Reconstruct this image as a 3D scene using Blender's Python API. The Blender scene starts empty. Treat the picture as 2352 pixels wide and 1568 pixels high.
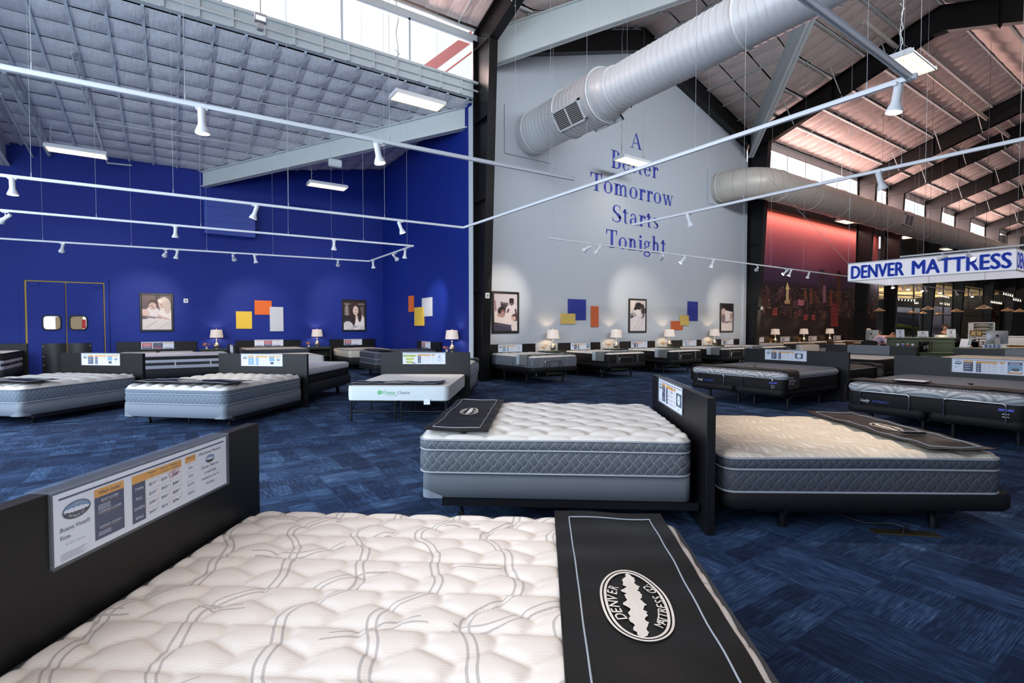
import bpy, math, random
import numpy as np
from mathutils import Vector, Matrix, Euler
random.seed(7); RNG = np.random.RandomState(5)
SC = bpy.context.scene
COL = SC.collection
PI = math.pi
R = math.radians
# ---------------------------------------------------------------- camera model
H = 1.52; YAW = R(34.1); TILT = R(1.68); F = 1160.0; CX, CY = 1176.0, 784.0
cs, sn = math.cos(YAW), math.sin(YAW)
FWD = Vector((sn, cs, 0)); RGT = Vector((cs, -sn, 0)); UP = Vector((0, 0, 1))
CAM = Vector((0, 0, H))
def ray(u, v):
    a = (u-CX)/F; b = (CY-v)/F
    f = math.cos(TILT)+b*math.sin(TILT); w = b*math.cos(TILT)-math.sin(TILT)
    return FWD*f+RGT*a+UP*w
def at_z(u, v, z):
    d = ray(u, v); return CAM+d*((z-H)/d.z)
def at_Y(u, v, Y):
    d = ray(u, v); return CAM+d*(Y/d.y)
def at_X(u, v, X):
    d = ray(u, v); return CAM+d*(X/d.x)
def at_d(u, v, dist):
    d = ray(u, v); return CAM+d*(dist/d.dot(FWD))
def cw(x, z, h=0.0):
    """point x metres right, z metres ahead of the viewpoint, h above floor"""
    return Vector((x*cs+z*sn, -x*sn+z*cs, h))
def heading(az):            # direction az degrees right of the view axis -> world unit vector
    a = YAW+R(az); return Vector((math.sin(a), math.cos(a), 0))

# ---------------------------------------------------------------- materials
MATS = {}
def srgb(r, g, b):
    def f(c):
        c /= 255.0
        return c/12.92 if c <= .04045 else ((c+.055)/1.055)**2.4
    return (f(r), f(g), f(b), 1)
class NT:
    def __init__(s, m):
        s.t = m.node_tree; s.n = s.t.nodes; s.l = s.t.links
    def new(s, typ, **kw):
        n = s.n.new(typ)
        for k, v in kw.items(): setattr(n, k, v)
        return n
    def link(s, a, b): s.l.new(a, b)
    def val(s, x, sock):
        if isinstance(x, (int, float)): sock.default_value = x
        elif isinstance(x, tuple): sock.default_value = x
        else: s.l.new(x, sock)
    def m(s, op, a, b=None, c=None, clamp=False):
        n = s.n.new('ShaderNodeMath'); n.operation = op; n.use_clamp = clamp
        s.val(a, n.inputs[0])
        if b is not None: s.val(b, n.inputs[1])
        if c is not None: s.val(c, n.inputs[2])
        return n.outputs[0]
    def mix(s, f, a, b, mode='MIX'):
        n = s.n.new('ShaderNodeMix'); n.data_type = 'RGBA'; n.blend_type = mode
        s.val(f, n.inputs[0]); s.val(a, n.inputs[6]); s.val(b, n.inputs[7])
        return n.outputs[2]
    def noise(s, vec, scale, detail=3, rough=.55):
        n = s.n.new('ShaderNodeTexNoise'); n.inputs['Scale'].default_value = scale
        n.inputs['Detail'].default_value = detail; n.inputs['Roughness'].default_value = rough
        if vec is not None: s.l.new(vec, n.inputs['Vector'])
        return n.outputs['Fac']
    def coords(s, kind='Object'):
        return s.n.new('ShaderNodeTexCoord').outputs[kind]
    def sep(s, v):
        n = s.n.new('ShaderNodeSeparateXYZ'); s.l.new(v, n.inputs[0]); return n.outputs
    def comb(s, x, y, z):
        n = s.n.new('ShaderNodeCombineXYZ')
        for i, q in enumerate((x, y, z)): s.val(q, n.inputs[i])
        return n.outputs[0]
    def scale(s, v, x, y, z):
        n = s.n.new('ShaderNodeMapping'); s.l.new(v, n.inputs[0]); n.inputs['Scale'].default_value = (x, y, z)
        return n.outputs[0]
    def ramp(s, f, stops):
        n = s.n.new('ShaderNodeValToRGB'); s.val(f, n.inputs[0]); e = n.color_ramp.elements
        while len(e) < len(stops): e.new(.5)
        for i, (p, c) in enumerate(stops): e[i].position = p; e[i].color = c
        return n.outputs[0]
    def bump(s, h, strength=.3, dist=.01):
        n = s.n.new('ShaderNodeBump'); n.inputs['Strength'].default_value = strength
        n.inputs['Distance'].default_value = dist; s.l.new(h, n.inputs['Height']); return n.outputs[0]
def base(name, col, rough=.6, metal=0., spec=.5):
    m = bpy.data.materials.new(name); m.use_nodes = True; MATS[name] = m
    b = m.node_tree.nodes['Principled BSDF']
    b.inputs['Base Color'].default_value = col; b.inputs['Roughness'].default_value = rough
    b.inputs['Metallic'].default_value = metal; b.inputs['Specular IOR Level'].default_value = spec
    return m, NT(m), b
def plain(name, rgb, rough=.6, metal=0., spec=.5, var=.06, vs=6., bump=0.):
    m, t, b = base(name, srgb(*rgb), rough, metal, spec)
    if var:
        c = srgb(*rgb); co = t.coords()
        n = t.noise(co, vs)
        f = t.m('MULTIPLY_ADD', n, 2*var, 1-var)
        cc = t.mix(1., c, t.comb(f, f, f), 'MULTIPLY')
        t.link(cc, b.inputs['Base Color'])
        if bump: t.link(t.bump(t.noise(co, vs*12), bump, .004), b.inputs['Normal'])
    return m
def emit(name, rgb, strength, basecol=None):
    m, t, b = base(name, basecol or srgb(*rgb), .5)
    b.inputs['Emission Color'].default_value = srgb(*rgb); b.inputs['Emission Strength'].default_value = strength
    return m

# ---------------------------------------------------------------- mesh builder
class MB:
    def __init__(s): s.v = []; s.f = []; s.mi = []; s.m = 0; s.sm = []; s.smooth = False
    def add(s, vs, fs, M=None):
        o = len(s.v)
        if M is not None: vs = [M @ Vector(p) for p in vs]
        s.v.extend([tuple(p) for p in vs])
        for f in fs:
            s.f.append(tuple(i+o for i in f)); s.mi.append(s.m); s.sm.append(s.smooth)
        return s
    def box(s, c, d, M=None, rz=0):
        x, y, z = d[0]/2, d[1]/2, d[2]/2
        vs = [Vector((i*x, j*y, k*z)) for i in (-1, 1) for j in (-1, 1) for k in (-1, 1)]
        if rz: vs = [Matrix.Rotation(rz, 3, 'Z') @ q for q in vs]
        vs = [q+Vector(c) for q in vs]
        return s.add(vs, [(0, 1, 3, 2), (4, 6, 7, 5), (0, 4, 5, 1), (2, 3, 7, 6), (0, 2, 6, 4), (1, 5, 7, 3)], M)
    def bb(s, a, b, M=None):
        return s.box([(a[i]+b[i])/2 for i in range(3)], [abs(b[i]-a[i]) for i in range(3)], M)
    def bbox(s, a, b, bev=.01, M=None):
        """box with chamfered edges"""
        lo = [min(a[i], b[i]) for i in range(3)]; hi = [max(a[i], b[i]) for i in range(3)]
        bev = min(bev, min(hi[i]-lo[i] for i in range(3))*.45)
        x0, y0, z0 = lo; x1, y1, z1 = hi; e = bev
        def ring(q, z): return [(x0+q, y0+q+e*(q == 0), z), ]
        vs = []; fs = []
        def oct_(ins, z):
            a0 = ins; c = e
            return [(x0+a0+c, y0+a0, z), (x1-a0-c, y0+a0, z), (x1-a0, y0+a0+c, z), (x1-a0, y1-a0-c, z), (x1-a0-c, y1-a0, z), (x0+a0+c, y1-a0, z), (x0+a0, y1-a0-c, z), (x0+a0, y0+a0+c, z)]
        L = [oct_(e, z0), oct_(0, z0+e), oct_(0, z1-e), oct_(e, z1)]
        # keep octagon valid for inset layers
        for l in L: vs += l
        fs.append(tuple(range(7, -1, -1)))
        for k in range(3):
            for i in range(8):
                j = (i+1) % 8
                fs.append((k*8+i, k*8+j, k*8+8+j, k*8+8+i))
        fs.append(tuple(range(24, 32)))
        return s.add(vs, fs, M)
    def cyl(s, p0, p1, r0, r1=None, seg=12, caps=True, M=None):
        if r1 is None: r1 = r0
        p0 = Vector(p0); p1 = Vector(p1); d = (p1-p0).normalized()
        a = d.orthogonal().normalized(); b = d.cross(a)
        vs = []
        for p, r in ((p0, r0), (p1, r1)):
            for i in range(seg):
                t = 2*PI*i/seg; vs.append(p+(a*math.cos(t)+b*math.sin(t))*r)
        sm = s.smooth; s.smooth = seg > 6
        s.add(vs, [(i, (i+1) % seg, seg+(i+1) % seg, seg+i) for i in range(seg)], M)
        s.smooth = False
        if caps:
            o = [tuple(range(seg-1, -1, -1)), tuple(range(seg, 2*seg))]
            s.add(vs, o, M)
        s.smooth = sm
        return s
    def tube(s, pts, r, seg=8, closed=False, M=None, caps=True):
        pts = [Vector(p) for p in pts]; n = len(pts); vs = []; prev = None
        for i, p in enumerate(pts):
            if closed: d = pts[(i+1) % n]-pts[i-1]
            else: d = pts[min(i+1, n-1)]-pts[max(i-1, 0)]
            d.normalize()
            if prev is None: a = d.orthogonal().normalized()
            else:
                a = prev-d*prev.dot(d)
                a = a.normalized() if a.length > 1e-6 else d.orthogonal().normalized()
            prev = a; b = d.cross(a)
            rr = r[i] if isinstance(r, (list, tuple)) else r
            for k in range(seg):
                t = 2*PI*k/seg; vs.append(p+(a*math.cos(t)+b*math.sin(t))*rr)
        fs = []
        for i in range(n if closed else n-1):
            j = (i+1) % n
            for k in range(seg):
                l = (k+1) % seg; fs.append((i*seg+k, i*seg+l, j*seg+l, j*seg+k))
        sm = s.smooth; s.smooth = True; s.add(vs, fs, M); s.smooth = False
        if caps and not closed: s.add(vs, [tuple(range(seg-1, -1, -1)), tuple(range((n-1)*seg, n*seg))], M)
        s.smooth = sm
        return s
    def lathe(s, prof, seg=20, c=(0, 0, 0), M=None, caps=True):
        vs = []; n = len(prof)
        for r, z in prof:
            for k in range(seg):
                t = 2*PI*k/seg; vs.append((c[0]+r*math.cos(t), c[1]+r*math.sin(t), c[2]+z))
        fs = []
        for i in range(n-1):
            for k in range(seg):
                l = (k+1) % seg; fs.append((i*seg+k, i*seg+l, (i+1)*seg+l, (i+1)*seg+k))
        sm = s.smooth; s.smooth = True; s.add(vs, fs, M); s.smooth = sm
        if caps:
            s.smooth = False
            if prof[0][0] > 1e-4: s.add(vs[:seg], [tuple(range(seg-1, -1, -1))], M)
            if prof[-1][0] > 1e-4: s.add(vs[-seg:], [tuple(range(seg))], M)
            s.smooth = sm
        return s
    def prism(s, poly, d0, d1, axis='Z', M=None):
        """poly = 2D outline, extruded between d0 and d1 along axis"""
        n = len(poly)
        def mk(p, d):
            if axis == 'Z': return (p[0], p[1], d)
            if axis == 'X': return (d, p[0], p[1])
            return (p[0], d, p[1])
        vs = [mk(p, d0) for p in poly]+[mk(p, d1) for p in poly]
        fs = [tuple(range(n-1, -1, -1)), tuple(range(n, 2*n))]+[(i, (i+1) % n, n+(i+1) % n, n+i) for i in range(n)]
        return s.add(vs, fs, M)
    def grid(s, fn, nu, nv, M=None, smooth=True, flip=False):
        vs = [fn(i/nu, j/nv) for j in range(nv+1) for i in range(nu+1)]
        w = nu+1
        fs = [(j*w+i, j*w+i+1, (j+1)*w+i+1, (j+1)*w+i) for j in range(nv) for i in range(nu)]
        if flip: fs = [f[::-1] for f in fs]
        sm = s.smooth; s.smooth = smooth; s.add(vs, fs, M); s.smooth = sm
        return s
    def poly(s, pts, M=None): return s.add(pts, [tuple(range(len(pts)))], M)
    def mesh(s, name):
        me = bpy.data.meshes.new(name)
        me.from_pydata(s.v, [], s.f)
        return me
    def build(s, name, mats, parent=None, label=None, fixn=True):
        me = s.mesh(name)
        if not isinstance(mats, (list, tuple)): mats = [mats]
        for m in mats: me.materials.append(MATS[m] if isinstance(m, str) else m)
        me.polygons.foreach_set('material_index', s.mi)
        me.polygons.foreach_set('use_smooth', s.sm)
        me.update()
        o = bpy.data.objects.new(name, me); COL.objects.link(o)
        if parent is not None: o.parent = parent
        if label: o['label'] = label
        return o
def thing(name, label, cat, loc=(0, 0, 0), rz=0, group=None):
    o = bpy.data.objects.new(name, None); COL.objects.link(o); o.empty_display_size = .1
    o.location = loc; o.rotation_euler = (0, 0, rz); o['label'] = label; o['category'] = cat
    if group: o['group'] = group
    return o
def tag(o, label, cat, group=None, kind=None):
    o['label'] = label; o['category'] = cat
    if group: o['group'] = group
    if kind: o['kind'] = kind
    return o
def struct(o, label=None):
    o['kind'] = 'structure'
    if label: o['label'] = label
    return o
def dup(root, loc=None, rz=None, label=None, group=None, rot=None):
    r = root.copy(); COL.objects.link(r)
    if loc is not None: r.location = loc
    if rz is not None: r.rotation_euler = (0, 0, rz)
    if rot is not None: r.rotation_euler = rot
    if label: r['label'] = label
    if group: r['group'] = group
    for ch in list(root.children):
        c = ch.copy(); COL.objects.link(c); c.parent = r
        for g in list(ch.children):
            d = g.copy(); COL.objects.link(d); d.parent = c
    return r
# ---------------------------------------------------------------- text -> mesh
_TC = {}
def text_geo(txt, bold=0., shear=0.):
    bold = 0.
    k = (txt, bold, shear)
    if k in _TC: return _TC[k]
    cu = bpy.data.curves.new('t', 'FONT'); cu.body = txt; cu.size = 1.; cu.align_x = 'LEFT'; cu.offset = bold; cu.shear = shear
    cu.resolution_u = 3
    ob = bpy.data.objects.new('t', cu); COL.objects.link(ob)
    dg = bpy.context.evaluated_depsgraph_get()
    me = bpy.data.meshes.new_from_object(ob.evaluated_get(dg))
    vs = [tuple(v.co) for v in me.vertices]; fs = [tuple(p.vertices) for p in me.polygons]
    bpy.data.objects.remove(ob); bpy.data.curves.remove(cu); bpy.data.meshes.remove(me)
    if not vs: vs = [(0, 0, 0)]
    _TC[k] = (vs, fs); return _TC[k]
def text(mb, txt, x, y, h, M=None, w=None, align='L', bold=0., z=0., shear=0., mapf=None):
    """flat text, cap height h, lower-left at x,y of the local plane (x right, y up, z out)"""
    vs, fs = text_geo(txt, bold, shear)
    xs = [p[0] for p in vs]; x0, x1 = min(xs), max(xs)
    k = h/.72; kx = k if w is None else w/max(1e-6, x1-x0)
    W = (x1-x0)*kx
    ox = x if align == 'L' else (x-W/2 if align == 'C' else x-W)
    b = bold*1.0*h
    for dx, dy in (((0, 0),) if not bold else ((-b, 0), (b, 0), (0, b*.6), (0, -b*.6), (0, 0))):
        out = [(ox+(p[0]-x0)*kx+dx, y+p[1]*k+dy, z) for p in vs]
        if mapf: out = [mapf(*p) for p in out]
        mb.add(out, fs, M)
    return W
def plane_M(origin, right, up, out):
    """matrix taking (x right, y up, z out) to world"""
    r = Vector(right); u = Vector(up); o = Vector(out)
    return Matrix(((r.x, u.x, o.x, origin[0]), (r.y, u.y, o.y, origin[1]), (r.z, u.z, o.z, origin[2]), (0, 0, 0, 1)))
# ---------------------------------------------------------------- painted prints
class Canvas:
    def __init__(s, w, h, c=(128, 128, 128)):
        s.w, s.h = w, h; s.a = np.zeros((h, w, 3)); s.a[:] = c
        s.y, s.x = np.mgrid[0:h, 0:w]; s.x = (s.x+.5)/w; s.y = (s.y+.5)/h   # 0..1, y down
    def vgrad(s, stops, y0=0., y1=1., x0=0., x1=1.):
        ys = [p for p, c in stops]
        m = (s.y >= y0) & (s.y <= y1) & (s.x >= x0) & (s.x <= x1)
        for k in range(3):
            g = np.interp(s.y, ys, [c[k] for p, c in stops]); s.a[..., k] = np.where(m, g, s.a[..., k])
    def ell(s, cx, cy, rx, ry, c, rot=0., soft=.12, al=1.):
        dx = s.x-cx; dy = s.y-cy; r = R(rot); q = s.h/s.w
        X = dx*math.cos(r)+dy*q*math.sin(r); Y = -dx/q*math.sin(r)+dy*math.cos(r)
        d = np.sqrt((X/rx)**2+(Y/ry)**2)
        m = np.clip((1+soft-d)/(2*soft), 0, 1)*al
        s.a = s.a*(1-m[..., None])+np.array(c)*m[..., None]
    def rect(s, x0, y0, x1, y1, c, al=1.):
        m = ((s.x >= x0) & (s.x <= x1) & (s.y >= y0) & (s.y <= y1))*al
        s.a = s.a*(1-m[..., None])+np.array(c)*m[..., None]
    def poly(s, pts, c, al=1.):
        ins = np.zeros(s.x.shape, bool); n = len(pts); j = n-1
        for i in range(n):
            xi, yi = pts[i]; xj, yj = pts[j]
            if yi != yj:
                cnd = ((yi > s.y) != (yj > s.y)) & (s.x < (xj-xi)*(s.y-yi)/(yj-yi)+xi)
                ins ^= cnd
            j = i
        m = ins*al
        s.a = s.a*(1-m[..., None])+np.array(c)*m[..., None]
    def line(s, x0, y0, x1, y1, w, c, al=1.):
        q = s.h/s.w; dx = x1-x0; dy = (y1-y0)*q; L = math.hypot(dx, dy) or 1
        px = s.x-x0; py = (s.y-y0)*q
        t = np.clip((px*dx+py*dy)/(L*L), 0, 1)
        d = np.sqrt((px-t*dx)**2+(py-t*dy)**2)
        m = np.clip((w-d)/(w*.4), 0, 1)*al
        s.a = s.a*(1-m[..., None])+np.array(c)*m[..., None]
    def grain(s, k, seed=1):
        s.a += np.random.RandomState(seed).normal(0, k, (s.h, s.w, 1))
    def mesh(s, name, w, h, mat, parent=None, M=None):
        """flat print w x h metres in local XZ plane (x right, z up), centred, facing -Y"""
        W_, H_ = s.w, s.h
        xs = np.linspace(-w/2, w/2, W_); zs = np.linspace(h/2, -h/2, H_)
        gx, gz = np.meshgrid(xs, zs); co = np.stack([gx, np.zeros_like(gx), gz], -1).reshape(-1, 3)
        idx = np.arange(W_*H_).reshape(H_, W_)
        q = np.stack([idx[:-1, :-1], idx[1:, :-1], idx[1:, 1:], idx[:-1, 1:]], -1).reshape(-1, 4)
        me = bpy.data.meshes.new(name); me.vertices.add(len(co)); me.vertices.foreach_set('co', co.ravel())
        me.loops.add(q.size); me.loops.foreach_set('vertex_index', q.ravel())
        me.polygons.add(len(q)); me.polygons.foreach_set('loop_start', np.arange(0, q.size, 4)); me.polygons.foreach_set('loop_total', np.full(len(q), 4))
        me.update(); me.validate()
        a = np.clip(s.a/255., 0, 1); lin = np.where(a <= .04045, a/12.92, ((a+.055)/1.055)**2.4)
        rgba = np.concatenate([lin, np.ones((H_, W_, 1))], -1).reshape(-1)
        at = me.color_attributes.new('Col', 'FLOAT_COLOR', 'POINT'); at.data.foreach_set('color', rgba.astype(np.float32))
        me.materials.append(MATS[mat])
        o = bpy.data.objects.new(name, me); COL.objects.link(o)
        if M is not None: o.matrix_world = M
        if parent is not None: o.parent = parent
        return o
# ================================================================= MATERIALS
def mat_attr(name, rough=.55, spec=.3, gain=1.):
    m, t, b = base(name, (1, 1, 1, 1), rough, 0, spec)
    a = t.new('ShaderNodeVertexColor'); a.layer_name = 'Col'
    t.link(t.mix(1., a.outputs[0], (gain, gain, gain, 1), 'MULTIPLY'), b.inputs['Base Color'])
mat_attr('print'); mat_attr('mural_print', .6, .2, 1.9)

plain('wall_blue', (17, 42, 134), .6, var=.05, vs=1.2, bump=.05, spec=.3)
plain('wall_grey', (182, 189, 197), .7, var=.02, vs=1.)
plain('white_paint', (205, 212, 215), .5, var=.04)
plain('steel_black', (10, 10, 12), .34, var=.2, vs=2., spec=.4)
plain('black', (14, 14, 15), .5)
plain('dark_wall', (26, 26, 28), .6)
plain('unit_blue_lit', (36, 66, 160), .45)  # wall blue made lighter: light on the unit's front painted in
plain('beam_white', (196, 203, 204), .5, var=.05, vs=1.5)
plain('duct', (214, 217, 219), .42, metal=.12, var=.03, vs=.8)
plain('duct_tan', (208, 202, 192), .45, metal=.1, var=.03, vs=.8)
plain('grille_dark', (70, 68, 64), .5)
plain('track_white', (222, 226, 230), .4, var=.02)
plain('wire', (170, 175, 180), .5, metal=.3, var=0)
plain('trim_white', (200, 210, 218), .5)
plain('frame_black', (30, 28, 27), .35, var=.15, vs=20)
plain('mat_white', (225, 222, 220), .8)
plain('orange', (226, 108, 44), .8, bump=.3); plain('yellow', (232, 192, 70), .8, bump=.3)
plain('canvas_white', (200, 204, 212), .8, bump=.3)
plain('tan_panel', (204, 176, 96), .8, bump=.3); plain('rust_panel', (192, 92, 50), .8, bump=.3)
plain('text_blue', (52, 66, 168), .6, var=0)
emit('sign_blue', (56, 84, 178), .30)
plain('navy', (32, 42, 82), .6, var=0); plain('card_orange', (222, 158, 40), .6, var=0)
plain('paper', (228, 232, 242), .6, var=0); plain('ink', (36, 36, 40), .6, var=0); plain('ink_grey', (140, 142, 150), .6, var=0)
plain('card_blue', (120, 160, 190), .6, var=0); plain('logo_sky', (110, 140, 185), .6, var=0)
plain('red', (190, 40, 40), .6, var=0); plain('highlight', (222, 228, 60), .6, var=0)
plain('blue_cloth', (40, 52, 140), .8, var=.12, vs=14)
plain('green_paint', (92, 104, 84), .5, var=.08, vs=8)
plain('green_dark', (50, 58, 44), .6)
plain('chrome', (210, 212, 215), .12, metal=1., var=0)
plain('alu', (188, 190, 192), .35, metal=.6, var=0)
plain('brass', (224, 194, 148), .28, metal=1., var=.1, vs=12)
plain('skin', (196, 140, 112), .5, var=.04, spec=.4); plain('hair', (46, 34, 28), .6)
plain('shirt_black', (22, 22, 26), .8); plain('shirt_pink', (206, 176, 198), .8)
plain('tie', (60, 66, 70), .5)
plain('white_plastic', (225, 225, 222), .4); plain('black_plastic', (18, 18, 20), .3)
plain('flower_orange', (214, 140, 40), .7); plain('glass_bit', (200, 205, 200), .1)
plain('wood_brown', (90, 60, 38), .4, var=.2, vs=15)
plain('brass_plate', (110, 96, 70), .35, metal=.8)
plain('pillow_white', (225, 215, 200), .8)
plain('caster', (20, 20, 22), .4)
plain('red_beam', (225, 96, 80), .6)
plain('roof_tan', (170, 150, 116), .7, var=.1, vs=2)
plain('panel_grey', (78, 78, 76), .6); plain('poster_grey', (128, 132, 150), .6, var=.03); plain('teal', (90, 170, 175), .5)
plain('leather_black', (8, 8, 8), .45, bump=.2, spec=.32)
plain('runner_grey', (112, 114, 112), .85, var=.06, vs=30, bump=.3)
plain('runner_pale', (176, 186, 192), .85, bump=.3)
plain('runner_brown', (60, 52, 48), .85, var=.12, vs=20, bump=.3)
plain('piping_grey', (150, 155, 162), .6, var=0); plain('piping_dark', (60, 64, 70), .6, var=0)
plain('embroid', (214, 206, 196), .5, var=.1, vs=90)
plain('metal_black', (16, 16, 18), .35, var=.1)
plain('green_logo', (110, 186, 130), .6, var=0); plain('logo_violet', (70, 80, 180), .5, var=0)
plain('door_rubber', (24, 24, 26), .4)
emit('bulb', (255, 244, 225), 14.); emit('bulb_dim', (255, 236, 205), 3.)
emit('panel_light', (255, 226, 180), 2.4)
emit('sign_face', (226, 226, 236), .42, srgb(215, 214, 222))
emit('shade', (255, 226, 200), .28, srgb(215, 205, 200))
emit('screen_white', (235, 238, 245), .5)

# glass / acrylic
def glassy(name, col, rough, alpha):
    m, t, b = base(name, col, rough); b.inputs['Alpha'].default_value = alpha
    b.inputs['Specular IOR Level'].default_value = .8
glassy('acrylic', (.75, .85, 1., 1), .05, .06); glassy('window_glass', (.9, .95, 1, 1), .05, .08)

# silver / mercury glass lamp
m, t, b = base('mercury', srgb(205, 195, 175), .18, .95)
co = t.coords(); n = t.noise(co, 22, 4)
t.link(t.ramp(n, [(.35, srgb(120, 100, 60)), (.5, srgb(214, 205, 190)), (.7, srgb(240, 236, 228))]), b.inputs['Base Color'])
t.link(t.bump(n, .4, .01), b.inputs['Normal'])

# blackened wood headboard
m, t, b = base('headboard_wood', srgb(30, 30, 31), .42, 0, .36)
co = t.coords(); g = t.noise(t.scale(co, 3, 3, 110), 2., 4, .6)
t.link(t.ramp(g, [(.3, srgb(10, 10, 11)), (.55, srgb(15, 15, 17)), (.75, srgb(23, 23, 25))]), b.inputs['Base Color'])
t.link(t.bump(g, .15, .002), b.inputs['Normal'])

# carpet -------------------------------------------------------------
m, t, b = base('carpet', srgb(30, 50, 100), .92, 0, .15)
co = t.coords(); X, Y, Z = t.sep(co)
def fl(x): return t.m('FLOOR', x)
def wn(x, y, z=0.):
    n = t.new('ShaderNodeTexWhiteNoise'); n.noise_dimensions = '3D'; t.link(t.comb(x, y, z), n.inputs['Vector']); return n.outputs['Value']
A = 1/.61
tx = fl(t.m('MULTIPLY', X, A)); ty = fl(t.m('MULTIPLY', Y, A))
par = t.m('MODULO', t.m('ABSOLUTE', t.m('ADD', tx, ty)), 2.)           # tile orientation
def patches(sx, sy, seed):
    return wn(fl(t.m('MULTIPLY', X, sx)), fl(t.m('MULTIPLY', Y, sy)), seed)
pa = t.m('ADD', t.m('MULTIPLY', patches(1/.61, 1/.152, 1.), t.m('SUBTRACT', 1., par)), t.m('MULTIPLY', patches(1/.152, 1/.61, 2.), par))
pb = t.m('ADD', t.m('MULTIPLY', patches(1/.2, 1/.305, 3.), t.m('SUBTRACT', 1., par)), t.m('MULTIPLY', patches(1/.305, 1/.2, 4.), par))
st = t.m('ADD', t.m('MULTIPLY', t.noise(t.scale(co, 5, 170, 1), 1., 2), t.m('SUBTRACT', 1., par)), t.m('MULTIPLY', t.noise(t.scale(co, 170, 5, 1), 1., 2), par))
st2 = t.m('ADD', t.m('MULTIPLY', t.noise(t.scale(co, 9, 34, 1), 1., 2), t.m('SUBTRACT', 1., par)), t.m('MULTIPLY', t.noise(t.scale(co, 34, 9, 1), 1., 2), par))
f = t.m('ADD', t.m('MULTIPLY_ADD', pa, .28, .13), t.m('MULTIPLY', pb, .22))
f = t.m('ADD', f, t.m('MULTIPLY', t.m('SUBTRACT', st, .5), 1.1))
f = t.m('ADD', f, t.m('MULTIPLY', t.m('SUBTRACT', st2, .5), .55))
c = t.ramp(f, [(.1, srgb(27, 37, 60)), (.35, srgb(37, 53, 82)), (.6, srgb(58, 83, 118)), (.95, srgb(112, 142, 170))])
# tile seams
fx = t.m('FRACT', t.m('MULTIPLY', X, A)); fy = t.m('FRACT', t.m('MULTIPLY', Y, A))
sm = t.m('MAXIMUM', t.m('LESS_THAN', fx, .008), t.m('LESS_THAN', fy, .008))
c = t.mix(t.m('MULTIPLY', sm, .5), c, srgb(10, 16, 34))
t.link(c, b.inputs['Base Color'])
rb = t.m('ADD', t.m('MULTIPLY', t.m('SINE', t.m('MULTIPLY', X, 900.)), t.m('SUBTRACT', 1., par)), t.m('MULTIPLY', t.m('SINE', t.m('MULTIPLY', Y, 900.)), par))
t.link(t.bump(t.m('ADD', st, t.m('MULTIPLY', rb, .1)), .35, .006), b.inputs['Normal'])

# ceiling insulation
def insul(name, rgb):
    m, t, b = base(name, srgb(*rgb), .42, 0, .5)
    co = t.coords(); n = t.noise(t.scale(co, 1, 1, 1), 7., 5, .65); n2 = t.noise(t.scale(co, 18, 3, 3), 1., 3)
    d = Vector(srgb(*rgb)[:3]); 
    t.link(t.ramp(t.m('ADD', t.m('MULTIPLY', n, .6), t.m('MULTIPLY', n2, .4)), [(.3, (*(d*.82), 1)), (.6, (*d, 1)), (.8, (*(d*1.12), 1))]), b.inputs['Base Color'])
    t.link(t.bump(t.m('ADD', n, t.m('MULTIPLY', n2, .8)), .55, .03), b.inputs['Normal'])
insul('insulation', (216, 218, 224)); insul('insulation_pinklit', (224, 206, 200))  # nave copy tinted pink to paint in light bounced off red roofs

# fabrics -------------------------------------------------------------
def quilt_side(name, rgb, line, sz=.078, lw=.03, amp=.28):
    """mattress border: fabric with stitched diamonds"""
    m, t, b = base(name, srgb(*rgb), .62, 0, .35)
    co = t.coords(); X, Y, Z = t.sep(co)
    s = t.m('ADD', X, Y)
    zz = t.m('MULTIPLY', Z, .85)
    wob = t.m('MULTIPLY', t.m('SINE', t.m('MULTIPLY', s, 2*PI/sz)), .006)
    def ln(sign):
        q = t.m('FRACT', t.m('DIVIDE', t.m('ADD', s, t.m('MULTIPLY', t.m('ADD', zz, wob), sign)), sz))
        return t.m('ABSOLUTE', t.m('SUBTRACT', q, .5))
    d = t.m('MINIMUM', ln(1.), ln(-1.))
    puff = t.m('MULTIPLY', t.m('MINIMUM', d, .22), 4.)
    l = t.m('LESS_THAN', d, lw*.5)
    n = t.noise(co, 220, 2)
    c = t.mix(t.m('MULTIPLY', n, .5), srgb(*rgb), srgb(*[int(q*.72) for q in rgb]))
    t.link(t.mix(t.m('MULTIPLY', l, .8), c, srgb(*line)), b.inputs['Base Color'])
    t.link(t.bump(puff, amp, .02), b.inputs['Normal'])
quilt_side('side_grey', (90, 96, 104), (170, 178, 184))
quilt_side('side_dark', (74, 78, 88), (104, 108, 116))
quilt_side('side_light', (108, 120, 134), (176, 186, 196), .075)
def ticking(name, rgb, rough=.7, fine=260., k=.25):
    m, t, b = base(name, srgb(*rgb), rough, 0, .3)
    co = t.coords(); n = t.noise(co, fine, 2)
    t.link(t.mix(t.m('MULTIPLY', n, k*2), srgb(*rgb), srgb(*[int(q*.75) for q in rgb])), b.inputs['Base Color'])
    t.link(t.bump(t.noise(co, fine*.6), .2, .002), b.inputs['Normal'])
ticking('box_grey', (98, 104, 112)); ticking('box_dark', (36, 38, 42)); ticking('black_fabric', (17, 18, 20))
ticking('box_light', (128, 136, 147))
ticking('white_knit', (214, 211, 206), fine=90., k=.12); ticking('cream_knit', (222, 210, 192), fine=90., k=.12)
ticking('grey_knit', (120, 128, 138), fine=90., k=.2); ticking('charcoal_knit', (70, 68, 68), fine=90.)
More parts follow.
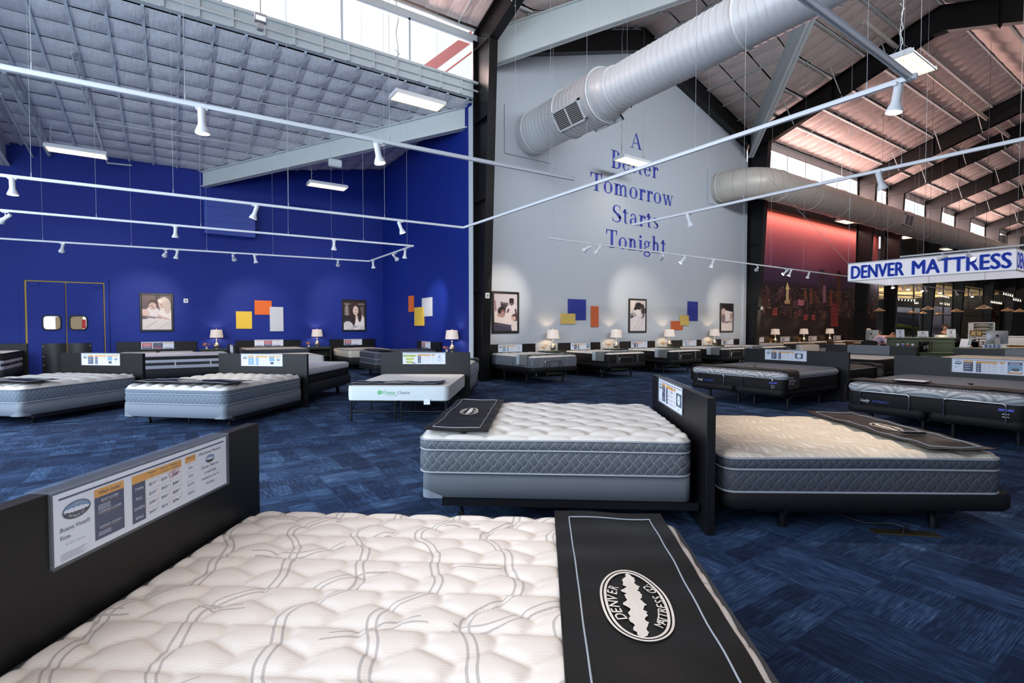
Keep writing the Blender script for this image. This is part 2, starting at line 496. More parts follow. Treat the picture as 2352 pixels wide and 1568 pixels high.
# pinstriped grey side
m, t, b = base('side_pinstripe', srgb(100, 104, 112), .8, 0, .2)
co = t.coords(); X, Y, Z = t.sep(co); s = t.m('ADD', X, Y)
w = t.noise(t.comb(t.m('MULTIPLY', s, 60.), t.m('MULTIPLY', Z, 1.5), 0.), 1., 3)
t.link(t.ramp(w, [(.35, srgb(70, 74, 82)), (.65, srgb(128, 132, 140))]), b.inputs['Base Color'])
# white side with diagonal ribs
m, t, b = base('side_ribbed', srgb(222, 230, 232), .7, 0, .2)
co = t.coords(); X, Y, Z = t.sep(co)
q = t.m('FRACT', t.m('DIVIDE', t.m('ADD', t.m('ADD', X, Y), Z), .032))
t.link(t.mix(t.m('LESS_THAN', q, .22), srgb(226, 232, 232), srgb(172, 190, 200)), b.inputs['Base Color'])
# black and white banded side
m, t, b = base('side_banded', srgb(60, 60, 66), .7, 0, .2)
co = t.coords(); X, Y, Z = t.sep(co)
a = t.m('GREATER_THAN', t.m('FRACT', t.m('DIVIDE', t.m('SUBTRACT', Z, .36), .155)), .48)
v = t.m('LESS_THAN', t.m('ABSOLUTE', t.m('SUBTRACT', t.m('FRACT', t.m('DIVIDE', t.m('ADD', X, Y), .8)), .5)), .02)
n = t.m('GREATER_THAN', t.noise(t.scale(co, 2, 2, 60), 2., 2), .5)
bl = t.mix(t.m('MULTIPLY', n, .3), srgb(44, 46, 52), srgb(90, 92, 98))
c = t.mix(a, bl, srgb(176, 178, 190)); c = t.mix(v, c, srgb(190, 192, 204))
t.link(t.mix(t.m('GREATER_THAN', Z, .66), c, srgb(40, 38, 40)), b.inputs['Base Color'])
# wave patterns (arcs)
def wavy(name, ca, cb, per=.42, n=9., rough=.65, sp=True):
    m, t, b = base(name, srgb(*ca), rough, 0, .25)
    co = t.coords(); X, Y, Z = t.sep(co)
    s = t.m('ADD', X, t.m('MULTIPLY', Z, .0)); 
    u = t.m('DIVIDE', t.m('ADD', X, Y) if not sp else X, per)
    vv = t.m('DIVIDE', t.m('ADD', Y, t.m('MULTIPLY', Z, 1.6)) if sp else t.m('MULTIPLY', Z, 1.6), per)
    fu = t.m('SUBTRACT', t.m('FRACT', u), .5); row = t.m('MODULO', t.m('ABSOLUTE', t.m('FLOOR', u)), 2.)
    fv = t.m('SUBTRACT', t.m('FRACT', t.m('ADD', vv, t.m('MULTIPLY', row, .5))), .5)
    d = t.m('SQRT', t.m('ADD', t.m('POWER', t.m('ADD', fu, t.m('MULTIPLY', fv, .3)), 2.), t.m('POWER', t.m('ADD', fv, .35), 2.)))
    w = t.m('MULTIPLY_ADD', t.m('SINE', t.m('MULTIPLY', d, 2*PI*n)), .5, .5)
    t.link(t.mix(w, srgb(*ca), srgb(*cb)), b.inputs['Base Color'])
    t.link(t.bump(w, .4, .004), b.inputs['Normal'])
wavy('band_wave', (188, 192, 196), (138, 142, 146), .52, 6., sp=False)
wavy('top_wave_grey', (126, 130, 138), (96, 100, 108), .5, 16.)
wavy('top_wave_char', (96, 92, 88), (60, 58, 58), .5, 14.)
wavy('top_arc_white', (206, 206, 214), (186, 188, 200), .34, 9.)
wavy('side_floral', (176, 182, 194), (112, 122, 146), .3, 3.5, sp=False)
# quilted top fabrics
def quilt_top(name, rgb, kind='plain', line=(170, 172, 176)):
    m, t, b = base(name, srgb(*rgb), .6, 0, .3)
    co = t.coords(); X, Y, Z = t.sep(co)
    c = srgb(*rgb); rib = t.m('MULTIPLY_ADD', t.m('SINE', t.m('MULTIPLY', t.m('ADD', X, t.m('MULTIPLY', Y, .35)), 620.)), .5, .5)
    h = t.m('MULTIPLY', rib, .25)
    if kind == 'swirl':
        def fam(P, Q, per, amp, fr, ph, gap, lw):
            wv = t.m('ADD', t.m('MULTIPLY', t.m('SINE', t.m('MULTIPLY_ADD', Q, fr, ph)), amp), t.m('MULTIPLY', t.m('SINE', t.m('MULTIPLY_ADD', Q, fr*2.3, ph*2)), amp*.35))
            # amplitude varies slowly so neighbouring curves bunch and part
            q = t.m('FRACT', t.m('DIVIDE', t.m('ADD', P, wv), per))
            return t.m('MAXIMUM', t.m('LESS_THAN', t.m('ABSOLUTE', t.m('SUBTRACT', q, .5-gap)), lw), t.m('LESS_THAN', t.m('ABSOLUTE', t.m('SUBTRACT', q, .5+gap)), lw))
        l1 = fam(Y, X, .30, .075, 8.5, 0., .05, .016)
        l2 = fam(t.m('ADD', X, t.m('MULTIPLY', Y, .4)), Y, .40, .06, 7., 1.2, .035, .010)
        msk = t.m('GREATER_THAN', t.noise(co, 4.5, 0), .5)
        l = t.m('MAXIMUM', l1, t.m('MULTIPLY', l2, msk))
        c = t.mix(t.m('MULTIPLY', l, .62), c, srgb(*line))
        h = t.m('SUBTRACT', h, t.m('MULTIPLY', l, .5))
    if kind == 'feather':
        u = t.m('DIVIDE', X, .36); v = t.m('DIVIDE', Y, .36)
        fu = t.m('SUBTRACT', t.m('FRACT', u), .5); fv = t.m('SUBTRACT', t.m('FRACT', t.m('ADD', v, t.m('MULTIPLY', t.m('FLOOR', u), .5))), .5)
        an = t.m('ARCTAN2', t.m('ADD', fv, .4), t.m('ADD', fu, .45)); rd = t.m('SQRT', t.m('ADD', t.m('POWER', t.m('ADD', fu, .45), 2.), t.m('POWER', t.m('ADD', fv, .4), 2.)))
        w = t.m('GREATER_THAN', t.m('SINE', t.m('ADD', t.m('MULTIPLY', an, 26.), t.m('MULTIPLY', rd, 14.))), .45)
        c = t.mix(t.m('MULTIPLY', w, .5), c, srgb(*line)); h = t.m('ADD', h, t.m('MULTIPLY', w, .5))
    cc = t.mix(t.m('MULTIPLY', t.m('SUBTRACT', 1., rib), .10), c, srgb(*[int(q*.7) for q in rgb])) 
    t.link(cc, b.inputs['Base Color'])
    t.link(t.bump(h, .3, .003), b.inputs['Normal'])
quilt_top('top_swirl', (226, 217, 208), 'swirl', (146, 142, 142))
quilt_top('top_white', (222, 216, 210)); quilt_top('top_cream', (208, 196, 178), 'feather', (240, 234, 222))
# ================================================================= BUILDING SHELL
YW = 12.5            # column line / grey wall plane
YB = 19.85           # back wall of the blue alcove
XS = 7.15             # side wall of the blue alcove
XC = [7.27, 20.85, 31.4, 35.2, 41.3, 47.1, 54.3, 60.6]     # steel frames
RY = 6.0             # ridge of the main roof
def nave(Y): return 9.8+.335*(YW-Y) if Y >= RY else 9.8+.335*(YW-RY)-.335*(RY-Y)
def cross(X): return 9.8+.335*min(X-XC[0], XC[1]-X)
def roof_h(X, Y):
    h = nave(Y)
    if XC[0] < X < XC[1] and Y > RY: h = max(h, cross(X))
    return h
def lean_h(X, Y):
    return max(6.7+.169*(YB-Y), 6.7+.185*(X-1.0)) if X > 1 else 6.7+.169*(YB-Y)
# floor
g = MB(); g.bb((-14, -9, -.1), (64, YB+.2, 0)); struct(g.build('floor', 'carpet'), 'blue patterned carpet tiles')
# blue walls
g = MB(); g.prism([(-9, 0), (XS+.2, 0), (XS+.2, 7.95), (1., 6.75), (-9, 6.75)], YB, YB+.15, 'Y'); struct(g.build('wall_back', 'wall_blue'))
g = MB(); g.prism([(YW+.25, 0), (YB, 0), (YB, 7.9), (YW+.25, 7.95)], XS, XS+.12, 'X'); struct(g.build('wall_alcove', 'wall_blue'))
g = MB(); g.bb((XS-.01, YW+.02, 0), (XS+.14, YW+.26, 7.75)); struct(g.build('trim_1', 'trim_white'), 'pale vertical edge trim of the blue wall')
g = MB()
for i in range(8): g.bb((-5.85, -1.2+i*2.4, 0), (-5.77, -1.12+i*2.4, 5.2))
for z in (0, .9, 5.1): g.bb((-5.85, -1.2, z), (-5.77, 15.7, z+.1))
struct(g.build('window_30', 'alu'), 'storefront glazing bars beside the viewpoint')
# grey gable wall
mid = (XC[0]+XC[1])/2
g = MB(); g.prism([(XC[0]-.05, 0), (XC[1]-.1, 0), (XC[1]-.1, 9.9), (mid, cross(mid)+.3), (XC[0]-.05, 9.9)], YW+.06, YW+.2, 'Y'); struct(g.build('wall_grey', 'wall_grey'))
g = MB(); g.bb((XC[1]-.32, YW-.02, 0), (XC[1]-.12, YW+.06, 8.6)); struct(g.build('trim_2', 'wall_grey'))
# wall behind the mural and upper wall above the glazing
g = MB(); g.bb((XC[1]-.1, 13.0, 0), (35.6, 13.15, 7.05)); g.bb((XC[1]-.1, 12.75, 6.95), (35.6, 13.15, 8.5)); struct(g.build('wall_north', 'dark_wall'))
g = MB(); g.bb((35.6, 12.75, 4.7), (64, 12.9, 8.5)); struct(g.build('wall_upper', 'dark_wall'))
g = MB(); g.bb((64, -9, 0), (64.2, 30, 10)); struct(g.build('wall_east', 'dark_wall'))
g = MB(); g.bb((.8, -1.3, 0), (64, -1.1, 8.2)); struct(g.build('wall_south_blocker', 'wall_grey'))  # unseen wall added to keep sky light off the right side
# ---- quilted insulation ceilings: puffed cells between straps
def puffed(name, x0, x1, y0, y1, sx, sy, hf, mat, n=5, amp=.07, inside=None, gapmat=None, jig=1.):
    g = MB(); g.smooth = True
    nx = max(1, round((x1-x0)/sx)); ny = max(1, round((y1-y0)/sy)); sx = (x1-x0)/nx; sy = (y1-y0)/ny
    rnd = random.Random(3)
    for i in range(nx):
        for j in range(ny):
            cx, cy = x0+(i+.5)*sx, y0+(j+.5)*sy
            if inside and not inside(cx, cy): continue
            a = amp*(.7+.6*rnd.random()); ph = rnd.random()*6; dy = (rnd.random()-.5)*.02*jig
            def fn(u, v):
                X = x0+(i+u)*sx; Y = y0+(j+.02+v*.96)*sy+dy
                w = (math.sin(PI*u)**.6)*(math.sin(PI*v)**.5) if 0 < u < 1 and 0 < v < 1 else 0
                return (X, Y, hf(X, Y)-a*w-.012*w*math.sin(9*u+7*v+ph))
            g.grid(fn, n, n, flip=True)
    return struct(g.build(name, mat))
def straps(name, lines, w, t, mat):
    g = MB()
    for a, b in lines:
        a = Vector(a); b = Vector(b); d = (b-a).normalized(); s = d.cross(UP).normalized()*w/2
        up = Vector((0, 0, t))
        vs = [a-s, a+s, b+s, b-s]; vs = [p-up for p in vs]+[p for p in vs]
        g.add(vs, [(3, 2, 1, 0), (4, 5, 6, 7), (0, 1, 5, 4), (1, 2, 6, 5), (2, 3, 7, 6), (3, 0, 4, 7)])
    return struct(g.build(name, mat))
# lean-to ceiling over the blue alcove
puffed('ceiling', -6.5, XS+.1, YW+.15, YB, .615, .62, lean_h, 'insulation', 5, .06)
g = MB(); g.grid(lambda u, v: (-6.5+u*14, YW+.1+v*7.4, lean_h(-6.5+u*14, YW+.1+v*7.4)+.05), 28, 14, flip=True); struct(g.build('ceiling_backing', 'black'))
ln = []
for i in range(0, 24):
    X = -6.5+i*.615
    if X > XS+.1: break
    if X <= 1: ln.append(((X, YB, lean_h(X, YB)-.0), (X, YW+.1, lean_h(X, YW+.1))))
    else:
        Yv = YB-1.095*(X-1.0)
        ln.append(((X, Yv, lean_h(X, Yv)), (X, YW+.1, lean_h(X, YW+.1))))
        ln.append(((X, YB, lean_h(X, YB)), (X, Yv, lean_h(X, Yv))))
straps('ceiling_strap', ln, .055, .03, 'trim_white')
# clerestory above the lean-to : fascia, sill, mullions, glass, head
S0, S1 = 8.36, 9.5
g = MB(); g.bb((-9, YW-.02, 7.93), (XC[0], YW+.12, S0)); g.bb((-9, YW-.1, S0-.06), (XC[0], YW+.14, S0)); 
for i in range(24): g.bb((-7.4+i*.615-.03, YW-.06, 7.93), (-7.4+i*.615+.03, YW-.02, S0-.04))
g.bb((-9, YW-.09, 8.08), (XC[0], YW-.05, 8.12)); struct(g.build('trim_3', 'beam_white'), 'white fascia below the clerestory')
g = MB(); g.bb((-9, YW-.04, S1), (XC[0], YW+.12, S1+.16)); struct(g.build('trim_4', 'beam_white'))
def clerestory(n, x0, x1, xs, mat='alu'):
    g = MB(); g.bb((x0, YW, S0), (x1, YW+.1, S0+.05)); g.bb((x0, YW, S1-.05), (x1, YW+.1, S1))
    for X in xs: g.bb((X-.03, YW, S0), (X+.03, YW+.1, S1))
    w = struct(g.build('window_%d' % n, 'trim_white'), 'clerestory window band')
    g = MB(); g.bb((x0, YW+.04, S0), (x1, YW+.045, S1)); g.build('pane', 'window_glass', w)
clerestory(1, -9, XC[0], [XC[0]-.03, at_Y(941, 100, YW).x, at_Y(785, 50, YW).x, 1.0, -.7, -2.5, -4.3, -6.2])
k = 2
for a, b, ms in ((XC[1], XC[2], [at_Y(u, 400, YW).x for u in (1808, 1850, 1888, 1923)]), (XC[2], XC[3], [33.]), (XC[3], XC[4], [38.4, 40.]), (XC[4], XC[5], [43.9, 45.6]), (XC[5], XC[6], [50., 52.]), (XC[6], XC[7], [57.])):
    clerestory(k, a, b, ms); k += 1
g = MB(); g.bb((XC[1], YW-.02, S1), (64, YW+.15, S1+.4)); struct(g.build('trim_5', 'beam_white'))
# main roof insulation
north = lambda x, y: (XC[0]-.01 > x or x > XC[1]) or (YW-y) > min(x-XC[0], XC[1]-x)
puffed('ceiling_nave', -9, 63, RY, YW-.1, .61, 1.08, roof_h, 'insulation_pinklit', 4, .05, inside=lambda x, y: x < XC[0]+6.7 or x > 14.3 or True)
puffed('ceiling_south', -9, 63, -3., RY, 1.22, 1.1, lambda x, y: nave(y), 'insulation_pinklit', 4, .05)
g = MB(); g.grid(lambda u, v: (-9+u*72, -3+v*15.6, roof_h(-9+u*72, -3+v*15.6)+.06), 144, 32, flip=True); struct(g.build('ceiling_backing', 'black'))
ln = []
for j in range(1, 7):          # purlins along the building
    Y = RY+j*1.08
    ln.append(((-9, Y, nave(Y)), (XC[0]+(YW-Y), Y, nave(Y)))); ln.append(((XC[1]-(YW-Y), Y, nave(Y)), (63, Y, nave(Y))))
for i in range(1, 7):          # purlins of the cross gable
    for X in (XC[0]+i*1.04, XC[1]-i*1.04):
        d = min(X-XC[0], XC[1]-X); ln.append(((X, YW, cross(X)), (X, YW-d, cross(X))))
for j in range(0, 8): ln.append(((-9, RY-j*1.1, nave(RY-j*1.1)), (63, RY-j*1.1, nave(RY-j*1.1))))
straps('purlin', ln, .07, .05, 'beam_white')
ln = []
for i in range(0, 30):
    X = -8+i*2.44
    for Y0, Y1 in ((RY, YW-.1),):
        if XC[0] < X < XC[1]:
            Y1 = max(RY, YW-min(X-XC[0], XC[1]-X))
        if Y1-Y0 > .2: ln.append(((X, Y0, nave(Y0)-.02), (X, Y1, nave(Y1)-.02)))
straps('ceiling_rod', ln, .03, .03, 'beam_white')
# ---- black steel frames
def frame(X, n):
    c = MB(); w = .13
    def I(poly_in, poly_out):     # two matching polylines (Y,Z): inner flange and outer flange
        web = poly_out+poly_in[::-1]
        c.prism(web, X-.012, X+.012, 'X')
        for pl, s in ((poly_in, 1), (poly_out, -1)):
            for a, b in zip(pl[:-1], pl[1:]):
                d = Vector((b[0]-a[0], b[1]-a[1])).normalized(); nrm = Vector((-d.y, d.x))*.015
                q = [(a[0]+nrm.x, a[1]+nrm.y), (b[0]+nrm.x, b[1]+nrm.y), (b[0]-nrm.x, b[1]-nrm.y), (a[0]-nrm.x, a[1]-nrm.y)]
                c.prism(q, X-w, X+w, 'X')
    I([(12.08, 0), (11.62, 9.2)], [(YW-.02, 0), (YW-.02, 9.7)])
    for z in (2.5, 5.0, 7.2, 9.2): c.bb((X-w, 12.08-.05*z, z), (X+w, YW, z+.015))
    o = struct(c.build('column_%d' % n, 'steel_black'), 'tapered black steel column')
    c = MB()
    zi = lambda Y: 9.2+(11.62-min(Y, 12-Y))*0 
    inn = [(11.62, 9.2), (RY+.18, 11.02), (RY-.18, 11.02), (.38, 9.2)]; out = [(YW, 9.68), (RY, 11.88), (RY, 11.88), (-.5, 9.68)]
    web = [out[0], out[1], out[3]]+inn[::-1]
    c.prism(web, X-.012, X+.012, 'X')
    for pl in (inn,):
        for a, b in zip(pl[:-1], pl[1:]):
            d = Vector((b[0]-a[0], b[1]-a[1])).normalized(); nrm = Vector((-d.y, d.x))*.015
            c.prism([(a[0]+nrm.x, a[1]+nrm.y), (b[0]+nrm.x, b[1]+nrm.y), (b[0]-nrm.x, b[1]-nrm.y), (a[0]-nrm.x, a[1]-nrm.y)], X-w, X+w, 'X')
    for a, b in ((out[0], out[1]), (out[1], out[3])):
        c.prism([(a[0], a[1]), (b[0], b[1]), (b[0], b[1]-.03), (a[0], a[1]-.03)], X-w, X+w, 'X')
    for Y in (9.2, 7.2, 4.6, 2.6): c.bb((X-w, Y-.01, 9.2+(11.62-max(Y, 12-Y))*.335*.95), (X+w, Y+.01, nave(Y)-.1))
    struct(c.build('beam_%d' % n, 'steel_black'), 'black steel rafter')
    c = MB(); c.prism([(.38, 9.2), (-.08, 0), (-.5, 0), (-.5, 9.7)], X-.013, X+.013, 'X'); c.prism([(-.1, 0), (-.07, 0), (.39, 9.2), (.36, 9.2)], X-w, X+w, 'X'); struct(c.build('column_%d' % (n+20), 'steel_black'))
    # white diagonal flange braces from the rafter up to the purlins
    c = MB()
    for Y in (10.6, 8.9, 7.4):
        zb = 9.2+(11.62-Y)*.335*.96
        for s in (-1, 1): c.cyl((X, Y, zb), (X+s*.85, Y+.05, nave(Y)-.05), .018, seg=6)
    struct(c.build('trim_%d' % (20+n), 'beam_white'), 'pale diagonal braces')
for i, X in enumerate(XC): frame(X, i+1)
# gable rafters in the plane of the grey wall
c = MB()
for s in (1, -1):
    Xa = XC[0] if s == 1 else XC[1]
    def P(t, dz): X = Xa+s*t*(mid-XC[0]); return (X, 9.72+t*(cross(mid)-9.8)+dz)
    q = [P(0, -.62), P(1, -.72), P(1, 0), P(0, 0)]
    c.prism(q, YW-.12, YW-.1, 'Y')
    q = [P(0, -.65), P(1, -.75), P(1, -.71), P(0, -.61)]; c.prism(q, YW-.24, YW+.04, 'Y')
struct(c.build('beam_21', 'steel_black'), 'black gable rafters over the grey wall')
# valley beams (pale box girders)
def girder(a, b, depth0, depth1, w, mat, name, lab):
    a = Vector(a); b = Vector(b); d = (b-a); d.z = 0; d.normalize(); s = Vector((-d.y, d.x, 0))
    c = MB()
    def pr(off, ww, za, zb, zc, zd):
        vs = []
        for sg in (-1, 1):
            o = s*(off+sg*ww/2)
            vs += [a+o+UP*za, b+o+UP*zb, b+o+UP*zd, a+o+UP*zc]
        c.add(vs, [(0, 1, 2, 3), (7, 6, 5, 4), (0, 4, 5, 1), (1, 5, 6, 2), (2, 6, 7, 3), (3, 7, 4, 0)])
    pr(0, .03, -depth0, -depth1, 0, 0); pr(0, w, -depth0, -depth1, -depth0+.03, -depth1+.03); pr(0, w, -.03, -.03, 0, 0)
    return struct(c.build(name, mat), lab)
girder((XC[0]+.15, YW-.15, 9.72), (mid, RY, 11.85), .98, .85, .22, 'beam_white', 'beam_22', 'pale valley girder rising from the near black column')
girder((XC[1]-.15, YW-.15, 9.72), (mid, RY, 11.85), .98, .85, .22, 'beam_white', 'beam_23', 'pale valley girder rising from the far black column')
girder((1.0, YB-.02, 6.66), (XS+.1, YW+.4, 7.86), .5, .62, .2, 'beam_white', 'beam_24', 'white valley beam under the alcove ceiling')
girder((-3.75, YB-.02, 6.66), (-3.75, YW+.1, 7.86), .62, .7, .2, 'beam_white', 'beam_25', 'white rafter at the left of the alcove ceiling')
# red roof edge outside the high window
c = MB(); a = at_Y(985, 170, 16.); b = at_Y(1100, 85, 16.)
d = (b-a).normalized(); p = a-d*1.; q = b+d*2
c.add([p, p+Vector((0, 0, .42)), q+Vector((0, 0, .42)), q, p+Vector((0, .3, 0)), p+Vector((0, .3, .42)), q+Vector((0, .3, .42)), q+Vector((0, .3, 0))], [(0, 1, 2, 3), (7, 6, 5, 4), (0, 4, 5, 1), (1, 5, 6, 2), (2, 6, 7, 3), (3, 7, 4, 0)])
c.cyl(p+Vector((0, 0, -.35)), q+Vector((0, 0, -.35)), .03, seg=6)
struct(c.build('roof_exterior', 'red_beam'), 'red roof edge seen outside the high window')

# ---- swing doors in the blue wall
dx0, dx1 = at_Y(57, 700, YB).x, at_Y(241, 700, YB).x; dh = 2.86; dm = (dx0+dx1)/2
g = MB(); g.bb((dx0-.1, YB-.05, 0), (dx0, YB, dh+.1)); g.bb((dx1, YB-.05, 0), (dx1+.1, YB, dh+.1)); g.bb((dx0, YB-.05, dh), (dx1, YB, dh+.1))
g.m = 1; g.bb((dx0, YB-.012, .0), (dx0+.05, YB-.004, dh)); g.bb((dx1-.03, YB-.012, 0), (dx1, YB-.004, dh)); g.bb((dx0+.05, YB-.013, dh-.035), (dx1-.03, YB-.003, dh)); g.bb((dm-.02, YB-.012, .0), (dm+.02, YB-.004, dh))
struct(g.build('door_frame', ['wall_blue', 'tan_panel']), 'blue frame of the double swing door')
for n, (a, b) in enumerate(((dx0+.05, dm-.012), (dm+.012, dx1-.03))):
    g = MB(); g.bbox((a, YB-.065, .02), (b, YB-.02, dh-.04), .01)
    D = struct(g.build('door_%d' % (n+1), 'wall_blue'), ('left' if n == 0 else 'right')+' leaf of the blue swing doors')
    wc = at_Y(120 if n == 0 else 181, 741, YB).x; wz = at_Y(150, 741, YB).z
    g = MB()
    out = [(.2*math.copysign(abs(math.cos(t))**.45, math.cos(t)), .21*math.copysign(abs(math.sin(t))**.45, math.sin(t))) for t in [2*PI*i/40 for i in range(40)]]
    g.tube([(wc+x, YB-.07, wz+z) for x, z in out], .02, 6, closed=True); g.build('window_gasket', 'door_rubber', D)
    g = MB(); g.m = 0; g.poly([(wc+x, YB-.068, wz+z) for x, z in out]); 
    g.m = 1
    if n == 0: g.bb((wc+.08, YB-.07, wz-.19), (wc+.18, YB-.069, wz+.17))
    else: g.bb((wc-.18, YB-.07, wz-.19), (wc+.1, YB-.069, wz+.19)); g.m = 2; g.bb((wc+.08, YB-.071, wz-.17), (wc+.17, YB-.07, wz+.1))
    g.build('window_pane', ['screen_white', 'roof_tan', 'red'], D)
    g = MB(); g.smooth = True
    x0, x1 = (a+.3, b) if n == 0 else (a, b-.3)
    g.grid(lambda u, v: (x0+(x1-x0)*u, YB-.075-.05*math.sin(PI*u), .05+.98*v), 10, 1, flip=False)
    g.smooth = False
    for zz in (.15, .4, .65, .95):
        g.m = 1; xx = x0+.03 if n == 0 else x1-.03; g.bb((xx-.01, YB-.1, zz-.01), (xx+.01, YB-.07, zz+.01))
    g.build('kick_plate', ['door_rubber', 'white_plastic'], D)
    g = MB(); xx = a+.17 if n == 0 else b-.17; g.bb((xx-.1, YB-.09, dh-.16), (xx+.1, YB-.06, dh-.07)); g.build('hinge_box', 'wall_blue', D)
# blue louvre box high on the wall
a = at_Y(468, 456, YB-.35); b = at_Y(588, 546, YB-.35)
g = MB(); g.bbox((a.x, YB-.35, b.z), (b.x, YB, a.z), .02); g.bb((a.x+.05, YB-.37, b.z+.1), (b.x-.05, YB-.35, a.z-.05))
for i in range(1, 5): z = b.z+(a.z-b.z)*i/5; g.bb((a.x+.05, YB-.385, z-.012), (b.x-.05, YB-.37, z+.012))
o = tag(g.build('wall_unit', 'unit_blue_lit'), 'large blue box-shaped unit mounted high on the blue wall', 'wall unit')
# thermostats / switches
def smallbox(name, label, cat, p, d, mat='white_plastic'):
    t = thing(name, label, cat, p); g = MB(); g.bbox((-d[0]/2, -d[1], -d[2]/2), (d[0]/2, 0, d[2]/2), .008); g.build('housing', mat, t)
    g = MB(); g.bbox((-d[0]*.2, -d[1]-.01, -d[2]*.2), (d[0]*.2, -d[1], d[2]*.2), .004); g.build('dial', 'ink_grey', t); return t
smallbox('thermostat', 'small cream wall control right of the mother and child picture', 'thermostat', at_Y(427, 690.5, YB), (.13, .04, .14), 'paper')
smallbox('switch_box', 'small white switch box on the near black column', 'switch', (7.27, 12.0, at_d(1114, 680, 14.3).z), (.14, .06, .16))
smallbox('switch_box', 'small white box on the black column beside the city mural', 'switch', (20.9, 11.9, at_d(1738, 708, 21.8).z), (.12, .06, .14))
# ================================================================= BEDS
def outline(W, L, r, n=7, seg=10, off=0.):
    """rounded rectangle loop, x in [-W/2,W/2], y in [0,L] (counter-clockwise), points spread evenly"""
    pts = []; hw = W/2+off; y0, y1 = -off, L+off; r = max(.01, r+off)
    cs_ = [((hw-r, y1-r), 0), ((-hw+r, y1-r), PI/2), ((-hw+r, y0+r), PI), ((hw-r, y0+r), 3*PI/2)]
    for k, ((cx, cy), a0) in enumerate(cs_):
        arc = [(cx+r*math.cos(a0+PI/2*i/n), cy+r*math.sin(a0+PI/2*i/n)) for i in range(n+1)]
        pts += arc
        nx = cs_[(k+1) % 4]; b = (nx[0][0]+r*math.cos(nx[1]), nx[0][1]+r*math.sin(nx[1])); a = arc[-1]
        for i in range(1, seg): pts.append((a[0]+(b[0]-a[0])*i/seg, a[1]+(b[1]-a[1])*i/seg))
    return pts
def lattice(X, Y, ax, ay):
    u = X/ax; v = Y/ay; ds = []
    r0 = np.floor(v)
    for dr in (-1, 0, 1, 2):
        r = r0+dr; o = np.mod(r, 2)*.5; c0 = np.floor(u-o)
        for dc in (-1, 0, 1, 2):
            ds.append(np.hypot((u-o-c0-dc)*1., (v-r)*.9))
    ds = np.sort(np.stack(ds), 0); return ds[0], ds[1]
def quilt_h(X, Y, q):
    kind, ax, ay, amp = q
    if kind == 'none': return np.zeros_like(X)
    d1, d2 = lattice(X+.013, Y, ax, ay)
    if kind == 'hexs':
        d1, d2 = lattice(Y+.010*np.sin(X*2*PI/ay)+.05, X+.012*np.sin(Y*2*PI/ax*1.)+.02, ax, ay)
        e = (d2-d1)/2; return amp*(1-np.exp(-e/.13))
    if kind == 'hex':
        # wavy seams
        d1, d2 = lattice(X+.010*np.sin(Y*2*PI/ay*1.), Y+.010*np.sin(X*2*PI/ax*2), ax, ay)
        e = (d2-d1)/2; return amp*(1-np.exp(-e/.11))
    if kind == 'tuft': return -amp*np.exp(-(d1/.2)**2)+.003*np.sin(X*40)*np.sin(Y*33)
    if kind == 'roll':
        return amp*np.abs(np.sin(PI*X/ax+.4))**.7*(.45+.55*np.abs(np.sin(PI*Y/ay+.5*np.floor(X/ax+.13)))**.6)
    return np.zeros_like(X)
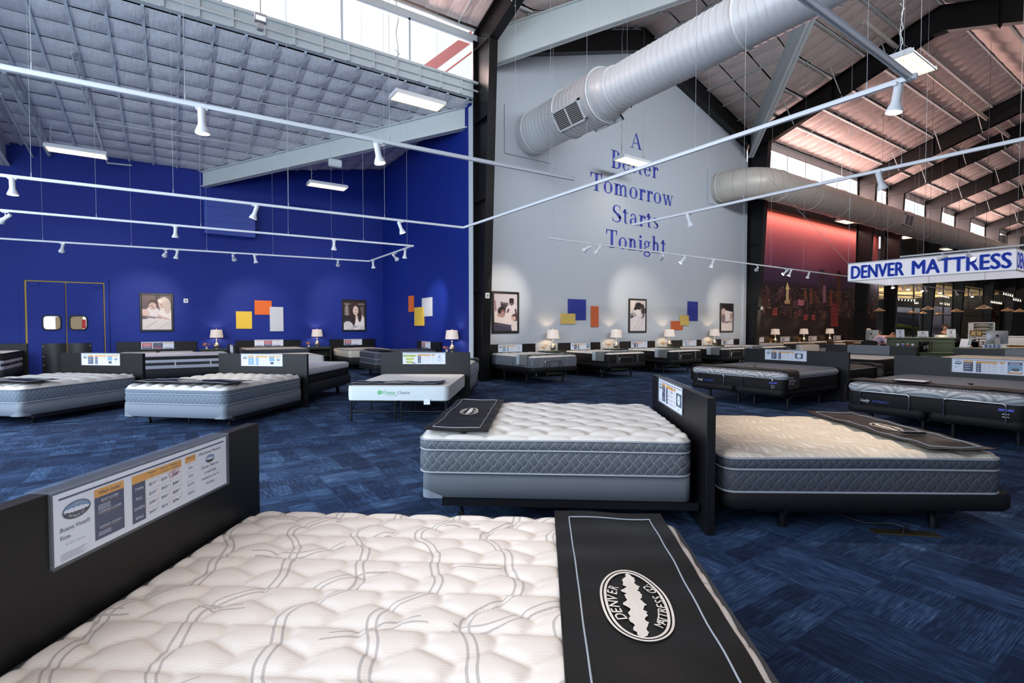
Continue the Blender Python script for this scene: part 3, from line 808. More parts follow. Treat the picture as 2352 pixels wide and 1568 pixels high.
def mattress(parent, W, L, z0, z1, side, top, q=('none', 1, 1, 0), r=.1, pipes=(0., 1.), pm='piping_grey', crown=.02, y0=.05, res=90, redge=.03, bulge=.012, pr=.009, wob=0.):
    g = MB(); g.smooth = True; N = None
    lv = sorted(set([0.]+[p for p in pipes]+[1.])); prof = []
    for a, b in zip(lv[:-1], lv[1:]):
        for k in range(5): t = k/5; prof.append((a+(b-a)*t, bulge*math.sin(PI*t)**.7 if 0 < t < 1 else 0))
    prof.append((1., 0.))
    rings = []
    for t, of in prof:
        o = outline(W, L, r, 7, 14, of); rings.append([(x, y+y0, z0+(z1-z0)*t+wob*math.sin(3.1*(x+y)+t*2)*t) for x, y in o])
    n = len(rings[0])
    vs = [p for rg in rings for p in rg]; fs = []
    for i in range(len(rings)-1):
        for k in range(n): l = (k+1) % n; fs.append((i*n+k, i*n+l, (i+1)*n+l, (i+1)*n+k))
    g.m = 0; g.add(vs, fs); g.smooth = False; g.add(rings[0], [tuple(range(n-1, -1, -1))]); g.smooth = True
    # top
    nx = int(res*W/2)+2; ny = int(res*L/2)+2
    S, T = np.meshgrid(np.linspace(-W/2, W/2, nx+1), np.linspace(0, L, ny+1))
    X = S.copy(); Y = T.copy()
    dx = np.abs(S)-(W/2-r); dy = np.where(T < L/2, r-T, T-(L-r))
    m = (dx > 0) & (dy > 0); mx = np.maximum(dx, dy); hy = np.hypot(dx, dy)+1e-9; fac = np.where(m, mx/hy, 1)
    X = np.where(m, np.sign(S)*(W/2-r+dx*fac), S); Y = np.where(m, np.where(T < L/2, r-dy*fac, L-r+dy*fac), T)
    e = np.minimum(W/2-np.abs(S), np.minimum(T, L-T)); e = np.clip(e/redge, 0, 1)
    edge = np.sqrt(1-(1-e)**2)
    e2 = np.clip(np.minimum(W/2-np.abs(S), np.minimum(T, L-T))/.35, 0, 1)
    Z = z1+wob*np.sin(3.1*(X+Y)+2)*(1-e2)+edge*(crown*.6+quilt_h(X, Y, q))+crown*.4*(1-(1-e2)**2)
    vs = np.stack([X, Y+y0, Z], -1).reshape(-1, 3).tolist(); w = nx+1
    g.m = 1; g.add(vs, [(j*w+i, j*w+i+1, (j+1)*w+i+1, (j+1)*w+i) for j in range(ny) for i in range(nx)])
    o = g.build('mattress', [side, top], parent)
    p = MB()
    for t in pipes:
        ol = outline(W, L, r, 7, 14, .004); p.tube([(x, y+y0, z0+(z1-z0)*t+(.004 if t == 0 else 0)+wob*math.sin(3.1*(x+y)+t*2)*t) for x, y in ol], pr, 6, closed=True)
    if pipes: p.build('piping', pm, o)
    return o
def boxspring(parent, W, L, z0, z1, mat, y0=.05, r=.06, guards=True):
    g = MB(); g.smooth = True
    rings = []
    for t, of in ((0, -.01), (.03, 0), (.5, .004), (.96, 0), (1, -.012)):
        rings.append([(x, y+y0, z0+(z1-z0)*t) for x, y in outline(W, L, r, 6, 4, of)])
    n = len(rings[0]); vs = [p for rg in rings for p in rg]
    g.add(vs, [(i*n+k, i*n+(k+1) % n, (i+1)*n+(k+1) % n, (i+1)*n+k) for i in range(4) for k in range(n)])
    g.smooth = False; g.add(rings[0], [tuple(range(n-1, -1, -1))]); g.add(rings[-1], [tuple(range(n))])
    o = g.build('box_spring', mat, parent)
    if guards:
        for sx in (-1, 1):
            c = MB(); r2 = r+.004
            pts = [(sx*(W/2+.004), L+y0-.16), (sx*(W/2+.004), L+y0-r2)]+[(sx*(W/2-r2+.004+r2*math.cos(a)), L+y0-r2+.004+r2*math.sin(a)) for a in [PI/2*i/5 for i in range(6)]]+[(sx*(W/2-.16), L+y0+.004)]
            hs = [.015]+[.05]+[.06]*6+[.015]
            vs = [(x, y, z0-.004) for x, y in pts]+[(x, y, z0+h) for (x, y), h in zip(pts, hs)]
            m_ = len(pts); c.add(vs, [(i, i+1, m_+i+1, m_+i) for i in range(m_-1)]); c.build('corner_guard', 'box_light', o)
    return o
def headboard(parent, w, h, t=.064, mat='headboard_wood', y=0.):
    g = MB(); g.bbox((-w/2, y-t, 0.01), (w/2, y, h), .002)
    return g.build('headboard', mat, parent)
def leg(parent, x, y, z, r=.02, square=False, caster=False, mat='metal_black'):
    g = MB()
    if square: g.bbox((x-r, y-r, .0), (x+r, y+r, z), .003)
    else: g.cyl((x, y, .045 if caster else 0), (x, y, z), r*(.6 if caster else 1.), r, seg=12)
    o = g.build('leg', mat, parent)
    if caster:
        g = MB(); g.cyl((x-.015, y, .026), (x+.015, y, .026), .026, seg=12); g.build('caster', 'caster', o)
def steel_frame(parent, W, L, z, y0=.05, casters=True, inset=.22):
    g = MB()
    for s in (-1, 1): g.bb((s*(W/2-.005)-.018, y0-.03, z-.055), (s*(W/2-.005)+.018, y0+L-.15, z-.002))
    for y in (inset+.1, L*.5, L-.25): g.bb((-W/2+.03, y0+y-.02, z-.06), (W/2-.03, y0+y+.02, z-.03))
    g.build('bed_frame', 'metal_black', parent)
    for s in (-1, 1):
        for y in (.35, L-.27): leg(parent, s*(W/2-.16), y0+y, z-.05, .022, caster=casters)
    leg(parent, 0, y0+L-.27, z-.05, .015, caster=False)
def adj_base(parent, W, L, z0, z1, y0=.05, split=False, legz=.3, lx=None):
    """upholstered adjustable base: deck, steel under-frame, cylindrical legs, mattress retainer bars"""
    halves = [(-W/2, W/2)] if not split else [(-W/2, -.008), (.008, W/2)]
    for a, b in halves:
        w = b-a; e = bpy.data.objects
        g = MB(); g.smooth = True; rings = []
        for t, of in ((0, -.03), (.25, 0), (.8, 0), (1, -.015)):
            rings.append([(x+(a+b)/2, y+y0, z0+(z1-z0)*t) for x, y in outline(w, L+.03, .1, 5, 3, of)])
        n = len(rings[0]); g.add([p for rg in rings for p in rg], [(i*n+k, i*n+(k+1) % n, (i+1)*n+(k+1) % n, (i+1)*n+k) for i in range(3) for k in range(n)])
        g.smooth = False; g.add(rings[0], [tuple(range(n-1, -1, -1))]); g.add(rings[-1], [tuple(range(n))])
        g.build('base_deck', 'black_fabric', parent)
        g = MB(); gz = z0-.06
        for y in (.5, L-.45): g.bbox((a+.1, y0+y-.02, gz), (b-.1, y0+y+.02, gz+.04), .004)
        for x in (a+.16, b-.16): g.bbox((x-.02, y0+.3, gz+.0), (x+.02, y0+L-.3, gz+.05), .004)
        for x in (a+.1, b-.1): g.bb((x-.025, y0+L-.49, gz-.01), (x+.025, y0+L-.41, gz+.05))
        g.build('bed_frame', 'metal_black', parent)
        for x in (a+.16, b-.16):
            for y in (.5, L-.45): leg(parent, x, y0+y, gz, .03)
    return z0
def retainer(parent, xc, y, z, w=.5, h=.17):
    g = MB(); r = .035; pts = [(xc-w/2, y, z-h)]
    pts += [(xc-w/2+r-r*math.cos(a), y, z-r+r*math.sin(a)) for a in [PI/2*i/5 for i in range(6)]]
    pts += [(xc+w/2-r+r*math.sin(a), y, z-r+r*math.cos(a)) for a in [PI/2*i/5 for i in range(6)]]
    pts += [(xc+w/2, y, z-h)]
    g.tube(pts, .009, 8); g.build('retainer_bar', 'chrome', parent)
def bed_empty(label, p, foot, group=None, name='display_bed'):
    """p = world point on the floor at the headboard's front face centre, foot = world direction head->foot"""
    rz = math.atan2(-foot.x, foot.y)
    return thing(name, label, 'bed', (p.x, p.y, 0), rz, group)

# ---------------------------------------------------------------- emblem: oval, ridge, lettering
def emblem(mb, a, b, mapf, mi=(0, 0, 0), sky=None, rings=True, txt=True, z=.0015, seg=56, mount=True):
    """a,b = half axes. mapf(x,y,z)->point. local x right, y up"""
    def ell(k, t, rx=1.): return (a*k*math.cos(t), b*(1-(1-k)*a/b)*math.sin(t))
    rnd = random.Random(11)
    if sky is not None:
        mb.m = sky[0]; vs = [mapf(0, 0, z*.4)]+[mapf(*ell(.97, 2*PI*i/seg), z*.4) for i in range(seg)]
        mb.add(vs, [(0, 1+i, 1+(i+1) % seg) for i in range(seg)])
        mb.m = sky[1]; top = [(a*.97*math.cos(PI-t)*1., -b*.12+.1*b*math.sin(9*t)) for t in [PI*i/24 for i in range(25)]]
        low = [ell(.97, -PI+PI*i/24) for i in range(25)]
        vs = [mapf(x*.985, y, z*.7) for x, y in top]+[mapf(x, y, z*.7) for x, y in low]
        mb.add(vs, [(25+i, 26+i, 1+i, i) for i in range(24)])
    mb.m = mi[0]
    if rings:
        for k0, k1 in ((1., .965), (.94, .90)) if sky is None else ((1., .95),):
            vs = [mapf(*ell(k, 2*PI*i/seg), z) for k in (k0, k1) for i in range(seg)]
            mb.add(vs, [(i, (i+1) % seg, seg+(i+1) % seg, seg+i) for i in range(seg)])
    # mountain range band, jagged above, tree line below
    mb.m = mi[1]; n = 40; up = []; dn = []
    for i in range(n+1):
        t = i/n; x = a*.9*(2*t-1); env = math.sin(PI*min(1, max(0, t)))**.35
        pk = .11*abs(math.sin(t*PI*5.3))+.09*abs(math.sin(t*PI*9.1+1))+.05*rnd.random()
        tr = .10*abs(math.sin(t*PI*7.+.4))+(.10 if i % 2 else 0)*rnd.random()+.02
        c = b*(.12-.16*t)
        up.append((x, c+b*(.06+pk*1.15)*env)); dn.append((x, c-b*(.16+tr)*env))
    vs = [mapf(x, y, z) for x, y in up]+[mapf(x, y, z) for x, y in dn]
    mb.add(vs, [(n+1+i, n+2+i, i+1, i) for i in range(n)])
    if txt:
        mb.m = mi[2]
        def arc(s, kk, t0, t1, h, top):
            L = len(s)
            for i, ch in enumerate(s):
                if ch == ' ': continue
                t = t0+(t1-t0)*(i+.5)/L
                x, y = a*kk*math.cos(t), b*kk*math.sin(t)
                tx, ty = -a*math.sin(t), b*math.cos(t)
                if top: tx, ty = -tx, -ty
                l = math.hypot(tx, ty); tx /= l; ty /= l
                def mf(px, py, pz): return mapf(x+px*tx-(py)*ty, y+px*ty+(py)*tx, z)
                text(mb, ch, 0, -h/2, h, align='C', bold=.02, mapf=mf, shear=.15)
        arc('DENVER', .66, PI*.73, PI*.27, b*.3, True)
        arc('MATTRESS CO.', .70, PI*1.2, PI*1.8, b*.27, False)
# ---------------------------------------------------------------- bed runners (foot protectors)
def runner(p, rz, W, L, ztop, y0, wd, style, label, hang=(0., 0.), group='bed runners', lift=.012, logo=None, xr=None, seed=1, skew=0.):
    """cloth across the foot end: y0..y0+wd measured from head, lies on ztop, hangs over both sides"""
    t = thing('bed_runner', label, 'bed runner', (p.x, p.y, ztop), rz, group)
    rnd = random.Random(seed); ph = [rnd.random()*6 for _ in range(4)]
    xa, xb = (-W/2, W/2) if xr is None else xr
    def surf(s, y, dz=0.):
        """s = distance along the cloth across the bed, y along the bed"""
        wr = .004*math.sin(9*s+5*y+ph[0])+.003*math.sin(17*y-8*s+ph[1])+.003*math.sin(23*s+ph[2])
        yy = y+skew*s
        ex = 0.; x = s; z = lift+wr
        if s > W/2-.0 and hang[1] > 0: ex = s-W/2; x = W/2+.034+.008*math.sin(14*y+ph[3]); z = lift-ex
        elif s < -W/2 and hang[0] > 0: ex = -W/2-s; x = -W/2-.034-.008*math.sin(14*y+ph[3]); z = lift-ex
        elif abs(abs(s)-W/2) < .04 and ((s > 0 and hang[1] > 0) or (s < 0 and hang[0] > 0)): z = lift+.0
        # roll over the foot edge
        over = yy-(L+.05)
        if over > 0: yy = L+.05+min(over, .012); z -= max(0, over-.01)
        if over > -.03: z -= .006
        if ex > 0: x += math.copysign(dz, x); return (x, yy, z)
        return (x, yy, z+dz)
    s0, s1 = xa-hang[0], xb+hang[1]
    n = 64; m = 14
    def layer(name, mat, a0, a1, b0, b1, dz, th, lab=None, par=t):
        g = MB(); g.smooth = True
        g.grid(lambda u, v: surf(s0+(s1-s0)*(a0+(a1-a0)*u), y0+wd*(b0+(b1-b0)*v), dz), n, m)
        # thin hem so the cloth has thickness
        ed = []
        for (u0, v0, u1, v1) in ((0, 0, 1, 0), (1, 0, 1, 1), (1, 1, 0, 1), (0, 1, 0, 0)):
            for i in range(24): ed.append(surf(s0+(s1-s0)*(a0+(a1-a0)*(u0+(u1-u0)*i/24)), y0+wd*(b0+(b1-b0)*(v0+(v1-v0)*i/24)), dz-.003))
        g.tube(ed, .004, 5, closed=True)
        return g.build(name, mat, par, lab)
    if style == 'leather':
        c = layer('cloth', 'leather_black', 0, 1, 0, 1, 0, .004)
        g = MB(); ins = .055; iu = ins/(s1-s0)*1.3; iv = ins/wd*1.2; ed = []
        for (u0, v0, u1, v1) in ((iu, iv, 1-iu, iv), (1-iu, iv, 1-iu, 1-iv), (1-iu, 1-iv, iu, 1-iv), (iu, 1-iv, iu, iv)):
            for i in range(30): ed.append(surf(s0+(s1-s0)*(u0+(u1-u0)*i/30), y0+wd*(v0+(v1-v0)*i/30), .003))
        g.tube(ed, .0035, 5, closed=True); g.build('piping', 'piping_grey', t)
        if logo:
            a, cy = logo; g = MB()
            emblem(g, a, a*.52, lambda x, y, z: surf((xa+xb)/2-x, y0+wd*.52-y+cy, .003+z))
            g.build('emblem', 'embroid', t, 'embroidered oval mountain emblem')
    elif style == 'wool':
        layer('cloth', 'runner_grey', 0, 1, .3, 1, 0, .004)
        layer('border_band', 'runner_pale', 0, 1, 0, .3, 0, .004)
    elif style == 'brown':
        c = layer('cloth', 'runner_brown', 0, 1, 0, 1, 0, .004)
        g = MB()
        side = 1 if hang[1] > hang[0] or hang[1] == hang[0] else -1
        for sd in (-1, 1):
            for i, w in enumerate(('PROUD', 'SUPPORTER', 'OF YOU')):
                def mf(px, py, pz):
                    dn = .14+i*.055-py
                    return surf(sd*(W/2+dn), y0+.06+(px if sd > 0 else .32-px), .004)
                text(g, w, 0, 0, .034, mapf=mf)
        g.build('lettering', 'paper', t)
    return t
# ---------------------------------------------------------------- acrylic price sign hooked on a headboard
def price_sign(p, rz, hb_h, xoff, label, detail=0, w=.876, h=.24, kinds=('info', 'table', 'why'), t=.064, group='price signs on headboards', emb=True, accent='navy', name='price_sign'):
    """p/rz like the bed; xoff shifts along the headboard; sheets face +y"""
    r = thing(name, label, 'sign', (p.x, p.y, hb_h), rz, group)
    g = MB(); e = .004
    g.bb((-w/2+xoff, e+.008, -h), (w/2+xoff, e+.011, .004)); g.bb((-w/2+xoff, e, -h+.004), (w/2+xoff, e+.002, .004))
    g.bb((-w/2+xoff, -t-.008, .002), (w/2+xoff, e+.011, .006)); g.bb((-w/2+xoff, -t-.008, -.05), (w/2+xoff, -t-.005, .006))
    g.build('acrylic_holder', 'acrylic', r)
    if not kinds: return r
    g = MB(); L = Vector((xoff, 0, 0)); M = plane_M((xoff, e+.0035, -h), (-1, 0, 0), (0, 0, 1), (0, 1, 0))
    mats = ['paper', 'ink', accent, 'card_orange', 'logo_sky', 'ink_grey', 'red', 'card_blue', 'highlight', 'black', 'green_logo']
    n = len(kinds); sw = .28; gap = .004; x0 = -w/2+.02; 
    def rect(m, x, y, a, b, z=.0006): g.m = m; g.add([(x, y, z), (x+a, y, z), (x+a, y+b, z), (x, y+b, z)], [(0, 1, 2, 3)], M)
    def T(s, x, y, hh, m=1, **k): g.m = m; text(g, s, x, y, hh, M=M, z=.0018, **k)
    rect(0, -w/2+.012, .008, w-.024, h-.016, 0.)
    rect(2, -w/2+.03, h-.03, w-.06, .006)
    for i, kd in enumerate(kinds):
        X = x0+i*(sw+.001)
        def mp(cx, cy): return lambda x, y, z: M @ Vector((X+cx+x, cy+y, .0008+z))
        if kd == 'info':
            emblem(g, .05, .028, mp(.07, .165), mi=(9, 0, 0), sky=(4, 9), txt=detail > 0, z=.0009, seg=28)
            if detail:
                T('Buena Vista\u00ae' if detail == 2 else 'Firm', X+.012, .108, .014); T('Firm' if detail == 2 else '', X+.012, .082, .014) if detail == 2 else None
                T('By Denver Mattress', X+.03, .062, .006, 5)
                for q in range(5): rect(5, X+.012, .036-q*.005, .09-.01*(q % 3), .0016)
            else:
                rect(5, X+.02, .1, .06, .006); rect(5, X+.02, .08, .04, .005)
            rect(2, X+.135, .03, .12, .165); rect(3, X+.135, .175, .12, .028, .0009)
            if detail:
                T("What's Inside?", X+.195, .183, .013, 1, align='C', w=.09); T('QUILT LAYERS', X+.195, .158, .008, 0, align='C'); T('COMFORT LAYERS', X+.195, .118, .008, 0, align='C'); T('SUPPORT SYSTEM', X+.195, .066, .008, 0, align='C')
                for y in (.154, .114, .062): rect(3, X+.16, y, .07, .0008, .0012)
                for y in (.145, .14, .135, .13, .052, .047, .042): rect(0, X+.148, y, .05, .0015, .0012)
            else:
                for y in (.15, .11, .07): rect(0, X+.15, y, .07, .006, .0012); rect(5, X+.15, y-.012, .05, .003, .0012)
        elif kd == 'table':
            rect(3, X+.01, .172, .255, .03, .0009); rect(2, X+.01, .025, .062, .147)
            rows = ('TWIN', 'FULL', 'QUEEN', 'KING')
            pr = (('$219', '$309', '$389'), ('$259', '$409', '$499'), ('$299', '$459', '$559'), ('$429', '$624', '$794'))
            for q in range(4):
                y = .148-q*.036
                if detail:
                    T(rows[q], X+.041, y-.004, .011, 0, align='C')
                    for c in range(3): T(pr[q][c], X+.105+c*.062, y-.004, .0115, 1, align='C', bold=.02 if c == 2 else 0); T('99', X+.125+c*.062, y+.003, .005, 1)
                else:
                    rect(0, X+.02, y, .035, .008, .0012)
                    for c in range(3): rect(5, X+.09+c*.062, y, .032, .006, .0012)
                for c in range(3) if q else (): pass
                rect(3, X+.074, y+.019, .19, .0008, .0012)
            for c in range(4): rect(3, X+.074+c*.062, .025, .0008, .147, .0012)
            if detail:
                for c, w_ in enumerate((('Mattress', 'Only'), ('Mattress', 'w/ Value Pack'), ('Mattress Set', 'w/ Value Pack'))): T(w_[0], X+.105+c*.062, .19, .008, 1, align='C'); T(w_[1], X+.105+c*.062, .178, .006, 1, align='C')
            g.m = 6; cx, cy = X+.222, .158
            Mr = M @ Matrix.Translation((cx, cy, .002)) @ Matrix.Rotation(.3, 4, 'Z')
            for a, b, c, d in ((-.026, -.012, .052, .0015), (-.026, .011, .052, .0015), (-.026, -.012, .0015, .024), (.0245, -.012, .0015, .024)): g.add([(a, b, 0), (a+c, b, 0), (a+c, b+d, 0), (a, b+d, 0)], [(0, 1, 2, 3)], Mr)
            if detail: text(g, 'MOST', 0, .001, .007, M=Mr, align='C', bold=.02); text(g, 'POPULAR', 0, -.009, .007, M=Mr, align='C', bold=.02)
        elif kd in ('why', 'photo', 'seal'):
            rect(3, X+.006, .175, .064, .027, .0009)
            if detail: T('Mattress &', X+.038, .19, .008, 1, align='C')
            for q, s in enumerate(('N/A', 'N/A', '$1759', '$3024')):
                y = .15-q*.036
                if detail: T(s, X+.038, y-.004, .011, 1, align='C')
                else: rect(5, X+.02, y, .034, .006, .0012)
                rect(3, X+.006, y+.018, .064, .0008, .0012)
            if kd == 'why':
                emblem(g, .03, .017, mp(.165, .158), mi=(9, 0, 0), sky=(4, 9), txt=False, z=.0009, seg=24)
                if detail:
                    T('Why Denver Mattress?', X+.165, .186, .011, 1, align='C', bold=.01, w=.15)
                    for q, s in enumerate(('Denver Mattress', 'is nationally', 'ranked as one of', 'the best.')): T(s, X+.165, .122-q*.025, .0125, 2, align='C')
                else:
                    for q in range(4): rect(5, X+.11+.008*(q % 2), .12-q*.02, .11-.016*(q % 2), .005)
            elif kd == 'photo':
                rect(2, X+.1, .165, .165, .038); rect(0, X+.12, .188, .12, .005, .0012); rect(0, X+.13, .174, .1, .005, .0012)
                rect(7, X+.1, .05, .165, .112); rect(3, X+.1, .025, .165, .025)
                g.m = 9; g.add([(X+.14+.05*math.cos(t)+.05, .09+.022*math.sin(t), .0016) for t in [2*PI*i/14 for i in range(14)]], [tuple(range(14))], M)
                g.m = 0; g.add([(X+.12, .05, .0013), (X+.25, .05, .0013), (X+.26, .085, .0013), (X+.15, .08, .0013)], [(0, 1, 2, 3)], M)
            else:
                rect(2, X+.095, .06, .17, .115)
                for rr, mm, zz in ((.048, 10, .0012), (.042, 0, .0015)): g.m = mm; g.add([(X+.18+rr*math.cos(t), .117+rr*math.sin(t), zz) for t in [2*PI*i/24 for i in range(24)]], [tuple(range(24))], M)
                rect(5, X+.155, .115, .05, .006, .002); rect(5, X+.15, .03, .05, .008)
        elif kd == 'logo':
            rect(3, X+.01, .18, .25, .022, .0009); rect(7, X+.01, .1, .11, .08); rect(5, X+.03, .04, .08, .05)
            g.m = 9; g.add([(X+.07+.035*math.cos(t), .065+.02*math.sin(t), .0016) for t in [2*PI*i/14 for i in range(14)]], [tuple(range(14))], M)
            emblem(g, .045, .024, mp(.2, .135), mi=(9, 0, 0), sky=(4, 9), txt=False, z=.0009, seg=24)
            for q in range(2): rect(5, X+.15+.008*q, .08-q*.03, .1-.016*q, .006)
        elif kd == 'red':
            rect(2, X+.01, .015, .26, .19); rect(6, X+.015, .08, .25, .115, .0009)
            for q in range(3): rect(0, X+.04, .16-q*.05, .2, .012, .0014)
        elif kd == 'special':
            rect(2, X+.01, .015, .26, .19)
            T("MANAGER'S", X+.14, .155, .03, 0, align='C', bold=.03, w=.24); T('SPECIAL', X+.14, .105, .03, 0, align='C', bold=.03, w=.18); rect(6, X+.03, .04, .22, .035, .0012)
        elif kd == 'plain':
            rect(3, X+.012, .18, .25, .015, .0009); rect(3, X+.1, .1, .07, .01); rect(2, X+.02, .02, .23, .02)
        elif kd == 'stock':
            for q, s in enumerate(('TEMPORARILY', 'OUT OF', 'STOCK')):
                T(s, X+.13, .155-q*.062, .032, 2, align='C', bold=.025); rect(8, X+.13-(.125, .075, .07)[q], .147-q*.062, (.25, .15, .14)[q], .046, .0009)
            emblem(g, .035, .015, mp(.22, .03), mi=(9, 0, 0), sky=(4, 9), txt=False, z=.0009, seg=20)
    g.build('paper_insert', mats, r)
    return r
# ================================================================= THE BEDS IN PLACE
GB = 'display beds'
HB = 1.005
def rzof(f): return math.atan2(-f.x, f.y)
# --- foreground bed
fF = heading(93.5); pF = cw(-1.41, 1.79)
B = bed_empty('large cream quilted mattress in the foreground with swirling grey stitching', pF, fF, GB)
headboard(B, 1.8, HB)
mattress(B, 1.66, 2.13, .30, .535, 'side_grey', 'top_swirl', ('hexs', .215, .115, .022), r=.1, pipes=(0., 1.), pm='piping_dark', res=170, crown=.02, pr=.014, y0=.022)
boxspring(B, 1.64, 2.1, .14, .30, 'box_grey'); steel_frame(B, 1.6, 2.1, .14)
runner(pF, rzof(fF), 1.66, 2.13, .580, 1.58, .52, 'leather', 'wide black runner with oval emblem across the nearest mattress', logo=(.225, -.02), lift=.008, seed=3)
price_sign(pF, rzof(fF), HB, -.18, 'nearest price sign, on the foreground headboard, with readable price table', 2, name='price_sign')
# --- middle bed and its neighbour on the shared headboard
fM = heading(273.5); pM = cw(1.46, 4.53)
B = bed_empty('grey-sided mattress set with white tufted top in the centre', pM, fM, GB)
headboard(B, 1.82, HB)
mattress(B, 1.62, 2.06, .40, .655, 'side_grey', 'white_knit', ('hexs', .32, .165, .036), pipes=(0., .70, 1.), res=110, wob=.003, pr=.008, y0=.07, crown=.03)
boxspring(B, 1.6, 2.04, .205, .398, 'box_grey', y0=.07); steel_frame(B, 1.6, 2.05, .205)
runner(pM, rzof(fM), 1.62, 2.06, .722, 1.6, .5, 'leather', 'black runner with upside-down emblem on the central white tufted mattress', logo=(.16, .0), lift=.012, seed=5)
price_sign(pM, rzof(fM), HB, .14, 'price sign seen edgewise on the tall headboard in the centre', 1, kinds=('info', 'table', 'seal'))
fR = heading(91.3); pR = cw(1.56, 4.50)
B = bed_empty('cream feather-stitched mattress on a black upholstered base right of the central headboard', pR, fR, GB)
mattress(B, 1.62, 2.03, .30, .555, 'side_dark', 'top_cream', ('tuft', .30, .36, .03), pipes=(0., .68, 1.), res=80, wob=.004, y0=.02, crown=.05)
adj_base(B, 1.66, 2.08, .17, .30, y0=.02)
runner(pR, rzof(fR), 1.62, 2.03, .618, 1.5, .5, 'leather', 'dark runner carrying a remote control on the cream mattress at right', logo=(.17, 0.), lift=.012, seed=8, hang=(0., 0.))
rc = pR+fR*1.75+heading(183.5)*.35
g = MB(); g.bbox((-.09, -.02, 0), (.09, .02, .018), .006); g.m = 1
for i in range(8): g.bb((-.075+i*.02, -.012, .018), (-.065+i*.02, .012, .0205))
o = tag(g.build('remote_control', ['black_plastic', 'ink_grey']), 'black remote control on the dark runner at right', 'remote control'); o.location = (rc.x, rc.y, .645); o.rotation_euler = (0, 0, rzof(fR)+1.45)
# --- two grey sets at left
for (cx, cz, W, lab, rl, sl, q, lg, sd) in (
    (-7.98, 9.79, 1.75, 'grey-sided mattress set cut by the left edge of the picture', 'black runner on the bed at the far left edge', 'white price sign on the leftmost freestanding headboard', ('roll', .24, .3, .055), .2, 11),
    (-4.754, 9.588, 1.72, 'light blue-grey mattress set with rolled white top, second freestanding bed from the left', 'black runner with emblem on the second freestanding bed from the left', 'pale blue price sign on the second freestanding headboard from the left', ('roll', .24, .3, .055), .2, 12)):
    f = heading(188.8); p = cw(cx, cz)
    B = bed_empty(lab, p, f, GB); headboard(B, 1.84, HB)
    first = cx < -7
    mattress(B, W, 2.02, .36, .57 if not first else .56, 'side_light', 'white_knit', q, pipes=(0., 1.) if first else (0., .72, 1.), res=60, pm='piping_grey', y0=.07, crown=.03)
    boxspring(B, W, 2.02, .16, .36, 'box_light', y0=.07); steel_frame(B, W, 2.0, .16)
    runner(p, rzof(f), W, 2.02, .657, 1.5, .5, 'leather', rl, logo=(lg, 0), seed=sd, lift=.02)
    price_sign(p, rzof(f), HB, .0, sl, 0, kinds=('info', 'table', 'logo'), accent='navy' if first else 'card_blue')
# white folded card hanging on the first bed foot
# --- memory foam bed behind the second headboard
f = heading(4.5); p = cw(-4.735, 9.73)
B = bed_empty('violet-grey patterned mattress on a black box behind the second freestanding headboard', p, f, GB)
mattress(B, 1.6, 2.03, .42, .58, 'black_fabric', 'top_arc_white', ('none', 1, 1, 0), pipes=(), res=30, y0=.03); 
mattress(B, 1.6, 2.03, .581, .70, 'top_arc_white', 'top_arc_white', ('none', 1, 1, 0), pipes=(0.,), pm='piping_dark', res=30, y0=.03, redge=.05).name = 'mattress_topper'
boxspring(B, 1.64, 2.08, .2, .42, 'box_dark', y0=.03, guards=False)
for s in (-1, 1):
    for y in (.4, 1.85): leg(B, s*.6, y, .2, .03, square=True)
# --- white ribbed mattress on metal platform
f = heading(182.); p = cw(-1.74, 10.1)
B = bed_empty('white ribbed mattress on an open black metal platform frame', p, f, GB); headboard(B, 1.8, HB)
mattress(B, 1.62, 2.05, .35, .575, 'side_ribbed', 'mat_white', ('none', 1, 1, 0), r=.09, pipes=(), res=24, redge=.05, y0=.07, crown=.012, bulge=.006)
g = MB()
for s in (-1, 1):
    for a, b in ((.03, .76),):
        for y in (.1, 1.05, 2.08): 
            g.cyl((s*.03, y, .335), (s*.78, y, .335), .014, seg=8); 
            for x in (.05, .76): g.cyl((s*x, y, 0), (s*x, y, .335), .014, seg=8)
            g.cyl((s*.05, y, .17), (s*.76, y, .17), .009, seg=8)
        for x in (.05, .76): g.cyl((s*x, .1, .335), (s*x, 2.08, .335), .014, seg=8); g.cyl((s*x, 2.08, .17), (s*x, 1.75, .33), .008, seg=6)
g.bb((-.77, .1, .34), (.77, 2.08, .349))
g.build('platform_frame', 'metal_black', B)
# print on the foot
g = MB(); Mp = plane_M((0, 2.05+.07+.012, .36), (-1, 0, 0), (0, 0, 1), (0, 1, 0))
g.m = 0; text(g, 'Green', -.23, .095, .055, M=Mp, bold=.0, shear=.25); g.add([(-.31, .08, 0), (-.255, .1, 0), (-.245, .14, 0), (-.3, .155, 0), (-.325, .12, 0)], [(0, 1, 2, 3, 4)], Mp)
g.m = 1; text(g, 'Choice', 0., .095, .05, M=Mp)
g.m = 0; text(g, 'LUMBAR MATTRESSES', -.19, .07, .014, M=Mp)
g.build('logo_print', ['green_logo', 'ink_grey'], B)
g = MB(); g.bb((-.52, 2.132, .29), (-.42, 2.137, .38)); g.build('care_tag', 'paper', B)
runner(p, rzof(f), 1.62, 2.05, .595, 1.62, .42, 'leather', 'black runner with emblem lying askew on the white ribbed mattress', logo=(.2, 0), seed=15, xr=(-.68, .86), lift=.014, skew=.03)
price_sign(p, rzof(f), HB, .02, 'price sign with yellow out of stock notice', 0, kinds=('stock', 'table', 'why'))
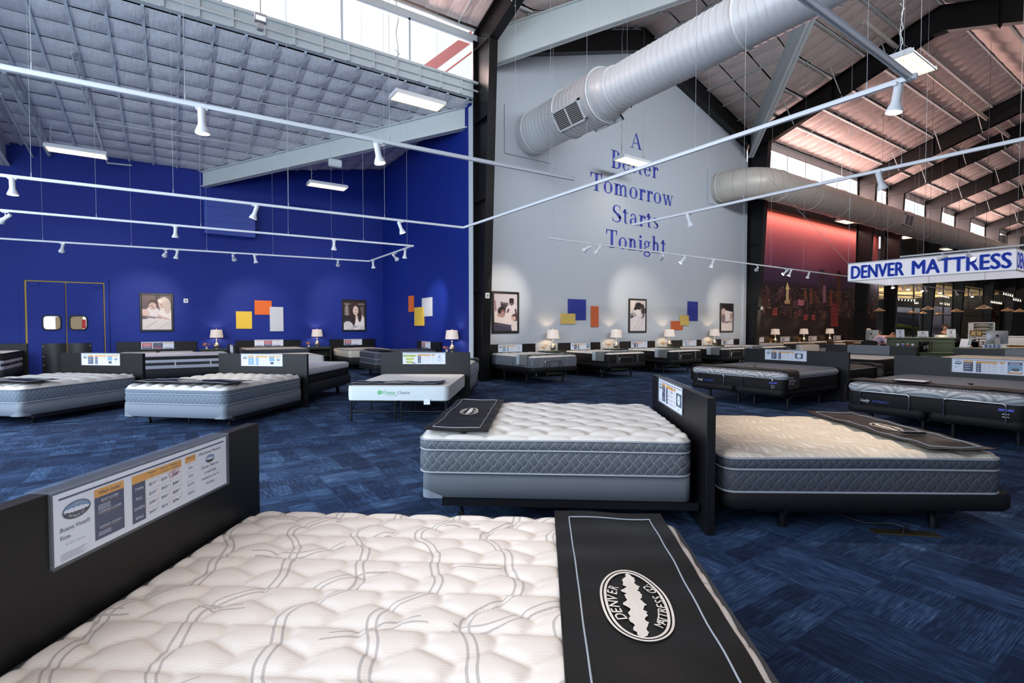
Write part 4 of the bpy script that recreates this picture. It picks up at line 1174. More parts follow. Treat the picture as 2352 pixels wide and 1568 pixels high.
# --- floral mattress behind it
f = heading(2.); p = cw(-1.70, 10.17)
B = bed_empty('floral blue and white mattress peeking out behind the white ribbed bed', p, f, GB)
mattress(B, 1.62, 2.03, .4, .72, 'side_floral', 'white_knit', ('hex', .2, .2, .02), pipes=(0., 1.), res=30, y0=.03, bulge=.03)
boxspring(B, 1.6, 2.03, .18, .4, 'box_light', y0=.03, guards=False); steel_frame(B, 1.6, 2.03, .18)
runner(p, rzof(f), 1.62, 2.03, .762, 1.5, .5, 'leather', 'black runner on the floral mattress behind the white ribbed bed', seed=16, hang=(.06, .06))

# ------------------------------------------------------- blue alcove, wall beds
def wallbed(label, x, y, foot, W, L, z0, z1, side, top, q, hbw, hbh=1.04, base='box', pipes=(0., 1.), pm='piping_dark', grp=GB, hb=True, bz=None, res=26, crown=.02, boxm='box_dark', split=False, redge=.04):
    f = Vector(foot); p = Vector((x, y, 0)); B = bed_empty(label, p, f, grp)
    if hb: headboard(B, hbw, hbh)
    if split:
        for s in (-1, 1):
            m = mattress(B, W/2-.01, L, z0, z1, side, top, q, pipes=pipes, pm=pm, res=res, crown=crown, redge=redge, r=.08); m.location.x = s*W/4
    else: mattress(B, W, L, z0, z1, side, top, q, pipes=pipes, pm=pm, res=res, crown=crown, redge=redge)
    if base == 'box':
        b0 = .2 if bz is None else bz
        boxspring(B, W+.02, L+.02, b0, z0, boxm, guards=False)
        for s in (-1, 1):
            for yy in (.35, L-.25): leg(B, s*(W/2-.2), yy, b0, .03, square=True)
    else: adj_base(B, W, L, z0-.13, z0, split=base == 'adj2')
    return B, p, rzof(f)
none = ('none', 1, 1, 0)
yb = YB-.08
wallbed('dark king bed with divided pale mattress below the mother and child picture', -.33, yb, (0, -1, 0), 1.93, 1.68, .42, .70, 'side_dark', 'white_knit', ('hex', .2, .2, .02), 2.1, split=True)
price_sign(Vector((-.33, yb, 0)), PI, 1.04, 0, 'sale sign on the headboard below the mother and child picture', 0, kinds=('red', 'special', 'plain'))
wallbed('tall pillow-top bed cut by the left edge against the blue wall', -4.45, yb, (0, -1, 0), 1.93, 2.05, .40, .84, 'side_banded', 'white_knit', none, 2.1, boxm='box_dark')
wallbed('deep pillow-top bed with dark band under the yellow and orange wall panels', 2.92, yb, (0, -1, 0), 1.9, 1.95, .42, .78, 'side_dark', 'cream_knit', ('tuft', .3, .3, .02), 2.1, pipes=(0., .7, 1.))
price_sign(Vector((2.92, yb, 0)), PI, 1.06, 0, 'sale sign on the headboard under the yellow and orange wall panels', 0, w=.95, kinds=('plain', 'red', 'plain'))
wallbed('cream mattress on dark box below the portrait of the young woman', 5.9, yb, (0, -1, 0), 1.55, 2.1, .44, .70, 'cream_knit', 'cream_knit', ('tuft', .3, .3, .02), 1.75, hbh=1.04, res=30)
price_sign(Vector((5.9, yb, 0)), PI, 1.04, 0, 'sale sign on the headboard below the portrait of the young woman', 0, kinds=('red', 'plain'), w=.72)
wallbed('slate blue cushioned bed in the corner of the blue alcove', XS-.08, 15.4, (-1, 0, 0), 1.55, 2.0, .40, .74, 'side_dark', 'side_dark', ('hex', .3, .3, .03), 1.8, hbh=1.03, pipes=(0., .45, 1.), pm='piping_grey')
price_sign(Vector((XS-.08, 15.4, 0)), rzof(Vector((-1, 0, 0))), 1.03, .15, 'small red and white sign on the headboard against the alcove side wall', 0, kinds=('red', 'plain'), w=.72)
runner(Vector((XS-.08, 15.4, 0)), rzof(Vector((-1, 0, 0))), 1.55, 2.0, .796, 1.5, .45, 'leather', 'black runner thrown on the slate blue cushioned bed', seed=22)
# back-to-back pair in the alcove
wallbed('black and white banded mattress lying sideways behind the first freestanding headboard', 1.46, 16.85, (-1, 0, 0), 1.9, 2.05, .42, .74, 'side_banded', 'top_arc_white', ('hex', .25, .2, .02), 2.1, hbh=1.0, pm='piping_dark')
price_sign(Vector((1.46, 16.5, 0)), rzof(Vector((-1, 0, 0))), 1.0, 0, 'clear sign holder seen edge-on on the cross-facing alcove headboard', 0, kinds=('plain', 'plain', 'plain'))
wallbed('white textured mattress peeking past the second freestanding headboard', 1.53, 15.95, (1, 0, 0), 1.9, 2.08, .42, .69, 'white_knit', 'white_knit', none, 2.1, hb=False, pipes=(), redge=.08)
# ------------------------------------------------------- beds along the grey wall
gw = (('pinstriped grey mattress on the leftmost bed of the grey wall', 8.42, 'side_pinstripe', 1.78, ('info', 'table', 'why'), 'card_blue', 'leftmost price sign along the grey wall'),
      ('black-sided bed under the blue and yellow panels on the grey wall', 11.15, 'black_fabric', 1.8, ('info', 'table', 'photo'), 'navy', 'price sign on the headboard under the blue and yellow panels'),
      ('black-sided bed below the picture of the curled up dog', 13.92, 'black_fabric', 1.78, ('info', 'table', 'why'), 'navy', 'price sign on the headboard below the curled up dog picture'),
      ('black-sided bed under the orange, yellow and blue panels near the grey wall end', 16.7, 'black_fabric', 1.78, ('info', 'table', 'why'), 'card_blue', 'price sign on the fourth headboard along the grey wall'),
      ('black-sided bed below the picture at the right end of the grey wall', 19.35, 'black_fabric', 1.7, ('info', 'table', 'why'), 'navy', 'price sign on the last headboard along the grey wall'))
gn = ('first', 'second', 'third', 'fourth', 'fifth')
for i, (lab, X, side, hw, kd, ac, sl) in enumerate(gw):
    B, p, rz = wallbed(lab, X, YW-.04, (0, -1, 0), 1.55, 2.03, .46, .72, side, 'white_knit', ('hex', .3, .3, .018), hw, hbh=1.0, base='adj', pipes=(), res=40, crown=.03, redge=.06)
    retainer(B, .1, 2.03+.05+.03, .63, .55, .2)
    g = MB()
    for x in (-.42, -.38, .42, .46): g.tube([(x, 2.03+.05+.012, .47+.04*k) for k in range(7)], .0035, 5)
    g.build('seam', 'piping_grey', B)
    runner(p, rz, 1.55, 2.03, .772, 1.42, .5, 'wool', 'grey wool runner with pale edge on the %s bed along the grey wall' % gn[i], hang=(.26, .26), seed=30+i)
    price_sign(p, rz, 1.0, (.05, 0, -.03, -.12, .02)[i], sl, 0, kinds=kd, accent=ac)
# ------------------------------------------------------- beds below the mural
for i, X in enumerate((22.05, 24.6, 27.3, 30.0)):
    nm = ('first', 'second', 'third', 'fourth')[i]
    B, p, rz = wallbed('white mattress on the %s bed under the city mural' % nm, X, 12.86, (0, -1, 0), 1.55, 2.4, .42, .76, 'white_knit', 'cream_knit', none, 1.7, hbh=1.04, base='adj', pipes=(), res=16, redge=.06)
    price_sign(p, rz, 1.04, (-.35, -.1, -.1, -.1)[i], 'small price sign on the %s headboard under the city mural' % nm, 0)
    runner(p, rz, 1.55, 2.4, .79, 1.75, .5, 'brown', 'brown runner on the %s bed under the city mural' % nm, hang=(.2, .2), seed=50+i)
# ------------------------------------------------------- hybrid beds at right
for n, (X, Yc, hw, L, lab, rl, sl, kd) in enumerate((
    (11.3, 5.72, 2.24, 2.15, 'wide dark bed with wavy pale band and two chrome bars, the farther of two', 'dark draped runner with lettering on the farther wavy-banded bed', 'price sign with round seal on the farther wavy-banded bed', ('info', 'table', 'seal')),
    (10.75, 2.5, 2.3, 2.2, 'wide dark bed with wavy pale band and two chrome bars at the right edge', 'dark draped runner on the wavy-banded bed at the right edge', 'price sign with bedroom photo at the right edge', ('info', 'table', 'photo')))):
    f = Vector((-1, 0, 0)); p = Vector((X, Yc, 0)); B = bed_empty(lab, p, f, GB); headboard(B, hw, HB)
    W = 1.96
    mattress(B, W, L, .36, .56, 'black_fabric', 'black_fabric', none, pipes=(), res=16, crown=.0, redge=.02, r=.12)
    m = mattress(B, W-.01, L-.01, .561, .67, 'band_wave', 'top_wave_grey', none, pipes=(0.,), pm='piping_grey', res=40, crown=.04, redge=.12, r=.14, bulge=.03); m.name = 'mattress_topper'
    adj_base(B, W, L, .25, .36, split=True)
    for s in (-.5, .5): retainer(B, s*W*.5, L+.05+.035, .57, .6, .24)
    g = MB(); Mp = plane_M((0, L+.05+.022, .36), (-1, 0, 0), (0, 0, 1), (0, 1, 0))
    g.m = 0; text(g, 'Sealy', -.80, .055, .045, M=Mp, shear=.3); g.m = 1; text(g, 'HYBRID', -.63, .055, .034, M=Mp, w=.2)
    g.add([(.72, .12, 0), (.86, .12, 0), (.86, .15, 0), (.72, .15, 0)], [(0, 1, 2, 3)], Mp)
    g.m = 0
    for q in range(2): g.add([(.755, .08-.035*q, 0), (.82, .08-.035*q, 0), (.82, .088-.035*q, 0), (.755, .088-.035*q, 0)], [(0, 1, 2, 3)], Mp)
    g.build('logo_print', ['paper', 'logo_violet'], B)
    runner(p, rzof(f), W+.02, L, .715, L-.40, .38, 'brown', rl, hang=(.32, .32), seed=60+n, lift=.006)
    price_sign(p, rzof(f), HB, .15 if n == 0 else -.12, sl, 0, kinds=kd, w=.93)
    q = p+f*(L-.35)+Vector((0, -.2 if n == 0 else -.35, 0))
    g = MB(); g.bbox((-.05, -.025, 0), (.05, .025, .02), .008); o = tag(g.build('remote_control', 'black_plastic'), 'small black remote on the '+('farther' if n == 0 else 'rightmost')+' wavy-banded bed', 'remote control'); o.location = (q.x, q.y, .742); o.rotation_euler = (0, 0, .4)
# tablet-like card on the right bed
g = MB(); g.bbox((-.13, -.2, 0), (.13, .2, .012), .005); g.m = 1; g.bb((-.11, -.18, .012), (.11, .18, .0135))
o = tag(g.build('info_card', ['black_plastic', 'paper']), 'flat framed card lying on the rightmost wavy-banded bed', 'card'); o.location = (8.72, 2.75, .745)
# beds back to back with them, and the row behind
B, p, rz = wallbed('charcoal wavy mattress behind the farther wavy-banded bed', 11.37, 5.7, (1, 0, 0), 1.93, 2.0, .40, .62, 'black_fabric', 'top_wave_char', none, 2.2, hb=False, base='adj', pipes=(1.,), pm='piping_grey', redge=.12, crown=.05)
runner(p, rz, 1.93, 2.0, .68, 1.55, .34, 'brown', 'brown lettered runner on the charcoal wavy mattress', hang=(.3, .3), seed=70)
B, p, rz = wallbed('pale mattress in front of the long grey headboard before the counter', 15.75, 5.95, (-1, 0, 0), 1.93, 2.0, .45, .74, 'black_fabric', 'white_knit', none, 2.15, hbh=1.01, base='adj', pipes=(), redge=.08)
price_sign(p, rz, 1.01, 0, 'empty clear sign holder on the headboard before the green counter', 0, kinds=(), w=1.0)
B, p, rz = wallbed('tall tan mattress behind the rightmost wavy-banded bed', 15.65, 3.0, (-1, 0, 0), 1.93, 2.0, .5, .84, 'cream_knit', 'cream_knit', none, 2.2, hbh=1.01, base='adj', pipes=(), redge=.08)
price_sign(p, rz, 1.01, -.3, 'empty clear sign holder on the headboard below the right-hand computer', 0, kinds=(), w=1.0)
g = MB(); g.bbox((-.12, -.12, 0), (.12, .12, .14), .01); g.m = 1; g.bb((-.06, -.125, .02), (.06, -.12, .11)); o = tag(g.build('storage_box', ['black_plastic', 'teal']), 'black box with teal tag standing behind the wavy-banded headboard', 'box'); o.location = (11.8, 4.95, .69); o.rotation_euler = (0, 0, .3)

# ------------------------------------------------------- nightstands, lamps, sprigs
def nightstand(label, p, w=.95, d=.45, h=.77):
    t = thing('nightstand', label, 'nightstand', p, 0, 'nightstands')
    g = MB(); g.bbox((-w/2, -d, h-.03), (w/2, 0, h), .004); g.build('table_top', 'green_dark', t)
    g = MB()
    for s in (-1, 1): g.bb((s*(w/2-.02)-.015, -d+.01, 0), (s*(w/2-.02)+.015, -.01, h-.03))
    g.bb((-w/2+.02, -.02, 0), (w/2-.02, -.01, h-.03)); g.bb((-w/2+.02, -d+.02, .06), (w/2-.02, -.01, .08)); g.bb((-w/2+.02, -d+.01, h-.08), (w/2-.02, -d+.03, h-.03)); g.build('cabinet_body', 'green_dark', t)
    g = MB(); g.bb((-w/2+.03, -d+.02, .42), (w/2-.03, -.01, .44)); g.build('shelf', 'green_dark', t)
    return t
LAMP = []
def make_lamp(label, p):
    if not LAMP:
        t = thing('table_lamp', label, 'lamp', p, 0, 'mercury glass table lamps')
        g = MB(); g.lathe([(.0, 0), (.055, 0), (.06, .008), (.05, .02), (.075, .05), (.098, .09), (.1, .125), (.085, .165), (.05, .195), (.028, .215), (.022, .25), (.024, .29), (.03, .315), (.02, .33)], 24); g.build('lamp_base', 'mercury', t)
        g = MB(); g.cyl((0, 0, .33), (0, 0, .40), .008, seg=8); g.lathe([(0, .66), (.012, .665), (.012, .675), (0, .685)], 10); g.cyl((0, 0, .60), (0, 0, .665), .003, seg=6); g.build('lamp_stem', 'brass', t)
        g = MB(); g.lathe([(.20, .385), (.165, .645)], 32, caps=False); g.lathe([(.196, .385), (.161, .645)], 32, caps=False); g.build('lamp_shade', 'shade', t)
        LAMP.append(t)
    else: t = dup(LAMP[0], p, None, label)
    l = bpy.data.lights.new('lamp_light', 'POINT'); l.energy = 9.; l.color = (1, .72, .42); l.shadow_soft_size = .03
    o = bpy.data.objects.new('lamp_light', l); COL.objects.link(o); o.location = (p[0], p[1], p[2]+.5)
    return t
def sprig(label, p, sc=1.):
    t = thing('flower_sprig', label, 'flowers', p, 0, 'orange flower sprigs'); t.scale = (sc, sc, sc)
    g = MB(); g.lathe([(.0, 0), (.03, 0), (.035, .02), (.02, .05), (.015, .06)], 10); g.build('vase', 'glass_bit', t)
    g = MB(); rnd = random.Random(int(p[0]*10))
    for k in range(9):
        a = rnd.random()*6.28; r = .03+.07*rnd.random(); z = .09+.08*rnd.random()
        g.lathe([(0, -.014), (.014, -.004), (.02, .006), (.0, .014)], 6, c=(r*math.cos(a)-.03, r*math.sin(a), z))
        g.cyl((0, 0, .05), (r*math.cos(a)-.03, r*math.sin(a), z), .002, seg=4)
    g.build('blossom', 'flower_orange', t); return t
nsp = [((1.27, YB-.02), 'open dark green nightstand left of the yellow wall panel', 'mercury glass lamp left of the yellow wall panel', 'orange sprig beside the lamp left of the yellow panel'),
       ((4.5, YB-.02), 'open dark green nightstand between white panel and woman portrait', 'mercury glass lamp between white panel and woman portrait', 'orange sprig beside the lamp near the woman portrait'),
       ((9.8, YW-.02), 'green nightstand between the first two grey wall beds', 'lamp between the first and second grey wall beds', 'orange sprig beside the first grey wall lamp'),
       ((12.55, YW-.02), 'green nightstand between the second and third grey wall beds', 'lamp left of the curled up dog picture', 'orange sprig beside the second grey wall lamp'),
       ((15.32, YW-.02), 'green nightstand between the third and fourth grey wall beds', 'lamp glowing under the small orange and yellow panels', 'orange sprig beside the third grey wall lamp'),
       ((18.1, YW-.02), 'green nightstand between the last two grey wall beds', 'lamp at the right end of the grey wall', 'orange sprig beside the last grey wall lamp'),
       ((23.35, 12.86), 'nightstand between the first two beds under the mural', 'first lamp in front of the city mural', 'orange sprig by the first mural lamp'),
       ((26.0, 12.86), 'nightstand between the second and third mural beds', 'second lamp in front of the city mural', 'orange sprig by the second mural lamp'),
       ((28.7, 12.86), 'nightstand between the last two mural beds', 'third lamp in front of the city mural', None),
       ((32.0, 12.4), 'nightstand beside the far desk with computer', 'farthest lamp, left of the turned computer', None)]
for (x, y), nl, ll, sl in nsp:
    nightstand(nl, (x, y, 0), .95 if x < 9 else .78)
    make_lamp(ll, (x+.02, y-.24, .77))
    if sl: sprig(sl, (x-(.27 if x < 20 else .3), y-.2, .77), 1.15)
# side-wall nightstand
t = nightstand('nightstand against the alcove side wall by the pale trim', (XS-.02, 13.3, 0)); t.rotation_euler = (0, 0, -PI/2)
make_lamp('mercury glass lamp against the alcove side wall', (XS-.28, 13.3, .77)); sprig('orange sprig on the side wall nightstand', (XS-.3, 13.6, .77))
# ================================================================= TRACKS AND SPOTLIGHTS
TH = 3.6
def tp(u, v): p = at_z(u, v, TH); return Vector((p.x, p.y, TH))
def track(label, a, b, cab, mb=None):
    """surface track between world points; cab = fractions with a suspension cable"""
    t = thing('track_rail', label, 'track', a, 0, 'white lighting tracks')
    d = b-a; L = d.length; d.normalize(); s = d.cross(UP)
    g = MB()
    def bar(o0, o1, z0, z1):
        vs = []
        for q in (Vector((0, 0, 0)), d*L):
            for (o, z) in ((o0, z0), (o1, z0), (o1, z1), (o0, z1)): vs.append(q+s*o+UP*z)
        g.add(vs, [(3, 2, 1, 0), (4, 5, 6, 7), (0, 1, 5, 4), (1, 2, 6, 5), (2, 3, 7, 6), (3, 0, 4, 7)])
    bar(-.018, .018, .0, .02); bar(-.018, -.010, -.016, 0); bar(.010, .018, -.016, 0); bar(-.024, .024, .02, .024)
    g.build('rail', 'track_white', t)
    for c in cab:
        q = d*(L*c); w = a+q
        g = MB(); top = roof_h(w.x, w.y) if w.y < YW else lean_h(w.x, w.y)
        g.cyl(q+UP*.02, q+UP*.09, .006, seg=6); g.cyl(q+UP*.08, q+UP*(top-TH-.02), .0022, seg=5); g.build('suspension_cable', 'wire', t)
    return t
def line_u(a, b, u):
    """point on the track a-b that lies at image column u"""
    def uu(p): q = p-CAM; zc = q.dot(FWD)*math.cos(TILT)-q.z*math.sin(TILT); return CX+F*q.dot(RGT)/zc
    lo, hi = -1., 2.
    A = uu(a)-u; f0 = None
    # closed form on ray: intersect in plan
    best = None
    for i in range(9001):
        t = -0.5+7.*i/9000; p = a+(b-a)*t
        if (p-CAM).dot(FWD) < .3: continue
        e = abs(uu(p)-u)
        if best is None or e < best[0]: best = (e, p)
    return best[1]
ends = {'T1': (tp(0, 155), tp(1320, 412)), 'T2': (tp(0, 403), tp(1065, 523)), 'T3': (tp(0, 483), tp(948, 565)), 'T4': (tp(0, 548), tp(848, 600)),
        'C1': (tp(848, 600), tp(948, 565)), 'TA': (tp(1065, 523), tp(2090, 180)), 'TT': (tp(1850, 0), tp(2090, 180)), 'TB': (tp(1452, 517), tp(2352, 320)), 'TG': (tp(1262, 547), tp(1948, 635))}
def ext(k, s, e):
    a, b = ends[k]; d = (b-a).normalized(); return a-d*s, b+d*e
lab = {'T1': 'nearest lighting track crossing the upper left', 'T2': 'lighting track from the left edge to the corner by the black column', 'T3': 'third lighting track down at left', 'T4': 'lowest lighting track in front of the blue wall',
       'C1': 'short cross track closing the two lowest tracks', 'TA': 'long lighting track rising to the upper right', 'TT': 'lighting track entering from the top edge at right', 'TB': 'lighting track ending under the wall word Starts', 'TG': 'lighting track in front of the grey wall'}
cabs = {'T1': (425, 72, 895, 1264), 'T2': (72, 398, 663, 883), 'T3': (221, 462, 662, 835), 'T4': (98, 302, 475, 627, 762), 'C1': (935,), 'TA': (1184, 1347, 1597, 1990), 'TT': (), 'TB': (1708, 2070), 'TG': (1270, 1437, 1540, 1625, 1770, 1845)}
for k, (a0, b0) in ends.items():
    s, e = {'T1': (3, 0), 'T2': (3, .02), 'T3': (3, .02), 'T4': (3, .02), 'TT': (2.6, 0), 'TB': (0, 5), 'TG': (0, 18), 'TA': (0, .05)}.get(k, (0, 0))
    a, b = ext(k, s, e); fr = []
    for u in cabs[k]:
        p = line_u(a0, b0, u); fr.append((p-a).length/(b-a).length)
    if k == 'TG': fr += [.55, .7, .85, .98]
    track(lab[k], a, b, fr)
SPOT = []
def spot(label, p, target, grp='white track spotlights', power=10., light=True, spotdeg=52, dim=False, scale=1.):
    aim = (Vector(target)-(Vector(p)-UP*.13)).normalized() if not isinstance(target, tuple) or len(target) == 3 else (-UP+RGT*target[0]+FWD*target[1]).normalized()
    if not SPOT:
        t = thing('track_spotlight', label, 'spotlight', (0, 0, 0), 0, grp)
        g = MB(); g.bbox((-.05, -.017, -.035), (.05, .017, -.0), .004); g.cyl((0, 0, -.1), (0, 0, -.03), .008, seg=8); g.build('stem', 'track_white', t)
        h = MB()   # points along -Z
        h.lathe([(0, .115), (.028, .115), (.033, .105), (.033, -.02), (.036, -.03), (.036, -.045), (.045, -.06), (.060, -.1), (.064, -.115), (.061, -.12)], 22, caps=False)
        h = h.build('lamp_housing', 'track_white', t); h.location = (0, 0, -.13)
        q = MB(); q.lathe([(.0, -.113), (.058, -.113)], 20, caps=False)
        q.v = [(x, y, z) for x, y, z in q.v]; q.f = [f[::-1] for f in q.f]
        b = q.build('bulb', 'bulb', h)
        SPOT.append(t)
    else:
        t = dup(SPOT[0], None, None, label)
    t.location = p; t.scale = (scale,)*3
    h = [c for c in t.children if c.name.startswith('lamp_housing')][0]
    h.rotation_mode = 'QUATERNION'; h.rotation_quaternion = Vector((0, 0, -1)).rotation_difference(aim)
    if light:
        l = bpy.data.lights.new('spot_beam', 'SPOT'); l.energy = power; l.color = (1, .85, .70); l.spot_size = R(spotdeg); l.spot_blend = .85; l.shadow_soft_size = .05
        o = bpy.data.objects.new('spot_beam', l); COL.objects.link(o)
        o.location = Vector(p)-UP*.13*scale+aim*.14*scale; o.rotation_mode = 'QUATERNION'; o.rotation_quaternion = Vector((0, 0, -1)).rotation_difference(aim)
    return t
def on(k, u): return line_u(ends[k][0], ends[k][1], u)
S = []
# (track, image column, target, label, power)
mbed = pM+fM*1.0+UP*.6; fbed = pF+fF*1.3+UP*.5; rbed = pR+fR*1.2+UP*.5
S += [('T1', 463, (0,.05), 'large near spotlight at upper left on the nearest track', 90),
      ('T1', 868, (.18,0.), 'spotlight on the nearest track before the white valley beam', 50),
      ('T2', 28, (.03,0.), 'spotlight at the left edge on the second track', 60),
      ('T2', 586, (-.35,0.), 'leaning spotlight below the blue wall unit', 60),
      ('T2', 920, (.35,0.1), 'spotlight left of the track corner by the black column', 60),
      ('T3', 12, (-1.6,0.), 'sideways spotlight cut by the left edge', 40),
      ('T3', 403, (-.12,.1), 'single spotlight on the left half of the third track', 50),
      ('T3', 767, (-.06,.1), 'spotlight near the right end of the third track', 50),
      ('T4', 143, (-.7,.5), 'leftmost spotlight of the lowest track', 60),
      ('T4', 380, (-.65, YB, 2.15), 'left one of the close pair on the lowest track', 60),
      ('T4', 406, (-.3,.1), 'right one of the close pair on the lowest track', 45),
      ('T4', 536, (2.5, YB, 2.0), 'spotlight aimed at the yellow and orange panels', 60),
      ('T4', 586, (.12,.2), 'small spotlight right of the middle of the lowest track', 45),
      ('T4', 776, (5.5, YB, 2.3), 'spotlight near the lowest track corner aimed at the woman portrait', 60),
      ('C1', 857, (.05,.1), 'spotlight nearest the corner on the short cross track', 45),
      ('C1', 907, (XS, 14.9, 2.2), 'middle spotlight of the short cross track', 60),
      ('C1', 930, (-.1,.1), 'spotlight at the near end of the short cross track', 30),
      ('TA', 2060, (-.12,.05), 'biggest spotlight at the upper right under the ceiling light', 120),
      ('TB', 1583, (.4,.1), 'leaning spotlight below the end of the Starts line', 70),
      ('TB', 2022, (.4,.1), 'spotlight in front of the dark rafters above the large sign', 60),
      ('TG', 1349, (8.15, YW, 2.35), 'left one of the first close pair on the grey wall track', 70),
      ('TG', 1374, (-.8,.3), 'right one of the first close pair on the grey wall track', 50),
      ('TG', 1521, (13.75, YW, 2.5), 'spotlight under the last letter of Tonight', 70),
      ('TG', 1569, (-.8,.2), 'sideways spotlight right of the word Tonight', 50),
      ('TG', 1636, (-.3,.2), 'fifth spotlight on the grey wall track', 50),
      ('TG', 1739, (19.6, YW, 2.3), 'spotlight before the far black column', 90),
      ('TG', 1804, (-1.1,.2), 'left one of the pair in front of the mural', 50),
      ('TG', 1815, (-.4,.1), 'right one of the pair in front of the mural', 50),
      ('TG', 1857, (-.25,.2), 'single spotlight in front of the mural sky', 50)]
for k, u, tg, lb, pw in S:
    spot(lb, on(k, u), tg, power=pw*(4.2 if len(tg) == 3 and tg[2] > 1.8 else 2.0), spotdeg=44 if len(tg) == 3 and tg[2] > 1.8 else 52)
for k, d, lb, tgt in (('TT', 1.6, 'spotlight farther along the top right track, aimed at the nearest mattress', pF+fF*1.1), ('TT', 2.3, 'spotlight farther along the top right track, aimed at the central mattress', pM+fM*.9), ('TA', -.9, 'off-frame', None)):
    if tgt is None: continue
    a, b = ends[k]; p = a-(b-a).normalized()*d; spot(lb, p, tuple(tgt)[:2]+(.6,), power=120, spotdeg=56)
# heads under and beyond the hanging sign
far = [(2022, 'spotlight under the left part of the sign'), (2050, 'fainter spotlight under the sign'), (2073, 'first spotlight on the rail beyond the sign'), (2085, 'second spotlight on the rail beyond the sign'), (2107, 'third spotlight on the rail beyond the sign'), (2117, 'fourth spotlight on the rail beyond the sign'), (2126, 'fifth spotlight on the rail beyond the sign'), (2158, 'sixth spotlight on the rail beyond the sign'), (2197, 'seventh spotlight on the rail beyond the sign'), (2232, 'eighth spotlight on the rail beyond the sign')]
for i, (u, lb) in enumerate(far):
    p = on('TG', u)
    spot(lb, p, (p.x+(-1) ** i*1.2, p.y-1.0, .5), light=i % 4 == 0, power=60, scale=1.15)
# ceiling light fixtures ------------------------------------------------
HB_ = []
def highbay(label, c, rz, cable=True):
    if not HB_:
        t = thing('ceiling_light', label, 'ceiling light', (0, 0, 0), 0, 'suspended rectangular ceiling lights')
        g = MB(); 
        g.prism([(-.24, 0), (.24, 0), (.19, .09), (-.19, .09)], -.61, .61, 'X'); 
        for s in (-1, 1): g.bb((s*.61-.012*s, -.24, -.02), (s*.62, .24, .06)); g.bb((-.61, s*.24-.01, -.02), (.61, s*.24+.01, .01))
        g.build('fixture_body', 'track_white', t)
        g = MB()
        for k in range(4): y = -.165+.11*k; g.bb((-.58, y-.045, -.012), (.58, y+.045, -.008))
        g.build('lamp_panel', 'panel_light', t)
        HB_.append(t)
    else: t = dup(HB_[0], None, None, label)
    t.location = c; t.rotation_euler = (0, 0, rz)
    top = (roof_h(c[0], c[1]) if c[1] < YW else lean_h(c[0], c[1]))-c[2]
    g = MB()
    for s in (-1, 1):
        g.cyl((s*.5, 0, .08), (s*.5, 0, min(.5, top)), .004, seg=5); g.cyl((s*.5, .2, .03), (s*.5, 0, .3), .003, seg=4); g.cyl((s*.5, -.2, .03), (s*.5, 0, .3), .003, seg=4)
    if top > .6: g.tube([(-.5+.04*math.sin(3*k), .03*math.sin(2*k), .08+(top-.1)*k/10) for k in range(11)], .009, 6); g.cyl((.5, 0, .4), (.5, 0, top), .0035, seg=5)
    g.build('hanger', 'wire', t)
    l = bpy.data.lights.new('fixture_glow', 'AREA'); l.shape = 'RECTANGLE'; l.size = 1.1; l.size_y = .4; l.spread = R(125); l.energy = 38 if abs(c[1]-YW) > 1.6 else 10; l.color = (1, .90, .78)
    o = bpy.data.objects.new('fixture_glow', l); COL.objects.link(o); o.location = (c[0], c[1], c[2]-.03); o.rotation_euler = (0, 0, rz)
    return t
def hb_at(u, v, d, rz, lb): p = at_d(u, v, d); highbay(lb, (p.x, p.y, p.z), rz)
hb_at(177, 350, 13.3, 0, 'lit rectangular ceiling light at far left over the blue wall')
hb_at(752, 428, 17.0, 0, 'lit rectangular ceiling light hanging below the white valley beam')
hb_at(960, 233, 12.0, .0, 'lit rectangular ceiling light left of the near black column')
hb_at(1453, 371, 16.5, 0, 'lit rectangular ceiling light in front of the wall word Better')
hb_at(2092, 150, 10.3, 0, 'brightest ceiling light at upper right behind the biggest spotlight')
hb_at(1943, 509, 25., 0, 'small lit ceiling light under the far duct, nearest to the mural')
hb_at(2077, 545, 30., 0, 'small lit ceiling light under the duct grille')
hb_at(2172, 572, 34., 0, 'small lit ceiling light above the large hanging sign')
hb_at(2333, 560, 20., 0, 'lit ceiling light at the right edge above the hanging sign') if False else None
# ---- ducts
def duct(path, radii, name, label, mat, seams=.42, flanges=(), seg=40):
    t = thing(name, label, 'duct', path[0], 0, 'large round air ducts'); O = Vector(path[0])
    g = MB(); pts = [Vector(p)-O for p in path]
    g.tube(pts, radii, seg)
    g.build('duct_pipe', mat, t)
    # spiral seams and flanges as rings around the axis
    g = MB(); dist = 0; nxt = seams
    for i in range(len(pts)-1):
        a, b = pts[i], pts[i+1]; L = (b-a).length; d = (b-a)/L
        while nxt <= dist+L:
            q = (nxt-dist)/L; c = a+(b-a)*q; r = radii[i]+(radii[i+1]-radii[i])*q
            u_ = d.cross(UP).normalized(); w_ = u_.cross(d)
            g.tube([c+u_*math.cos(x)*(r+.003)+w_*math.sin(x)*(r+.003)+d*.0 for x in [2*PI*j/seg for j in range(seg)]], .006, 4, closed=True)
            nxt += seams
        dist += L
    g.build('seam', mat, t)
    for (c, d, r) in flanges:
        g = MB(); c = Vector(c)-O; d = Vector(d).normalized(); u_ = d.cross(UP).normalized(); w_ = u_.cross(d)
        g.tube([c+u_*math.cos(x)*(r+.012)+w_*math.sin(x)*(r+.012) for x in [2*PI*j/seg for j in range(seg)]], .022, 6, closed=True)
        g.build('flange', mat, t)
    return t
D1X, D1Z = 9.17, 7.34
path = [(D1X, YW+.05, D1Z), (D1X, 12.0, D1Z), (D1X, 10.7, D1Z), (D1X, 10.69, D1Z), (D1X, 9.35, D1Z), (D1X, 9.34, D1Z), (D1X, 8.9, D1Z), (D1X, -1.0, D1Z)]
